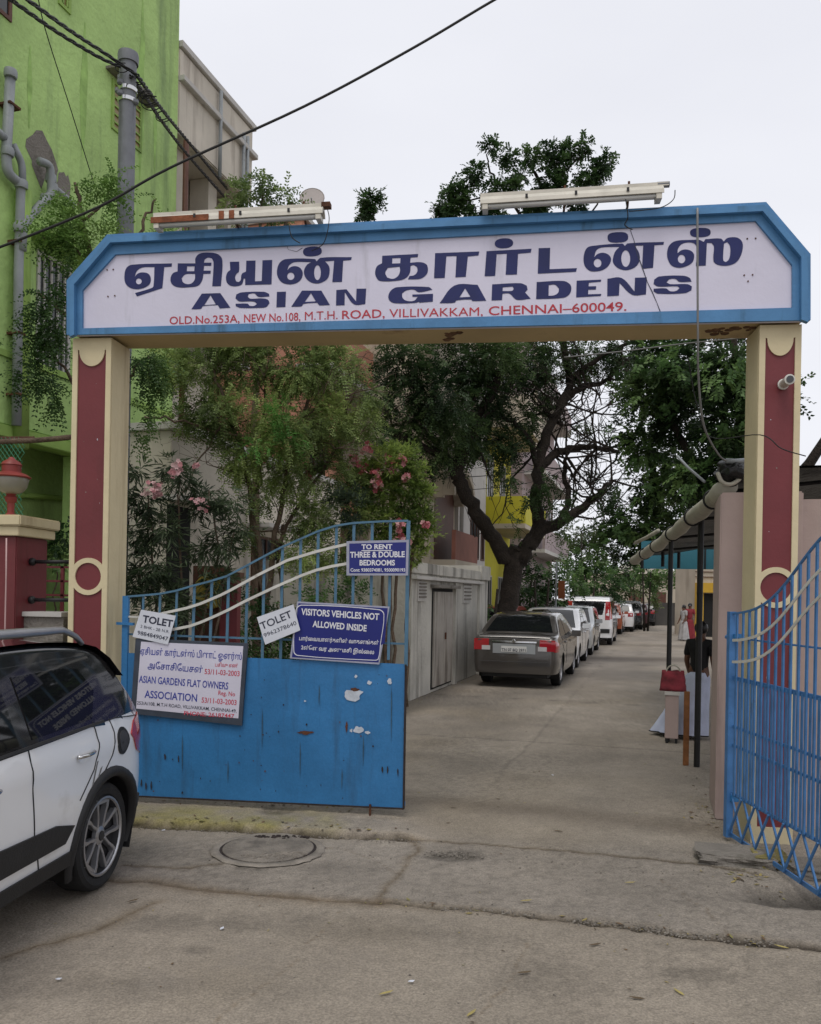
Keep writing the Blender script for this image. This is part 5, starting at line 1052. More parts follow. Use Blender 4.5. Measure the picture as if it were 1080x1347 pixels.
M['bag_red'] = mat('dark red bag cloth', (.17, .02, .03), .8, .5, 9, .3)
bg = thing('red_bag', 'red shopping bag with pale handles on the box stand', 'bag', bf((.02, .12, .647)))
bm = bmesh.new(); bmesh.ops.create_cube(bm, size=1); bmesh.ops.subdivide_edges(bm, edges=bm.edges[:], cuts=6, use_grid_fill=True)
for v in bm.verts:
    p = v.co.copy(); tz = p.z + .5; w = 1.0 - .18 * tz; p.y *= (1 - .55 * tz) * (1 + .3 * (.25 - p.x * p.x)); p.x *= w * (1.05); p += noise.noise_vector(p * 4) * .05; v.co = Vector(bf((.02 + p.x * .30, .13 + p.y * .20, .648 + max(0, (p.z + .5)) * .25))) - XF[bg.name].translation
me = bpy.data.meshes.new('body'); bm.to_mesh(me); bm.free(); me.shade_smooth(); me.materials.append(M['bag_red']); o = link(bpy.data.objects.new('body', me)); o.parent = bg
for y in (.09, .17): MB().tube([bf((.02 + .085 * math.cos(a), y, .87 + .10 * math.sin(a))) for a in np.linspace(0, math.pi, 12)], .010, 6).build('handle', M['tarp'], bg, smooth=True)
# ------------------------------------------------------------------ cars
def make_car(name, label, loc, ang, S, group=None, detail=1):
    """body lofted from a roofline; x forward from the rear axle, y left, z up"""
    t = thing(name, label, 'car', (loc[0], loc[1], 0), group, ang)
    c, s_ = math.cos(ang), math.sin(ang); CF_ = Fr((loc[0], loc[1], 0), (c, s_, 0), (-s_, c, 0))
    prof = S['prof']; W = S['W']; belt = S['belt']; wb = S['wb']; wr = S['wr']; x0, x1 = prof[0][0], prof[-1][0]
    x0 = min(p[0] for p in prof); x1 = max(p[0] for p in prof)
    # smooth profile
    pp = []; n = len(prof)
    for i in range(n - 1):
        a, b_, c_, d = [Vector(prof[max(0, min(n - 1, k))]) for k in (i - 1, i, i + 1, i + 2)]
        for k in range(8):
            u = k / 8; q = .5 * ((2 * b_) + (c_ - a) * u + (2 * a - 5 * b_ + 4 * c_ - d) * u * u + (3 * b_ - a - 3 * c_ + d) * u ** 3); pp.append(q)
    pp.append(Vector(prof[-1])); tl = [0]
    for a, b_ in zip(pp, pp[1:]): tl.append(tl[-1] + (b_ - a).length)
    px_ = [p.x for p in pp]; pz = [p.y for p in pp]
    for i in range(1, len(px_)): px_[i] = max(px_[i], px_[i - 1] + 1e-4)
    zt = lambda x: float(np.interp(x, px_, pz))
    rr_, rf_ = S.get('cr', (.30, .55)); dr_, df_ = S.get('cd', (.13, .22))
    def hw(x):
        w = W / 2; a = (px_[0] + rr_ - x) / rr_; b = (x - px_[-1] + rf_) / rf_
        if a > 0: a = min(a, 1); w -= dr_ * (1 - math.sqrt(max(0, 1 - a * a)))
        if b > 0: b = min(b, 1); w -= df_ * (1 - math.sqrt(max(0, 1 - b * b)))
        return w
    tum = S.get('tumble', .30)
    def Y(x, z):
        w = hw(x)
        if z < .62: return w - .06 * ((.62 - z) / .42) ** 2
        if z < belt: u = (z - .62) / (belt - .62); return w - .022 * u * u + .012 * math.exp(-((z - belt + .12) / .05) ** 2)
        return w - .022 - (z - belt) * tum - .10 * max(0, z - belt - .15) ** 2
    sill = S.get('sill', .24)
    def zs(x):
        lo = sill; 
        if x < -.3: lo += .05
        return lo
    dx = S.get('dx', .07); xs = []; x = px_[0]
    step = .012
    while x < px_[0] + .14: xs.append(x); x += step; step *= 1.25
    while x < px_[-1] - .12: xs.append(x); x += dx
    xs += [px_[-1] - d for d in (.12, .07, .035, .015, .004)]
    nz = S.get('nz', 14); RA_ = wr + .045
    rows = []
    for x in xs:
        z1 = zt(x); ze = z1 - min(.07, (z1 - zs(x)) * .12); r = []
        for j in range(nz): z = zs(x) + (ze - zs(x)) * j / (nz - 1); r.append((x, Y(x, z), z))
        ye = Y(x, ze); dz = z1 - ze
        for a in (25, 50, 72): r.append((x, ye - .055 * (1 - math.cos(math.radians(a))) / (1 - math.cos(math.radians(72))) , ze + dz * .72 * math.sin(math.radians(a)) / math.sin(math.radians(72))))
        yc = ye - .055
        for k in range(1, 7): u = 1 - k / 6; r.append((x, yc * u, z1 - dz * .28 * u * u))
        rows.append(r)
    nc = len(rows[0]); side_cols = nz
    vs = []; 
    for r in rows:
        full = [(x, -y, z) for x, y, z in r[:-1]] + [(x, y, z) for x, y, z in r[::-1]]; vs.append(full)
    m_ = len(vs[0]); V_ = [list(p) for r in vs for p in r]; inside = [False] * len(V_)
    for i, p in enumerate(V_):
        col = i % m_; j = min(col, m_ - 1 - col)
        if j < side_cols:
            for axx in (0, wb):
                d = math.hypot(p[0] - axx, p[2] - wr)
                if d < RA_: inside[i] = True
    fs = []; used = set()
    for i in range(len(xs) - 1):
        for j in range(m_ - 1):
            q = (i * m_ + j, i * m_ + j + 1, (i + 1) * m_ + j + 1, (i + 1) * m_ + j)
            if all(inside[k] for k in q): continue
            fs.append(q); used.update(q)
    for i in used:
        if inside[i]:
            p = V_[i]; axx = 0 if abs(p[0]) < abs(p[0] - wb) else wb; dx_, dz_ = p[0] - axx, p[2] - wr; d = math.hypot(dx_, dz_) or 1e-3
            sg = 1 if p[1] > 0 else -1; p[0] = axx + dx_ / d * RA_; p[2] = wr + dz_ / d * RA_; p[1] = sg * Y(p[0], p[2])
    fs.append(tuple(range(m_ - 1, -1, -1))); fs.append(tuple((len(xs) - 1) * m_ + k for k in range(m_)))
    mb = MB(); mb.add([CF_(p) for p in V_], fs); body = mb.build('body', S['paint'], t, smooth=.9, fix=True)
    if 'roofm' in S:
        body.data.materials.append(S['roofm'])
        for f_ in body.data.polygons:
            c_ = f_.center
            if c_.z > 1.02 + .0 and -.46 < c_.x < 2.1 and len(f_.vertices) == 4: f_.material_index = 1
    # dark floor and wheel wells
    mb = MB(); mb.box(CF_, (px_[0] + .12, -W / 2 + .20, sill - .03), (px_[-1] - .15, W / 2 - .20, sill + .25)); mb.build('underbody', M['cladding'], t)
    mb = MB()
    for sg in (1, -1):
        mb.box(CF_, (px_[0] + .25, sg * (W / 2 - .21), sill + .0), (px_[-1] - .3, sg * (W / 2 - .19), belt - .15))
        for axx in (0, wb):
            k = 16; v = []
            for i in range(k + 1):
                a = math.pi * i / k * 1.3 - .15 * math.pi
                for yy in (W / 2 - .03, W / 2 - .30): v.append(CF_((axx + math.cos(a) * (RA_ + .004), sg * yy, wr + math.sin(a) * (RA_ + .004))))
            mb.add(v, [(2 * i, 2 * i + 1, 2 * i + 3, 2 * i + 2) for i in range(k)])
    mb.build('wheel_well', M['black_iron'], t, fix=False)
    # surface patches
    def side_patch(nm, poly, m, off, sg=1, parent=t, cell=.08, skirt=.012, sm=True):
        bm = bmesh.new(); vv = [bm.verts.new((p[0], 0, p[1])) for p in poly]; bm.faces.new(vv)
        xsn = [p[0] for p in poly]; zsn = [p[1] for p in poly]
        x_ = min(xsn) + cell
        while x_ < max(xsn): bmesh.ops.bisect_plane(bm, geom=bm.verts[:] + bm.edges[:] + bm.faces[:], plane_co=(x_, 0, 0), plane_no=(1, 0, 0)); x_ += cell
        z_ = min(zsn) + cell
        while z_ < max(zsn): bmesh.ops.bisect_plane(bm, geom=bm.verts[:] + bm.edges[:] + bm.faces[:], plane_co=(0, 0, z_), plane_no=(0, 0, 1)); z_ += cell
        bm.verts.index_update(); v3 = [CF_((v.co.x, sg * (Y(v.co.x, v.co.z) + off), v.co.z)) for v in bm.verts]; f3 = [tuple(v.index for v in f.verts) for f in bm.faces]
        nb = len(v3); be = [(e.verts[0].index, e.verts[1].index) for e in bm.edges if len(e.link_faces) == 1]; v3 += [CF_((v.co.x, sg * (Y(v.co.x, v.co.z) + off - skirt), v.co.z)) for v in bm.verts]
        f3 += [(a, b, b + nb, a + nb) for a, b in be]; bm.free()
        o = MB().add(v3, f3).build(nm, m, parent, smooth=.5); return o
    t_at = lambda x: float(np.interp(x, px_, tl))
    def tz(z, end): # arc length where profile first reaches height z, from rear (0) or front (1)
        idx = range(len(pz)) if end == 0 else range(len(pz) - 1, -1, -1)
        for i in idx:
            if pz[i] >= z: return tl[i]
        return tl[0]
    def top_patch(nm, ta, tb, ya, yb, m, off=.006, parent=t, nx=8, ny=10, taper=(1, 1), absy=False):
        v = []
        for i in range(nx + 1):
            tt = ta + (tb - ta) * i / nx; x = float(np.interp(tt, tl, px_)); z = float(np.interp(tt, tl, pz)); x2 = float(np.interp(tt + .01, tl, px_)); z2 = float(np.interp(tt + .01, tl, pz))
            nrm = Vector((-(z2 - z), x2 - x)); nrm = nrm.normalized() if nrm.length > 1e-6 else Vector((-1, 0)); ye = Y(x, max(z - .06, .4)) - .05; k = taper[0] + (taper[1] - taper[0]) * i / nx
            for j in range(ny + 1):
                f = ya + (yb - ya) * j / ny; y = (f if absy else f * ye) * k; dz = min(.07, (z - zs(x)) * .12) * .28 * min(1, abs(y) / max(ye, .1)) ** 2
                v.append((x + nrm.x * (off - dz), y, z + nrm.y * (off - dz)))
        f_ = [(i * (ny + 1) + j, i * (ny + 1) + j + 1, (i + 1) * (ny + 1) + j + 1, (i + 1) * (ny + 1) + j) for i in range(nx) for j in range(ny)]
        return MB().add([CF_(p) for p in v], f_).build(nm, m, parent, smooth=True)
    sides = S.get('sides', (1, -1))
    if 'house' in S:
        for sg in sides: side_patch('greenhouse_panel', S['house'], S['roofm'], .003, sg)
    if 'roofm' in S and 'roofx' in S: top_patch('roof_panel', t_at(S['roofx'][0]), t_at(S['roofx'][1]), -1.10, 1.10, S['roofm'], .006, nx=16, ny=16)
    for sg in sides:
        for w in S['win']: side_patch('side_window', w, M['glass'], .008, sg)
        for ln in S.get('lines', []):
            for a, b in zip(ln, ln[1:]):
                d = Vector((b[0] - a[0], b[1] - a[1])); nn = Vector((-d.y, d.x)).normalized() * .0026
                side_patch('panel_gap', [(a[0] + nn.x, a[1] + nn.y), (b[0] + nn.x, b[1] + nn.y), (b[0] - nn.x, b[1] - nn.y), (a[0] - nn.x, a[1] - nn.y)], M['black_iron'], .0045, sg, skirt=.004, cell=.04)
        for hx, hz in S.get('handles', []):
            side_patch('handle_recess', circ((hx, hz), .075, 14, .042), S.get('recess', M['cladding']), .001, sg, skirt=.001)
            MB().tube([CF_((hx + u, sg * (Y(hx, hz) + .012 + .02 * (1 - (u / .09) ** 2)), hz + .004)) for u in np.linspace(-.09, .09, 9)], .011, 8).build('door_handle', M['chrome'] if S.get('chrome') else S['paint'], t, smooth=True)
        if S.get('cladding'):
            for poly in S['cladding']: side_patch('cladding', poly, M['cladding'], .014, sg)
            for axx in (0, wb):
                k = 22; v = []
                for i in range(k + 1):
                    a = math.radians(-22 + 224 * i / k)
                    for r_, o_ in ((RA_ - .006, -.03), (RA_ - .006, .012), (RA_ + .025, .020), (RA_ + .05, .012), (RA_ + .055, -.004)):
                        x_, z_ = axx + math.cos(a) * r_, wr + math.sin(a) * r_; v.append(CF_((x_, sg * (Y(x_, max(z_, .2)) + o_), z_)))
                MB().add(v, [(5 * i + a, 5 * i + a + 1, 5 * i + 6 + a, 5 * i + 5 + a) for i in range(k) for a in range(4)]).build('arch_cladding', M['cladding'], t, smooth=True)
        for poly, m in S.get('sidelamps', []): side_patch('lamp', poly, m, .008, sg, cell=.05)
        mxp = S.get('mirror')
        if mxp:
            mb = MB(); mb.ball(CF_((mxp[0], sg * (W / 2 + .10), mxp[1])), .12, 12, 8, (.55, .95, .62)) if False else mb.add([CF_((mxp[0] + a * .09, sg * (W / 2 + .09 + b * .10), mxp[1] + z * .065)) for a in (-.6, 1) for b in (-1, 1) for z in (-1, 1)], [(0, 1, 3, 2), (4, 6, 7, 5), (0, 4, 5, 1), (2, 3, 7, 6), (0, 2, 6, 4), (1, 5, 7, 3)])
            mb.tube([CF_((mxp[0] + .03, sg * (Y(mxp[0], mxp[1]) - .02), mxp[1] - .04)), CF_((mxp[0] + .03, sg * (W / 2 + .06), mxp[1] - .03))], .018, 6); o = mb.build('door_mirror', S.get('mirrorm', S['paint']), t, bevel=.012)
    if 'rearglass' in S: a, b, w = S['rearglass']; top_patch('rear_window', t_at(a) if not S.get('rgz') else tz(a, 0), t_at(b) if not S.get('rgz') else tz(b, 0), -w, w, M['glass'], .008, nx=10, ny=12, taper=S.get('rgt', (1, .96)))
    if 'windscreen' in S: a, b, w = S['windscreen']; top_patch('windscreen', t_at(a), t_at(b), -w, w, M['glass'], .008, nx=10, ny=12, taper=(.93, 1))
    for nm, za, zb_, ya, yb, m, off in S.get('rear', []): top_patch(nm, tz(za, 0), tz(zb_, 0), ya, yb, m, off, nx=5, ny=6, absy=True)
    for nm, za, zb_, ya, yb, m, off in S.get('front', []): top_patch(nm, tz(za, 1), tz(zb_, 1), ya, yb, m, off, nx=5, ny=6, absy=True)
    # wheels
    R = wr; RR = S.get('rim', R * .68)
    def wheel(axx, sg):
        yy = sg * (W / 2 - .035); wf = Fr(CF_((axx, yy, R)), CF_.x, CF_.z, -CF_.y if sg > 0 else CF_.y); wf = Fr(CF_((axx, yy, R)), CF_.x * 1.0, CF_.z, CF_.y * sg)
        wt = 1
        tyre = [(RR - .005, -.03), (RR + .01, -.008), (R - .035, .0), (R - .012, -.012), (R, -.035), (R, -.16), (R - .015, -.19), (RR, -.195)]
        wo = MB().lathe(wf, tyre, 40 if detail > 1 else 20, False).build('wheel', M['rubber'], t, smooth=.6)
        MB().lathe(wf, [(RR, -.19), (RR + .003, -.02), (RR - .008, -.006), (RR - .022, -.012), (RR - .03, -.05), (.05, -.075), (.01, -.075)], 36 if detail > 1 else 16, False).build('rim', M['alloy_dark'] if detail > 1 else M['alloy'], wo, smooth=.6)
        if detail > 1:
            MB().lathe(wf, [(RR - .004, -.01), (RR - .002, -.003), (RR - .014, -.002), (RR - .02, -.012)], 40, False).build('rim_edge', M['alloy'], wo, smooth=.6)
            for k in range(5):
                a0 = 2 * math.pi * k / 5 + .35
                for sd in (-1, 1):
                    pts = []
                    for r_, w0, off in ((.045, .020, .030), (.11, .017, .040), (.165, .020, .058), (RR - .012, .030, .066)):
                        for e in (-1, 1): pts.append((r_, off * sd * 1.0 + e * w0 * .55))
                    v = []
                    for zz in (-.012, -.05):
                        for (r_, q) in pts:
                            v.append(wf((math.cos(a0) * r_ - math.sin(a0) * q, math.sin(a0) * r_ + math.cos(a0) * q, zz - (.16 - min(r_, .16)) * .10)))
                    n4 = 8; f_ = []
                    for i in range(3): f_ += [(2 * i, 2 * i + 1, 2 * i + 3, 2 * i + 2), (8 + 2 * i, 8 + 2 * i + 2, 8 + 2 * i + 3, 8 + 2 * i + 1), (2 * i, 2 * i + 2, 8 + 2 * i + 2, 8 + 2 * i), (2 * i + 1, 8 + 2 * i + 1, 8 + 2 * i + 3, 2 * i + 3)]
                    MB().add(v, f_ + [(6, 7, 15, 14), (0, 8, 9, 1)]).build('spoke', M['alloy'], wo, bevel=.003)
                # outer web joining each pair
                v = []
                for zz in (-.014, -.04):
                    for r_, q in ((RR - .045, -.062), (RR - .045, .062), (RR - .010, .075), (RR - .010, -.075)): v.append(wf((math.cos(a0) * r_ - math.sin(a0) * q, math.sin(a0) * r_ + math.cos(a0) * q, zz)))
                MB().add(v, [(0, 1, 2, 3), (7, 6, 5, 4), (0, 4, 5, 1), (1, 5, 6, 2), (2, 6, 7, 3), (3, 7, 4, 0)]).build('spoke_web', M['alloy'], wo, bevel=.003)
            MB().lathe(wf, [(.058, -.05), (.056, -.026), (.04, -.02), (.02, -.018), (.004, -.018)], 20).build('hub', M['alloy'], wo, smooth=.5); MB().lathe(wf, [(.03, -.019), (.028, -.012), (.003, -.011)], 16).build('hub_cap', M['alloy_dark'], wo)
            for k in range(5): a = 2 * math.pi * k / 5; p = (math.cos(a) * .04, math.sin(a) * .04); MB().lathe(Fr(wf((p[0], p[1], -.03)), wf.x, wf.y, wf.z), [(.008, 0), (.008, .008)], 6).build('wheel_nut', M['rust'], wo)
        else:
            for k in range(5):
                a0 = 2 * math.pi * k / 5; v = [wf((math.cos(a0) * r_ - math.sin(a0) * q, math.sin(a0) * r_ + math.cos(a0) * q, z_)) for z_ in (-.015, -.05) for r_, q in ((.04, -.03), (.04, .03), (RR - .01, .02), (RR - .01, -.02))]
                MB().add(v, [(0, 1, 2, 3), (7, 6, 5, 4), (0, 4, 5, 1), (1, 5, 6, 2), (2, 6, 7, 3), (3, 7, 4, 0)]).build('spoke', M['alloy'], wo)
    for axx in (0, wb):
        for sg in (1, -1): wheel(axx, sg)
    return t, CF_, Y, side_patch, top_patch, tz
HATCH = [(-.555, .42), (-.58, .60), (-.57, .82), (-.53, .98), (-.42, 1.12), (-.30, 1.26), (-.17, 1.42), (.04, 1.485), (.5, 1.515), (1.1, 1.505), (1.45, 1.46), (1.9, 1.27), (2.4, 1.02), (2.85, .95), (3.15, .86), (3.30, .70), (3.34, .45)]
# -- white crossover hatchback at the left edge
wc = P(137, 1100, 4.93); hd = Vector((-math.sin(math.radians(6.6)), -math.cos(math.radians(6.6)))); lf = Vector((-hd.y, hd.x))
ang = math.atan2(hd.y, hd.x); W_ = 1.74; q = Vector((wc.x, wc.y)) - lf * (W_ / 2 - .035)
S_w = dict(prof=HATCH, W=W_, belt=.985, wb=2.57, wr=.318, sill=.26, paint=M['car_white'], roofm=M['car_black'], roofx=(-.30, 1.9), dx=.045, nz=20, tumble=.34, rim=.236, chrome=True, recess=M['car_white'],
    house=[(-.46, .995), (-.36, 1.02), (.4, .995), (1.9, .96), (2.05, .98), (1.62, 1.30), (1.2, 1.385), (.4, 1.40), (.02, 1.40), (-.20, 1.27), (-.36, 1.13)],
    win=[[(.17, 1.045), (.78, 1.03), (.80, 1.345), (.35, 1.35), (.16, 1.33), (.06, 1.20)], [(.90, 1.02), (1.75, .99), (1.86, 1.02), (1.5, 1.24), (1.22, 1.335), (.92, 1.345)]],
    lines=[[(-.02, 1.02), (-.06, .93), (-.02, .80), (.10, .70)], [(.17, 1.03), (.14, .90), (.20, .76), (.36, .62)], [(.83, 1.0), (.82, .8), (.80, .55), (.74, .40), (.70, .30)], [(1.95, .96), (1.93, .6), (1.86, .36)], [(-.44, .985), (-.1, 1.012), (0.05, 1.01)]],
    handles=[(.32, .865), (1.20, .845)], cladding=[[(.42, .50), (.50, .42), (1.9, .42), (2.05, .60), (1.2, .565), (.6, .545)], [(-.02 + .38, .27), (2.2, .27), (2.2, .355), (.40, .355)], [(-.55, .38), (-.36, .38), (-.38, .45), (-.56, .47)]],
    sidelamps=[([(-.558, .97), (-.46, 1.0), (-.33, .965), (-.26, .89), (-.36, .77), (-.565, .70)], M['lamp_red'])], mirror=(1.72, 1.03), mirrorm=M['car_black'], rearglass=(-.40, -.20, .8), windscreen=(1.5, 2.38, .9),
    rear=[('tail_lamp', .74, .95, .50, .78, M['lamp_red'], .012), ('tail_lamp', .74, .95, -.78, -.50, M['lamp_red'], .012), ('bumper_insert', .45, .58, -.6, .6, M['cladding'], .01), ('number_plate', .70, .80, -.25, .25, M['plate'], .012)],
    front=[('headlamp', .68, .82, .45, .75, M['lamp_clear'], .012), ('headlamp', .68, .82, -.75, -.45, M['lamp_clear'], .012), ('grille', .45, .62, -.45, .45, M['cladding'], .012)])
car, CFc, Yc, spatch, tpatch, tzc = make_car('parked_car', 'white crossover hatchback with black roof, parked half out of frame at the left', q, ang, S_w, None, 2)
M['scratch_dark'] = mat('dark grey cap', (.045, .045, .05), .6, .1, 20, .1)
spatch('fuel_cap', circ((-.155, .865), .075, 20, .085), M['cladding'], .006, 1)
spatch('fuel_cap_inner', circ((-.155, .865), .055, 20, .064), M['scratch_dark'], .009, 1)
M['scratch'] = mat('scraped grey paint', (.16, .16, .16), .7, .3, 30, .1)
spatch('scratch', [(.15, .80), (.165, .80), (.245, .63), (.235, .62)], M['scratch'], .0025, 1, skirt=.001); spatch('scratch', [(.10, .76), (.125, .75), (.185, .66), (.17, .67)], M['scratch'], .003, 1, skirt=.001)
spatch('window_trim', [(.05, 1.008), (1.9, .972), (1.9, .984), (.05, 1.022)], M['cladding'], .012, 1)
for sg in (1, -1):   # roof rails
    xs_ = np.linspace(.02, 1.45, 20); yl = lambda x: Yc(x, 1.37) - .03
    MB().tube([CFc((x, sg * (yl(x)), 1.47 + .09 * min(1, ((x - .02) / .22)) ** .6 * min(1, (1.47 - x) / .2) ** .6)) for x in xs_], [.016 + .010 * math.sin(math.pi * i / 19) for i in range(20)], 8).build('roof_rail', M['alloy'], car, smooth=True)
mb = MB(); v = []
for x, z in ((-.02, 1.478), (-.16, 1.455), (-.30, 1.405), (-.29, 1.385), (-.14, 1.40)):
    for y in (-.56, -.3, 0, .3, .56): v.append(CFc((x + .03 * abs(y), y, z)))
mb.add(v, [(5 * i + j, 5 * i + j + 1, 5 * ((i + 1) % 5) + j + 1, 5 * ((i + 1) % 5) + j) for i in range(5) for j in range(4)] + [(0, 5, 10, 15, 20), (24, 19, 14, 9, 4)]); mb.build('spoiler', M['car_black'], car, bevel=.006)
# -- row of cars along the lane
def lane(s, t): v = SF((s, t, 0)); return (v.x, v.y)
A_AWAY = math.atan2(ca, sa); A_TO = A_AWAY + math.pi
GRP = 'cars parked in a row along the left of the lane'
SEDAN = [(-.98, .40), (-1.0, .62), (-.985, .85), (-.955, .985), (-.88, 1.03), (-.65, 1.055), (-.42, 1.085), (-.1, 1.28), (.22, 1.42), (.7, 1.475), (1.3, 1.475), (1.7, 1.38), (2.2, 1.14), (2.6, .97), (3.1, .90), (3.32, .78), (3.43, .60), (3.44, .40)]
S_s = dict(prof=SEDAN, W=1.70, belt=.97, wb=2.6, wr=.315, sill=.24, paint=M['car_brown'], dx=.06, nz=16, tumble=.36, cr=(.34, .6), cd=(.12, .24),
    win=[[(-.22, 1.03), (.62, 1.0), (.64, 1.34), (.3, 1.33), (.02, 1.22)], [(.70, 1.0), (1.85, .985), (1.5, 1.22), (1.25, 1.32), (.72, 1.35)]], handles=[(.35, .88), (1.3, .87)], lines=[[(.66, .98), (.66, .4)], [(-.05, 1.0), (-.1, .85), (.2, .7)]],
    rearglass=(-.40, .20, .90), rgt=(1, .93), windscreen=(1.65, 2.45, .9), mirror=(1.75, 1.0),
    sidelamps=[([(-.90, .93), (-.72, .90), (-.66, .84), (-.74, .73), (-.95, .72), (-.97, .9)], M['lamp_red'])],
    rear=[('tail_lamp', .72, .955, .50, .80, M['lamp_red'], .012), ('tail_lamp', .72, .955, -.80, -.50, M['lamp_red'], .012), ('lamp_lens', .735, .82, .47, .64, M['lamp_clear'], .016), ('lamp_lens', .735, .82, -.64, -.47, M['lamp_clear'], .016),
          ('boot_lip', .985, 1.025, -.70, .70, M['car_brown'], .03), ('chrome_strip', .885, .915, -.44, .44, M['chrome'], .012), ('plate_recess', .66, .86, -.42, .42, M['car_silver'], .008), ('number_plate', .70, .80, -.25, .25, M['plate'], .016), ('bumper_gap', .575, .59, -.72, .72, M['black_iron'], .006)],
    front=[('headlamp', .62, .78, .5, .78, M['lamp_clear'], .012), ('headlamp', .62, .78, -.78, -.5, M['lamp_clear'], .012), ('grille', .5, .66, -.4, .4, M['cladding'], .012)])
c_s, CFs, Ys, sp_, tp_, tz_ = make_car('parked_car', 'grey brown saloon with red tail lamps, nearest car in the lane row', lane(16.95, -2.72), A_AWAY, S_s, GRP)
pf_ = Fr(CFs((-1.012, .235, .728)), -CFs.y, CFs.x); text('plate_lettering', 'TN 07 BQ 2971', pf_, -.010, M['ink'], c_s, (.0, .0), (.47, .0), .055, .02, pxs=False)
MB().lathe(Fr(CFs((-1.0, 0, .93)), CFs.y, CFs.z, -CFs.x), [(.035, 0), (.035, .012), (.022, .014)], 14).build('badge', M['chrome'], c_s)
MB().tube([CFs((-1.0, -.66, .52)), CFs((-1.012, 0, .52)), CFs((-1.0, .66, .52))], .006, 6).build('bumper_line', M['black_iron'], c_s)
H2 = [(-.60, .42), (-.62, .62), (-.60, .88), (-.53, 1.08), (-.42, 1.30), (-.30, 1.45), (-.1, 1.50), (.6, 1.53), (1.2, 1.51), (1.5, 1.44), (1.95, 1.20), (2.35, 1.0), (2.8, .95), (3.08, .86), (3.2, .70), (3.22, .42)]
def hatch_spec(paint, **k):
    d = dict(prof=H2, W=1.68, belt=.98, wb=2.45, wr=.30, sill=.24, paint=paint, dx=.08, nz=14, tumble=.28,
        win=[[(.05, 1.04), (.78, 1.02), (.80, 1.38), (.2, 1.38), (-.1, 1.25)], [(.86, 1.02), (1.85, 1.0), (1.45, 1.27), (1.2, 1.37), (.88, 1.39)]], handles=[(.35, .9), (1.2, .88)], lines=[[(.82, 1.0), (.80, .4)], [(1.9, .96), (1.85, .4)]],
        rearglass=(-.52, -.33, .85), windscreen=(1.45, 2.28, .9), mirror=(1.72, 1.05), rear=[('tail_lamp', .80, 1.02, .52, .78, M['lamp_red'], .012), ('tail_lamp', .80, 1.02, -.78, -.52, M['lamp_red'], .012), ('number_plate', .68, .78, -.25, .25, M['plate'], .014)],
        front=[('headlamp', .66, .82, .42, .76, M['lamp_clear'], .012), ('headlamp', .66, .82, -.76, -.42, M['lamp_clear'], .012), ('grille', .5, .64, -.4, .4, M['cladding'], .012), ('number_plate', .44, .5, -.25, .25, M['plate'], .02)])
    d.update(k); return d
make_car('parked_car', 'white hatchback facing the camera directly behind the grey brown saloon', lane(23.9, -2.78), A_TO, hatch_spec(M['car_silver'] if False else M['car_white']), GRP)
make_car('parked_car', 'silver small car facing the camera, third in the lane row', lane(28.9, -2.80), A_TO, hatch_spec(M['car_silver']), GRP)
MPV = [(-.72, .45), (-.74, .70), (-.73, 1.0), (-.69, 1.25), (-.60, 1.55), (-.50, 1.76), (-.30, 1.83), (.6, 1.87), (1.6, 1.85), (1.9, 1.76), (2.4, 1.32), (2.7, 1.12), (3.2, 1.05), (3.5, .95), (3.62, .75), (3.64, .45)]
S_m = hatch_spec(M['car_white'], prof=MPV, W=1.80, belt=1.12, wb=2.76, wr=.34, tumble=.14, win=[[(-.55, 1.2), (.3, 1.18), (.32, 1.68), (-.42, 1.66)], [(.38, 1.18), (1.25, 1.17), (1.27, 1.7), (.4, 1.69)], [(1.34, 1.17), (2.3, 1.15), (1.95, 1.5), (1.75, 1.68), (1.36, 1.7)]],
    rearglass=(1.14, 1.66, .93), rgz=True, windscreen=(1.95, 2.6, .9), sidelamps=[([(-.70, 1.0), (-.60, 1.0), (-.50, 1.6), (-.58, 1.6)], M['lamp_red'])], rear=[('tail_lamp', .95, 1.66, .62, .80, M['lamp_red'], .014), ('tail_lamp', .95, 1.66, -.80, -.62, M['lamp_red'], .014), ('number_plate', .88, .99, -.26, .26, M['plate'], .014), ('bumper', .45, .62, -.8, .8, M['cladding'], .02)])
make_car('parked_car', 'tall white people carrier with long upright red tail lamps in the lane row', lane(32.6, -2.6), A_AWAY, S_m, GRP)
make_car('parked_car', 'small white car just beyond the tall people carrier', lane(38.6, -2.9), A_AWAY, hatch_spec(M['car_white']), GRP)
make_car('parked_car', 'orange red small car between two white cars far down the lane', lane(42.4, -2.6), A_AWAY, hatch_spec(M['car_orange']), GRP)
make_car('parked_car', 'white hatchback beyond the orange car far down the lane', lane(46.0, -2.15), A_AWAY, hatch_spec(M['car_white']), GRP)
SUV = hatch_spec(M['car_dark'], prof=[(p[0], p[1] * 1.10) for p in H2], W=1.78, belt=1.06, win=[[(.05, 1.13), (.78, 1.11), (.80, 1.5), (.2, 1.5), (-.1, 1.38)], [(.86, 1.11), (1.85, 1.09), (1.45, 1.38), (1.2, 1.48), (.88, 1.5)]])
make_car('parked_car', 'black sport utility vehicle far down the lane before the maroon car', lane(49.6, -1.8), A_AWAY, SUV, GRP)
make_car('parked_car', 'maroon small car, second from the far end of the row', lane(53.2, -1.5), A_AWAY, hatch_spec(M['car_maroon']), GRP)
make_car('parked_car', 'dark grey car at the far end of the parked row', lane(57.0, -1.1), A_AWAY, hatch_spec(M['car_dark']), GRP)
make_car('parked_car', 'faded red car mostly hidden behind the white hatchback near the big trunk', lane(24.6, -4.75), A_AWAY, hatch_spec(M['car_red']))

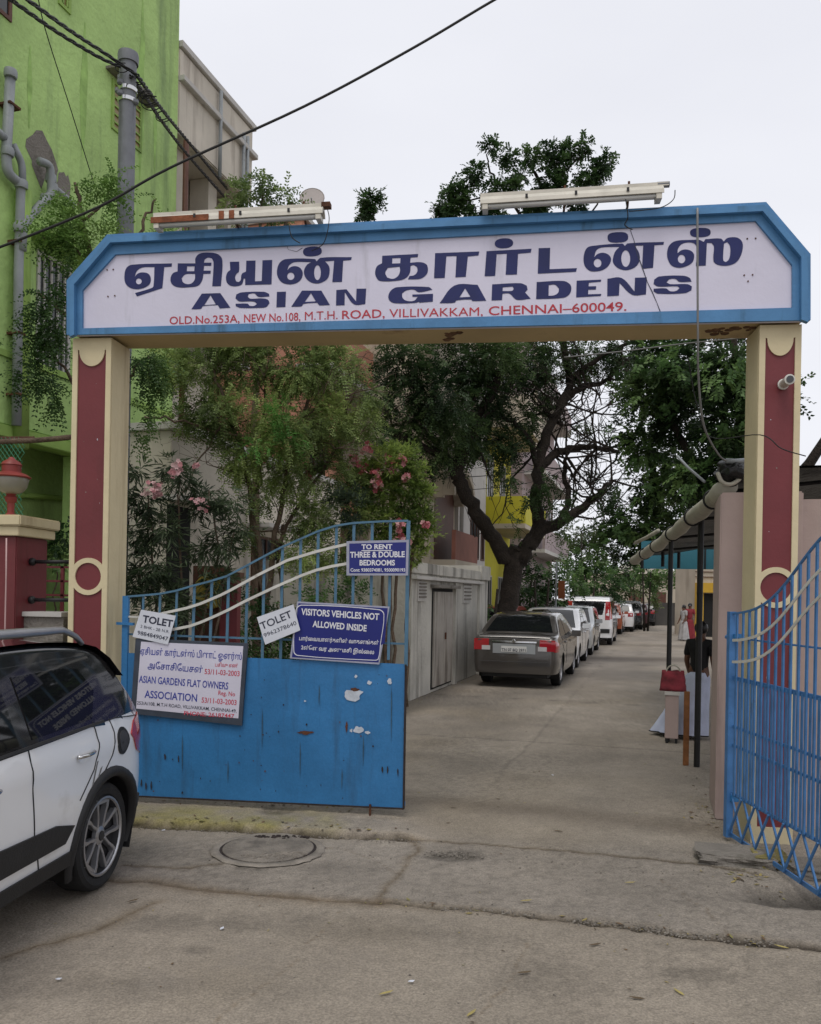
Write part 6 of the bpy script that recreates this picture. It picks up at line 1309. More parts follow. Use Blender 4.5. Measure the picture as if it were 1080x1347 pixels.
# ------------------------------------------------------------------ people
def skin_body(name, nodes, edges, m, parent, root=0, sub=2):
    me = bpy.data.meshes.new(name); me.from_pydata([n[0] for n in nodes], edges, []); o = bpy.data.objects.new(name, me); COL.objects.link(o)
    md = o.modifiers.new('s', 'SKIN'); sv = me.skin_vertices[0].data
    for i, n in enumerate(nodes): r = n[1]; sv[i].radius = r if isinstance(r, tuple) else (r, r); sv[i].use_root = (i == root)
    md.use_smooth_shade = True; sb = o.modifiers.new('u', 'SUBSURF'); sb.levels = sub; sb.render_levels = sub
    dg = bpy.context.evaluated_depsgraph_get(); m2 = bpy.data.meshes.new_from_object(o.evaluated_get(dg)); bpy.data.objects.remove(o)
    m2.name = name; I = inv_of(parent); m2.transform(I) ; m2.materials.clear(); m2.materials.append(m); m2.shade_smooth(); q = link(bpy.data.objects.new(name, m2)); q.parent = parent; return q
def person(label, base, face, H_, top_m, low_m, lean=(0, 0), wrap=True, arm=0.0, flare=(0, 0)):
    """standing figure; face = heading angle it looks towards"""
    t = thing('person', label, 'person', (base[0], base[1], 0)); k = H_ / 1.7
    f = Fr((base[0], base[1], 0), (math.cos(face - math.pi / 2), math.sin(face - math.pi / 2), 0), (math.cos(face), math.sin(face), 0))   # x right, y forward
    n = lambda x, y, z: tuple(f(((x + lean[0] * z) * k, (y + lean[1] * z) * k, z * k)))
    nodes = [(n(0, 0, .93), .135 * k), (n(0, .0, 1.10), .115 * k), (n(0, 0, 1.28), .135 * k), (n(0, -.01, 1.40), .10 * k), (n(0, .0, 1.47), .052 * k), (n(0, .02, 1.55), .078 * k), (n(0, .025, 1.63), .075 * k),
             (n(.16, 0, 1.39), .058 * k), (n(.20, .02, 1.13), .043 * k), (n(.19, .14 + arm, .93), .032 * k), (n(.18, .19 + arm, .86), .026 * k), (n(-.16, 0, 1.39), .058 * k), (n(-.20, .02, 1.13), .043 * k), (n(-.19, .14, .93), .032 * k), (n(-.18, .19, .86), .026 * k),
             (n(.09, 0, .86), .10 * k), (n(.10, .02, .48), .062 * k), (n(.10, -.01, .10), .040 * k), (n(.11, .12, .04), .032 * k), (n(-.09, 0, .86), .10 * k), (n(-.10, .02, .48), .062 * k), (n(-.10, -.01, .10), .040 * k), (n(-.11, .12, .04), .032 * k)]
    edges = [(0, 1), (1, 2), (2, 3), (3, 4), (4, 5), (5, 6), (3, 7), (7, 8), (8, 9), (9, 10), (3, 11), (11, 12), (12, 13), (13, 14), (0, 15), (15, 16), (16, 17), (17, 18), (0, 19), (19, 20), (20, 21), (21, 22)]
    for sg, i0 in ((1, 10), (-1, 14)):                      # five short fingers per hand
        for q in range(4):
            a = n(sg * (.18 + (q - 1.5) * .012), .215 + (arm if sg > 0 else 0), .83); b = n(sg * (.175 + (q - 1.5) * .013), .235 + (arm if sg > 0 else 0), .79 + .004 * abs(q - 1.5)); nodes += [(a, .009 * k), (b, .007 * k)]; j = len(nodes); edges += [(i0, j - 2), (j - 2, j - 1)]
        nodes.append((n(sg * .15, .215 + (arm if sg > 0 else 0), .84), .009 * k)); edges.append((i0, len(nodes) - 1))
    skin_body('body', nodes, edges, M['skin'], t)
    top = [(n(0, 0, .90), .155 * k), (n(0, 0, 1.10), .130 * k), (n(0, 0, 1.29), .150 * k), (n(0, -.01, 1.40), .105 * k), (n(0, .0, 1.455), .06 * k), (n(.16, 0, 1.40), .070 * k), (n(.20, .015, 1.18), .058 * k), (n(-.16, 0, 1.40), .070 * k), (n(-.20, .015, 1.18), .058 * k)]
    skin_body('shirt', top, [(0, 1), (1, 2), (2, 3), (3, 4), (3, 5), (5, 6), (3, 7), (7, 8)], top_m, t)
    # skirt / wrap with folds
    mb = MB(); seg = 40; rings = [(.97, .135, .12), (.88, .175, .15), (.65, .20, .18), (.4, .225, .20), (.2, .25, .22), (.06, .27, .235)]; vs = []
    for i, (z, rx, ry) in enumerate(rings):
        u = (.97 - z) / .91
        for j in range(seg):
            a = 2 * math.pi * j / seg; fo = 1 + .10 * (.3 + u) * math.sin(a * 8 + i * .5) + .06 * u * math.sin(a * 5 + 1.3); vs.append(n(rx * fo * math.cos(a) + flare[0] * u * (1 if math.cos(a) * flare[0] > 0 else .2), ry * fo * math.sin(a) + flare[1] * u, z))
    mb.add(vs, [(i * seg + j, i * seg + (j + 1) % seg, (i + 1) * seg + (j + 1) % seg, (i + 1) * seg + j) for i in range(5) for j in range(seg)] + [tuple(range(seg))]); mb.build('wrap', low_m, t, smooth=True)
    hem = vs[-seg:]; MB().tube(hem + [hem[0]], .008, 5, False).build('hem', M['cloth_black'], t)
    # head: face features and hair
    hc = Vector(n(0, .022, 1.60)); fwd = f.y; rt = f.x
    for sg in (-1, 1): MB().ball(hc + fwd * .078 * k + rt * sg * .03 * k + Vector((0, 0, .012)), .011 * k, 8, 6).build('eye', M['sign_print'], t); MB().ball(hc + rt * sg * .083 * k, .022 * k, 8, 6, (.4, .7, 1.1)).build('ear', M['skin'], t)
    MB().ball(hc + fwd * .092 * k + Vector((0, 0, -.012)), .016 * k, 8, 6, (.7, .8, 1.3)).build('nose', M['skin'], t); MB().ball(hc + fwd * .080 * k + Vector((0, 0, -.048)), .022 * k, 8, 6, (1, .5, .3)).build('mouth', M['cloth_red'], t)
    bm = bmesh.new(); bmesh.ops.create_icosphere(bm, subdivisions=3, radius=1)
    for v in bm.verts: p = v.co.copy(); nn = 1 + .05 * noise.noise(p * 5); q = hc + rt * p.x * .098 * k * nn + fwd * (p.y * .095 - .022) * k * nn + Vector((0, 0, (p.z * .105 + .02) * k * nn)); v.co = q
    bm.to_mesh(me := bpy.data.meshes.new('hair')); bm.free(); me.transform(inv_of(t)); me.shade_smooth(); me.materials.append(M['hair']); o = link(bpy.data.objects.new('hair', me)); o.parent = t
    MB().ball(hc - fwd * .10 * k + Vector((0, 0, -.03)), .048 * k, 10, 7).build('hair_bun', M['hair'], t, smooth=True)
    return t
pb_ = G(914, 970); person('person in black top and long pale blue wrap standing behind the shed post', (pb_.x, pb_.y), math.radians(50), 1.50, M['cloth_black'], M['cloth_pale'], lean=(.02, .06), flare=(-.34, -.1))
pb_ = G(907, 842); person('distant person in red dress walking at the far right of the lane', (pb_.x, pb_.y), math.radians(250), 1.62, M['cloth_red'], M['cloth_red'])
pb_ = G(899, 843); person('distant person in white shawl beside the one in red', (pb_.x, pb_.y), math.radians(200), 1.55, M['cloth_white'], M['cloth_white'])
# ------------------------------------------------------------------ trees and plants
def wav(p, freq, seed):
    r = np.random.default_rng(seed); o = np.zeros(len(p))
    for k in range(7):
        d = r.normal(size=3); d /= np.linalg.norm(d); o += np.sin(p @ d * freq * r.uniform(.7, 1.5) * 6.283 + r.uniform(0, 6.28))
    return o / 2.6
def unit(a): return a / np.maximum(np.linalg.norm(a, axis=1, keepdims=True), 1e-6)
def foliage(name, parent, clumps, dens, spray, nleaf, ls, lw, cols, droop=.3, holes=-.35, hfreq=1.2, seed=1, shell=.55, attach=None, single=False, m=None, up=.0, flat=.6):
    """clumps=[(px,py,r_px,Z[,tone])]; sprays of paired leaflets scattered through each clump's volume"""
    r = np.random.default_rng(seed); O = []; CC = []; RAD = []; TO = []
    for c in clumps:
        px, py, rp, Z = c[:4]; tone = c[4] if len(c) > 4 else 0.0; q = P(px, py, Z); R = rp * Z / F; n = max(6, int(dens * rp * rp))
        d = unit(r.normal(size=(n, 3))); rad = R * (shell + (1 - shell) * r.random((n, 1))) * r.random((n, 1)) ** .28
        O.append(np.array(q)[None] + d * rad * np.array([1, 1, flat + .25])); CC.append(np.repeat(np.array(q)[None], n, 0)); TO.append(np.full(n, tone)); RAD.append(np.full(n, R))
    O = np.concatenate(O); CC = np.concatenate(CC); TO = np.concatenate(TO)
    keep = wav(O, hfreq, seed + 5) > holes; O, CC, TO = O[keep], CC[keep], TO[keep]; n = len(O)
    out = unit(O - CC); D = unit(out * .7 + r.normal(size=(n, 3)) * .55 + np.array([0, 0, -droop + up])[None])
    S_ = unit(np.cross(D, r.normal(size=(n, 3)) * .35 + np.array([0, 0, 1.0])[None])); Up = np.cross(S_, D)
    L_ = spray * r.uniform(.6, 1.25, (n, 1)); tone = np.clip(.5 + .28 * wav(O, .8 * hfreq, seed + 9) + .16 * r.normal(size=n) + TO, 0, 1)
    c0, c1, c2 = [np.array(c) for c in cols]; colr = np.where(tone[:, None] < .5, c0 + (c1 - c0) * (tone[:, None] * 2), c1 + (c2 - c1) * (tone[:, None] * 2 - 1))
    vs, cs = [], []
    for k in range(nleaf):
        if single: u = r.random((n, 1)); sg = np.sign(r.normal(size=(n, 1)))
        else: u = np.full((n, 1), (k // 2 + .6) / (nleaf / 2)); sg = np.full((n, 1), 1 if k % 2 else -1)
        base = O + D * L_ * u + np.array([0, 0, -1.0])[None] * (droop * .5) * L_ * u * u
        ld = unit(S_ * sg * (.9 if not single else .5) + D * .55 + Up * r.uniform(-.2, .35, (n, 1)) + r.normal(size=(n, 3)) * .16); lnn = unit(np.cross(ld, Up) + r.normal(size=(n, 3)) * .25)
        l = ls * r.uniform(.7, 1.2, (n, 1)) * (1 - .25 * u); w = lw * r.uniform(.8, 1.2, (n, 1))
        tip = base + ld * l + np.array([0, 0, -1.0])[None] * l * .12; mid = base + ld * l * .45
        vs += [base, mid + lnn * w * .5, tip, mid - lnn * w * .5]
        cc = np.clip(colr * (1 + .14 * r.normal(size=(n, 1))), .004, 1); cs += [cc * .9, cc, cc * 1.08, cc]
    V = np.stack(vs, 1).reshape(n, nleaf, 4, 3).reshape(-1, 3); Cc = np.stack(cs, 1).reshape(-1, 3)
    I = np.array(inv_of(parent)); V = V @ I[:3, :3].T + I[:3, 3]
    fc = np.arange(len(V)).reshape(-1, 4); me = np_mesh(name, V, fc, Cc, smooth=False); me.materials.append(m or M['leaf']); o = link(bpy.data.objects.new(name, me)); o.parent = parent; o['kind'] = 'stuff'
    return o
def limb(parent, pts, r0, r1, nm='limb', m=None, sub=5, wob=.02, seg=9):
    q = [P(*p) for p in pts]; out = []
    for i in range(len(q) - 1):
        p0 = q[max(i - 1, 0)]; p1 = q[i]; p2 = q[i + 1]; p3 = q[min(i + 2, len(q) - 1)]
        for k in range(sub):
            t = k / sub; out.append(.5 * ((2 * p1) + (-p0 + p2) * t + (2 * p0 - 5 * p1 + 4 * p2 - p3) * t * t + (-p0 + 3 * p1 - 3 * p2 + p3) * t ** 3))
    out.append(q[-1]); n = len(out)
    for i in range(1, n - 1): out[i] = out[i] + Vector([random.gauss(0, wob) for _ in range(3)])
    rr = [(r0 + (r1 - r0) * i / (n - 1)) * (1 + random.uniform(-.07, .07)) for i in range(n)]
    MB().tube(out, rr, seg).build(nm, m or M['bark'], parent, smooth=True); return out, rr
def twigs(parent, starts, m=None, depth=3, seed=3, spread=.8, L0=1.4, r0=.035, bias=(0, 0, .2), nm='twigs'):
    R = random.Random(seed); mb = MB()
    def go(p, d, L_, r, lv):
        pts = [p]; q = p; dd = d
        for _ in range(5):
            dd = (dd + Vector((R.gauss(0, .20), R.gauss(0, .20), R.gauss(0, .20))) + Vector(bias) * .08).normalized(); q = q + dd * L_ / 5; pts.append(q)
        mb.tube(pts, [r * (1 - .55 * i / 5) for i in range(6)], 5 if lv < 2 else 4, False)
        if lv < depth:
            for _ in range(R.choice((2, 3, 3))):
                k = R.choice((2, 3, 4, 5)); d2 = (dd + Vector((R.gauss(0, spread), R.gauss(0, spread), R.gauss(0, spread)))).normalized(); go(pts[k], d2, L_ * R.uniform(.55, .8), r * .52, lv + 1)
    for p, d in starts: go(Vector(p), Vector(d).normalized(), L0 * R.uniform(.7, 1.2), r0, 0)
    o = mb.build(nm, m or M['bark'], parent, fix=False); o['kind'] = 'stuff'; return o
DK = ((.014, .031, .012), (.050, .090, .033), (.13, .20, .07)); MD = ((.026, .06, .02), (.085, .165, .05), (.18, .29, .09)); LT = ((.06, .12, .03), (.15, .27, .06), (.27, .40, .11)); OL = ((.02, .035, .012), (.055, .08, .025), (.11, .14, .045))
# -- the big tree over the lane
q = G(668, 845); bt = thing('big_tree', 'large dark spreading tree leaning over the lane behind the saloon car', 'tree', SF((20.6, -3.8, 0)))
b0 = SF((20.6, -3.9, 0)); pz = 20.9
def PX(v): return v
base = Vector(b0); tp = P(676, 738, pz); pts_ = [base + Vector((0, 0, -.1)), base.lerp(tp, .3) + Vector((-.05, 0, 0)), base.lerp(tp, .7) + Vector((.03, 0, 0)), tp, tp + Vector((.12, 0, .35))]
mb = MB(); den = []
for a, b in zip(pts_, pts_[1:]):
    for k in range(5): den.append(a.lerp(b, k / 5))
den.append(pts_[-1]); mb.tube([p + Vector((random.gauss(0, .02), random.gauss(0, .02), 0)) for p in den], [.37, .31, .28, .27] + [.26 - .002 * i for i in range(len(den) - 4)], 16); mb.build('trunk', M['bark'], bt, smooth=True)
for l, r0, r1 in (([(668, 742, pz), (655, 716, pz), (630, 680, 20.6), (608, 642, 20.3), (600, 622, 20.1)], .21, .16), ([(602, 628, 20.1), (585, 602, 19.8), (556, 588, 19.4), (520, 572, 19), (492, 560, 18.6)], .14, .05), ([(600, 626, 20.1), (612, 590, 20), (628, 555, 20), (655, 500, 20), (672, 455, 20), (680, 390, 20)], .16, .06),
                  ([(682, 742, pz), (696, 715, pz), (718, 694, 21), (752, 678, 21.2), (782, 655, 21.5), (805, 632, 21.5)], .23, .06), ([(696, 722, pz), (708, 690, 21), (706, 650, 21), (710, 610, 21), (722, 565, 21), (742, 525, 21.2), (748, 500, 21.4), (738, 430, 21.5), (722, 340, 21.5), (716, 262, 21.5), (700, 215, 21.5)], .19, .035),
                  ([(710, 614, 21), (728, 598, 21.2), (755, 589, 21.4), (785, 589, 21.6), (812, 594, 21.8)], .13, .05), ([(708, 620, 21), (694, 575, 20.8), (668, 552, 20.5), (640, 545, 20.3)], .09, .03), ([(742, 525, 21.2), (770, 508, 21.6), (800, 498, 22), (815, 470, 22)], .10, .03),
                  ([(735, 690, 21.1), (748, 655, 21.4), (742, 620, 21.6), (745, 600, 21.6)], .10, .04), ([(716, 262, 21.5), (742, 225, 21.6), (772, 200, 21.7)], .045, .015), ([(720, 320, 21.5), (670, 262, 21.3), (645, 225, 21.2), (640, 195, 21.2)], .05, .012), ([(670, 262, 21.3), (620, 262, 21), (590, 262, 21)], .03, .012), ([(668, 440, 20), (610, 400, 20), (540, 340, 20), (500, 300, 20), (484, 272, 20)], .05, .012),
                  ([(722, 340, 21.5), (780, 280, 21.6), (790, 225, 21.6)], .04, .012), ([(748, 500, 21.4), (790, 470, 21), (850, 440, 20.5)], .08, .03)):
    limb(bt, l, r0, r1, wob=.025)
st_ = []
for x, y, n in ((745, 530, 5), (770, 508, 5), (785, 590, 6), (812, 594, 4), (745, 600, 4), (728, 598, 4), (800, 498, 3), (722, 565, 4), (782, 655, 4), (752, 678, 3), (805, 632, 3), (700, 600, 2), (640, 545, 3), (600, 560, 2), (520, 572, 3), (740, 560, 4)):
    p = P(x, y, 21.2 if x > 640 else 19.8)
    for _ in range(n): st_.append((p, (random.gauss(0, 1), random.gauss(0, .8), random.gauss(.3, .8))))
twigs(bt, st_, depth=2, L0=1.5, r0=.032, seed=9)
CL = [(530, 478, 42, 19), (575, 520, 52, 19), (620, 478, 50, 20), (545, 560, 34, 19.3), (600, 568, 42, 19.8), (642, 520, 46, 20.3), (566, 600, 26, 19.6), (640, 580, 34, 20.5), (665, 612, 20, 20.8), (690, 476, 50, 21), (690, 548, 26, 21), (735, 480, 38, 21.6), (768, 474, 36, 22), (672, 580, 22, 20.6), (715, 640, 16, 20.4), (702, 655, 13, 20.4), (682, 690, 8, 20.2), (664, 628, 14, 20.3),
      (745, 700, 13, 21), (800, 655, 20, 21.4), (812, 500, 32, 22), (820, 462, 34, 21), (655, 470, 40, 19.5), (725, 520, 20, 21.5), (590, 620, 12, 20), (765, 562, 12, 21.5), (778, 620, 10, 21.5), (510, 520, 28, 18.8), (505, 575, 20, 18.6), (735, 668, 14, 20.6), (760, 655, 10, 21),
      (650, 360, 55, 21), (740, 390, 55, 21), (590, 410, 50, 20)]
foliage('crown', bt, CL, .17, .42, 16, .10, .042, DK, .35, -.75, .75, 11)
CT = [(585, 272, 15, 21), (603, 258, 16, 21), (597, 248, 10, 21), (626, 228, 13, 21), (646, 194, 10, 21), (668, 206, 11, 21), (698, 206, 13, 21.2), (652, 247, 12, 21), (672, 243, 12, 21), (685, 232, 9, 21.2), (722, 196, 11, 21.4), (745, 198, 13, 21.6), (768, 192, 11, 21.6), (735, 217, 14, 21.5), (722, 240, 17, 21.5), (795, 213, 13, 21.6), (782, 227, 12, 21.6), (768, 236, 12, 21.6), (742, 252, 16, 21.5), (622, 285, 15, 21), (590, 285, 14, 21), (650, 285, 15, 21.2), (705, 268, 20, 21.5), (760, 272, 12, 21.5), (640, 270, 10, 21), (483, 264, 13, 20), (484, 279, 10, 20), (494, 258, 7, 20)]
CT = [(c[0], c[1], c[2] * .96, c[3]) for c in CT]
foliage('top_crown', bt, CT, .36, .26, 12, .12, .052, ((.014, .036, .012), (.04, .082, .026), (.08, .14, .045)), .3, -9, 1.2, 21, shell=.35)
# -- dense tree at the right, behind the shed
rt_ = thing('dense_tree', 'dense dark green tree above the shed roof at the right of the lane', 'tree', SF((17.5, 2.6, 0)))
p = SF((17.5, 1.7, 0)); MB().tube([p + Vector((0, 0, -.1)), p + Vector((.05, 0, 1.5)), p + Vector((-.1, .1, 3.2)), p + Vector((-.3, .1, 5.2))], [.34, .28, .24, .14], 14).build('trunk', M['bark'], rt_, smooth=True)
for dx_, dy_, dz_ in ((-1.6, .4, 5.6), (1.8, -1, 6.2), (-1.0, -1.5, 6.6), (.6, 1.5, 7)): MB().tube([p + Vector((-.1, .1, 3.0)), p + Vector((dx_ * .5, dy_ * .5, dz_ * .72)), p + Vector((dx_, dy_, dz_))], [.14, .10, .05], 8).build('limb', M['bark'], rt_, smooth=True)
CR = [(855, 515, 46, 17), (905, 480, 50, 16), (955, 492, 42, 15), (905, 550, 56, 17), (850, 585, 34, 18), (962, 560, 42, 15), (840, 640, 34, 17.5), (885, 640, 46, 17.5), (808, 690, 22, 18), (848, 695, 36, 18), (925, 625, 46, 16), (818, 565, 18, 18), (793, 722, 12, 18), (870, 470, 40, 17), (825, 722, 20, 18.5), (965, 620, 36, 15), (870, 700, 34, 18), (790, 700, 12, 18), (1010, 520, 40, 15), (900, 390, 50, 17), (960, 410, 45, 16)]
foliage('crown', rt_, CR, .15, .34, 12, .12, .06, DK, .25, -.55, .9, 31)
foliage('outer_leaves', rt_, [(c[0], c[1], c[2] * .95, c[3] - .8, .12) for c in CR[:14]], .035, .30, 12, .12, .06, MD, .25, -.1, .9, 33)
# -- middle garden tree (fine leaves) behind the gate
mt = thing('fine_leaved_tree', 'fine leaved garden tree filling the opening above the left gate', 'tree', P(345, 800, 11.5) * Vector((1, 1, 0)))
mt_g = []
for l, r0, r1 in (([(352, 960, 11.6), (350, 850, 11.6), (346, 780, 11.6), (338, 700, 11.6), (322, 620, 11.5), (300, 540, 11.4), (280, 480, 11.4)], .055, .02), ([(350, 800, 11.6), (362, 700, 11.6), (378, 620, 11.6), (400, 540, 11.6), (420, 480, 11.6)], .045, .018), ([(346, 780, 11.6), (330, 690, 11.8), (345, 600, 11.8), (350, 500, 11.8)], .035, .014), ([(362, 720, 11.6), (410, 640, 11.9), (450, 570, 12), (470, 500, 12)], .03, .012), ([(372, 940, 11.7), (372, 840, 11.7), (368, 740, 11.7), (372, 690, 11.7)], .03, .02), ([(190, 548, 10.9), (230, 552, 11), (290, 566, 11.2), (335, 575, 11.4)], .016, .012), ([(300, 545, 11.4), (265, 600, 11.2), (235, 660, 11)], .014, .008)):
    limb(mt, l, r0, r1, m=M['bark2'], wob=.02)
st_ = [(P(x, y, 11.6), (random.gauss(0, 1), random.gauss(0, .6), random.gauss(.5, .6))) for x, y in ((330, 640), (300, 560), (345, 600), (378, 620), (400, 550), (440, 590), (300, 500), (350, 520), (420, 500), (460, 520), (338, 700), (366, 700), (270, 520)) for _ in range(3)]
twigs(mt, st_, M['bark2'], 2, 5, .7, .7, .010)
CM = [(262, 492, 42, 11.4), (318, 478, 46, 11.4), (388, 485, 48, 11.5), (445, 490, 42, 11.8), (478, 520, 26, 11.8), (288, 548, 38, 11.3), (348, 545, 46, 11.4, .12), (378, 575, 36, 11.2, .2), (430, 555, 48, 11.8), (478, 560, 28, 12), (248, 545, 20, 11.3), (318, 600, 34, 11.5), (392, 625, 44, 11.8), (440, 628, 38, 12, -.1), (345, 655, 30, 11.6, -.1), (412, 682, 38, 11.8), (462, 682, 28, 12), (395, 728, 30, 11.6), (440, 728, 26, 11.8), (225, 478, 28, 11.2), (480, 640, 22, 12.2, -.2), (320, 700, 16, 11.6, -.1), (360, 450, 40, 11.5), (300, 440, 40, 11.5), (430, 440, 40, 11.8)]
foliage('crown', mt, CM, .24, .26, 16, .050, .023, ((.08, .12, .035), (.24, .32, .11), (.44, .54, .18)), .4, -.45, 1.3, 41)
foliage('bright_sprigs', mt, [(355, 555, 26, 10.9), (378, 545, 22, 10.9), (345, 585, 18, 10.9), (395, 575, 16, 10.9), (300, 600, 16, 11)], .16, .24, 14, .045, .02, ((.08, .19, .04), (.13, .33, .07), (.20, .45, .11)), .4, -.2, 1.8, 43)
# -- low shrubs at the foot, seen through the bars
sb_ = thing('garden_shrub', 'dark green garden shrub low behind the middle of the gate bars', 'shrub', P(400, 880, 11) * Vector((1, 1, 0)))
for x in (370, 400, 430): limb(sb_, [(x, 955, 11), (x + 4, 860, 11), (x - 4, 790, 11)], .02, .01, 'stem', M['bark2'])
MDs = MD
foliage('leaves', sb_, [(385, 790, 34, 11, -.1), (430, 800, 30, 11.2, -.1), (335, 805, 28, 10.8, -.2), (400, 845, 40, 11, -.2), (460, 775, 22, 11.4), (350, 850, 34, 10.8, -.2), (300, 840, 26, 10.6, -.3), (455, 845, 26, 11.4, -.2)], .14, .24, 10, .07, .03, MDs, .2, -.5, 1.4, 51)
# -- pink oleander with yellow green leaves at the right of the gate
def petals(name, parent, spots, Z, size, seed, cols=((.45, .10, .12), (.62, .24, .26), (.75, .42, .42)), n=26):
    r = np.random.default_rng(seed); V, Cc = [], []
    for x, y, rp in spots:
        q = np.array(P(x, y, Z)); R = rp * Z / F
        for _ in range(n):
            c = q + r.normal(size=3) * R * .5; base = np.array(cols[r.integers(3)]) * r.uniform(.8, 1.15)
            nrm = unit(r.normal(size=(1, 3)) + np.array([[0, -1, .3]]))[0]; a = unit(np.cross(nrm, r.normal(size=3))[None])[0]; b = np.cross(nrm, a)
            for k in range(5):
                w = 2 * math.pi * k / 5; d = a * math.cos(w) + b * math.sin(w); s = a * -math.sin(w) + b * math.cos(w); V += [c, c + d * size * .6 + s * size * .38 + nrm * size * .2, c + d * size + nrm * size * .25, c + d * size * .6 - s * size * .38 + nrm * size * .2]; Cc += [base * .8, base, base * 1.1, base]
    V = np.array(V); I = np.array(inv_of(parent)); V = V @ I[:3, :3].T + I[:3, 3]; me = np_mesh(name, V, np.arange(len(V)).reshape(-1, 4), np.clip(np.array(Cc), 0, 1), False); me.materials.append(M['petal']); o = link(bpy.data.objects.new(name, me)); o.parent = parent; o['kind'] = 'stuff'; return o
ol = thing('flowering_shrub', 'tall yellow green oleander with coral pink flowers beside the high end of the gate', 'shrub', P(520, 800, 12.4) * Vector((1, 1, 0)))
for x, x2 in ((505, 480), (520, 530), (535, 560), (512, 505)): limb(ol, [(x, 930, 12.4), (x, 800, 12.4), ((x + x2) / 2, 700, 12.4), (x2, 620, 12.4)], .03, .012, 'stem', M['bark2'])
foliage('leaves', ol, [(512, 610, 28, 12.2), (535, 640, 28, 12.3), (500, 650, 26, 12.3, -.15), (548, 685, 24, 12.4), (520, 690, 26, 12.3, -.1), (485, 625, 20, 12.2, -.1), (555, 650, 14, 12.3), (530, 600, 16, 12.3), (562, 705, 13, 12.4), (480, 680, 20, 12.2, -.2), (540, 725, 20, 12.4, -.1), (505, 725, 20, 12.3, -.3), (545, 620, 12, 12.3)], .26, .16, 9, .11, .024, ((.06, .11, .025), (.22, .31, .07), (.44, .54, .14)), .0, -1.0, 1.4, 61, single=True, up=.3)
petals('flowers', ol, [(467, 606, 9), (476, 616, 8), (497, 622, 10), (500, 640, 9), (494, 634, 7), (483, 590, 6), (530, 607, 7), (512, 606, 6), (533, 629, 7), (525, 702, 9), (532, 712, 8), (527, 690, 5), (405, 628, 6), (408, 618, 5), (345, 603, 6), (560, 690, 4), (516, 618, 5)], 12.0, .045, 7, n=14)
foliage('grey_sprigs', ol, [(445, 665, 18, 11.6), (462, 690, 16, 11.6), (470, 655, 14, 11.6)], .12, .16, 10, .12, .02, ((.03, .05, .03), (.07, .10, .06), (.14, .18, .12)), 0, -1, 1.4, 63, single=True, up=.4)
# -- pink oleander at the left, long narrow hanging leaves
o2 = thing('flowering_shrub', 'tall dark oleander with long narrow leaves and pale pink flowers beside the left pillar', 'shrub', P(220, 800, 9) * Vector((1, 1, 0)))
for pts in ([(205, 1000, 9), (207, 850, 9), (203, 740, 9), (195, 650, 9)], [(225, 1000, 9.1), (230, 850, 9.1), (238, 720, 9.1), (232, 620, 9.1)], [(238, 1000, 9.2), (262, 850, 9.2), (284, 740, 9.2), (275, 645, 9.2)], [(215, 990, 9), (188, 850, 9), (184, 740, 9)], [(245, 990, 9.2), (282, 840, 9.2), (308, 700, 9.2)]): limb(o2, pts, .022, .008, 'stem', M['bark2'])
foliage('leaves', o2, [(192, 655, 20, 9), (186, 700, 20, 9), (200, 745, 24, 8.9), (240, 628, 17, 9.1), (272, 655, 20, 9.2), (292, 705, 20, 9.2), (215, 690, 18, 9), (182, 762, 18, 8.9), (303, 655, 14, 9.2), (225, 610, 13, 9), (272, 720, 16, 9.1), (215, 780, 18, 8.9), (290, 760, 18, 9.2), (318, 690, 12, 9.2), (240, 790, 20, 9), (180, 620, 12, 9)], .12, .20, 10, .15, .018, ((.022, .036, .02), (.06, .09, .045), (.15, .20, .11)), .55, -1.1, 1.4, 71, single=True)
petals('flowers', o2, [(196, 645, 8), (206, 640, 6), (263, 661, 9), (233, 613, 6), (228, 622, 5), (258, 612, 4), (205, 650, 5)], 8.7, .03, 9, ((.50, .22, .24), (.6, .34, .36), (.68, .46, .46)), n=14)
# -- light pinnate tree at the left, round the pole and pillar
lt_ = thing('light_leaved_tree', 'light green drumstick tree behind the left end of the board and pillar', 'tree', P(120, 700, 8.6) * Vector((1, 1, 0)))
for l, r0, r1 in (([(142, 1000, 8.8), (140, 800, 8.8), (136, 600, 8.8), (130, 450, 8.8), (118, 340, 8.7), (105, 270, 8.6), (98, 240, 8.6)], .06, .014), ([(130, 440, 8.8), (165, 350, 8.9), (190, 290, 9), (205, 262, 9)], .03, .010), ([(132, 480, 8.8), (100, 430, 8.5), (70, 400, 8.4), (50, 385, 8.3)], .025, .010), ([(134, 560, 8.8), (95, 500, 8.5), (70, 465, 8.4)], .025, .010), ([(134, 540, 8.8), (170, 490, 8.9), (200, 470, 9)], .025, .010), ([(118, 340, 8.7), (80, 320, 8.5), (55, 310, 8.4)], .02, .008), ([(110, 290, 8.6), (140, 262, 8.7), (150, 232, 8.7)], .016, .006)): limb(lt_, l, r0, r1, m=M['bark2'], wob=.012)
LTC = [(112, 272, 22, 8.5), (140, 252, 16, 8.6), (148, 228, 9, 8.6), (92, 290, 18, 8.4), (70, 318, 20, 8.3), (130, 292, 20, 8.6), (190, 285, 16, 8.6), (203, 265, 10, 8.6), (178, 262, 9, 8.6), (55, 338, 14, 8.2), (95, 320, 18, 8.4, -.15), (215, 295, 12, 8.7), (160, 285, 14, 9.3), (82, 262, 9, 8.4), (60, 295, 9, 8.3), (120, 240, 8, 8.6)]
foliage('crown', lt_, LTC, .25, .26, 14, .042, .022, LT, .45, -.6, 1.8, 81)
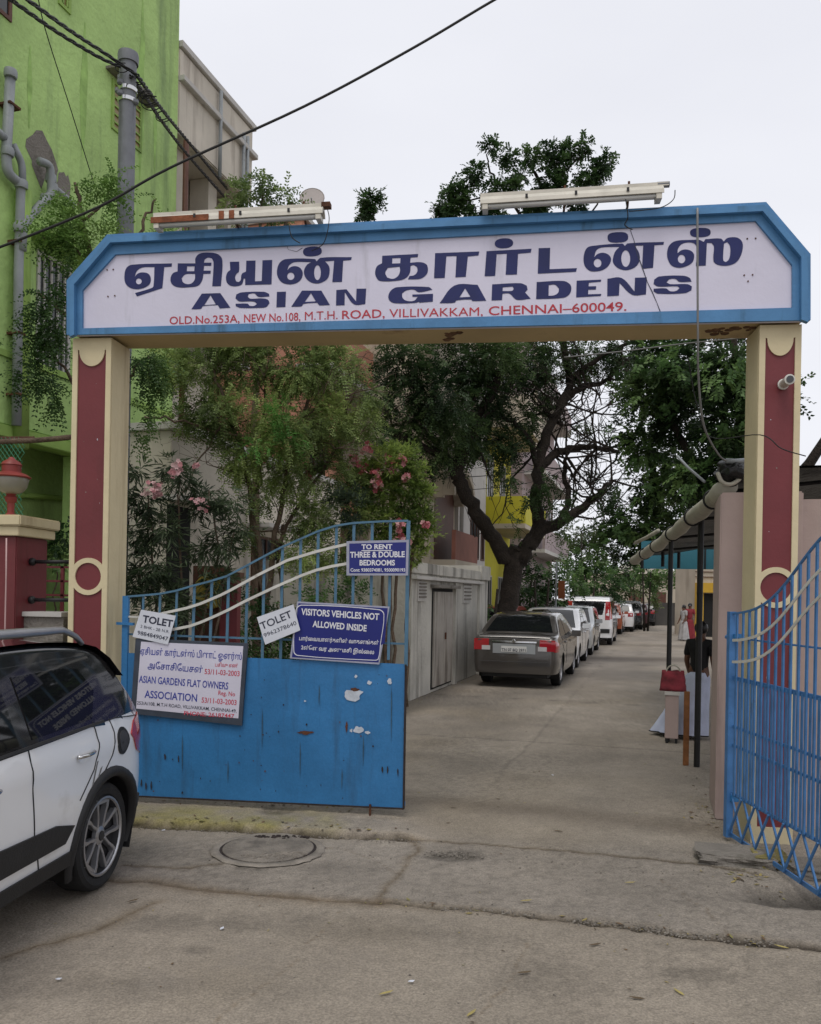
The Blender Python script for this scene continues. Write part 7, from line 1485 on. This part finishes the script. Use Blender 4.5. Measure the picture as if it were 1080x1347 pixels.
LTD = [(72, 392, 18, 8.2), (50, 405, 14, 8.2), (62, 440, 20, 8.2), (80, 470, 18, 8.3), (60, 500, 18, 8.2), (40, 470, 12, 8.1), (82, 430, 14, 8.3), (25, 490, 9, 8.1), (72, 528, 10, 8.3), (85, 370, 12, 8.3), (22, 420, 6, 8.1), (195, 478, 20, 8.8), (185, 515, 16, 8.8), (198, 545, 12, 8.8), (188, 575, 9, 8.8), (208, 468, 14, 8.9), (212, 505, 12, 8.9)]
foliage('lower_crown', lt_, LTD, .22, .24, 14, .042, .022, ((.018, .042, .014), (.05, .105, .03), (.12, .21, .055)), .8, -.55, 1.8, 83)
# -- small tree beyond the left light fitting
sm = thing('roadside_tree', 'loose pale green tree top showing over the left tube light', 'tree', P(340, 700, 14.2) * Vector((1, 1, 0)))
for l in ([(335, 900, 14.2), (336, 600, 14.2), (338, 400, 14.2), (342, 300, 14.2), (345, 245, 14.2)], [(340, 380, 14.2), (370, 310, 14.2), (385, 265, 14.2)], [(339, 360, 14.2), (315, 300, 14.2), (305, 262, 14.2)]): limb(sm, l, .07, .012, m=M['bark2'])
foliage('crown', sm, [(318, 252, 16, 14.2), (345, 245, 14, 14.2), (348, 268, 18, 14.2), (372, 258, 12, 14.2), (305, 268, 12, 14.2), (385, 268, 9, 14.2), (330, 272, 18, 14.2), (350, 232, 7, 14.2), (295, 275, 8, 14.2), (365, 278, 16, 14.2), (325, 236, 6, 14.2)], .17, .30, 12, .085, .035, ((.10, .15, .06), (.22, .30, .11), (.38, .46, .18)), .3, -.7, 1.2, 91, shell=.4)
# -- bushes and trees down the lane
def bush(nm, label, cat, clumps, cols, Zs, seed, dens=.16, leaf=.12, stem=True):
    c = clumps[0]; t = thing(nm, label, cat, P(c[0], c[1], c[3]) * Vector((1, 1, 0)), 'bushes and trees down the lane')
    g = G(c[0], 788 + 1944 / c[3])
    for dx_ in (-.25, .2): MB().tube([Vector((g.x + dx_ * .4, g.y, -.05)), Vector((g.x + dx_, g.y, P(c[0], c[1], c[3]).z))], [.07, .03], 7).build('trunk', M['bark'], t, smooth=True)
    foliage('leaves', t, clumps, dens, leaf * 2.8, 10, leaf, leaf * .5, cols, .25, -.7, .6, seed); return t
bush('lane_bush', 'bright green bush behind the big tree trunk, left of it', 'bush', [(642, 775, 18, 21.6), (635, 790, 14, 21.4), (648, 752, 10, 21.8, .2), (640, 805, 14, 21.5)], MD, 0, 101, .2, .12)
bush('lane_bush', 'green bush over the people carrier roof, right of the big trunk', 'bush', [(712, 765, 26, 27), (738, 755, 24, 27.5, .1), (700, 790, 20, 26.5, -.2), (728, 785, 22, 27, -.2), (760, 765, 20, 28)], MD, 0, 103, .18, .13)
bush('lane_tree', 'dull green tree beyond the people carrier', 'tree', [(775, 760, 28, 38), (800, 770, 26, 39), (758, 742, 20, 38), (785, 738, 14, 38), (770, 790, 18, 37, -.2), (815, 752, 16, 40)], MD, 0, 105, .18, .2)
bush('lane_tree', 'small tree in front of the pale end house', 'tree', [(838, 768, 16, 50), (822, 775, 14, 49), (852, 775, 12, 50), (835, 752, 10, 50), (862, 782, 8, 50)], OL, 0, 107, .2, .24)
bush('lane_tree', 'tall dull green tree at the far end of the lane under the sky gap', 'tree', [(760, 705, 20, 62), (785, 715, 22, 62), (740, 725, 18, 60), (800, 740, 18, 62), (735, 700, 12, 60)], OL, 0, 109, .2, .3)
bush('lane_tree', 'round green tree half hiding the pale end house', 'tree', [(850, 752, 20, 46), (872, 748, 16, 46), (835, 742, 14, 46), (862, 765, 12, 46), (885, 760, 10, 46)], MD, 0, 115, .2, .22)
bush('lane_bush', 'leafy bush against the yellow house beside the trunk', 'bush', [(690, 760, 16, 30), (692, 735, 10, 30), (684, 790, 14, 29)], DK, 0, 111, .2, .14)
# potted and wild plants behind the low wall at the left
pl = thing('wall_plant', 'small leafy plant behind the black railing at the left', 'plant', P(75, 760, 8.4) * Vector((1, 1, 0))); limb(pl, [(74, 900, 8.4), (75, 800, 8.4), (72, 730, 8.4)], .012, .006, 'stem', M['bark2'])
foliage('leaves', pl, [(78, 718, 12, 8.4), (64, 728, 10, 8.4), (85, 700, 8, 8.4), (58, 745, 7, 8.4), (80, 738, 9, 8.4)], .20, .12, 8, .07, .03, MD, .1, -1, 2, 121, single=True)
q = P(738, 780, 25); o = MB().box(Fr((q.x, q.y, 0), (ca, -sa, 0)), (-.09, 0, 1.75), (.11, .05, 2.3)).build('banner', mat('orange cloth', (.22, .065, .02), .8), None); tag(o, 'orange cloth banner hanging on a post above the white cars', 'banner')
q = P(731, 800, 25.2); o = MB().tube([(q.x, q.y, 0), (q.x, q.y, 2.9)], .03, 6).build('banner_post', M['pvc'], None); tag(o, 'thin pale post holding the orange banner down the lane', 'post')
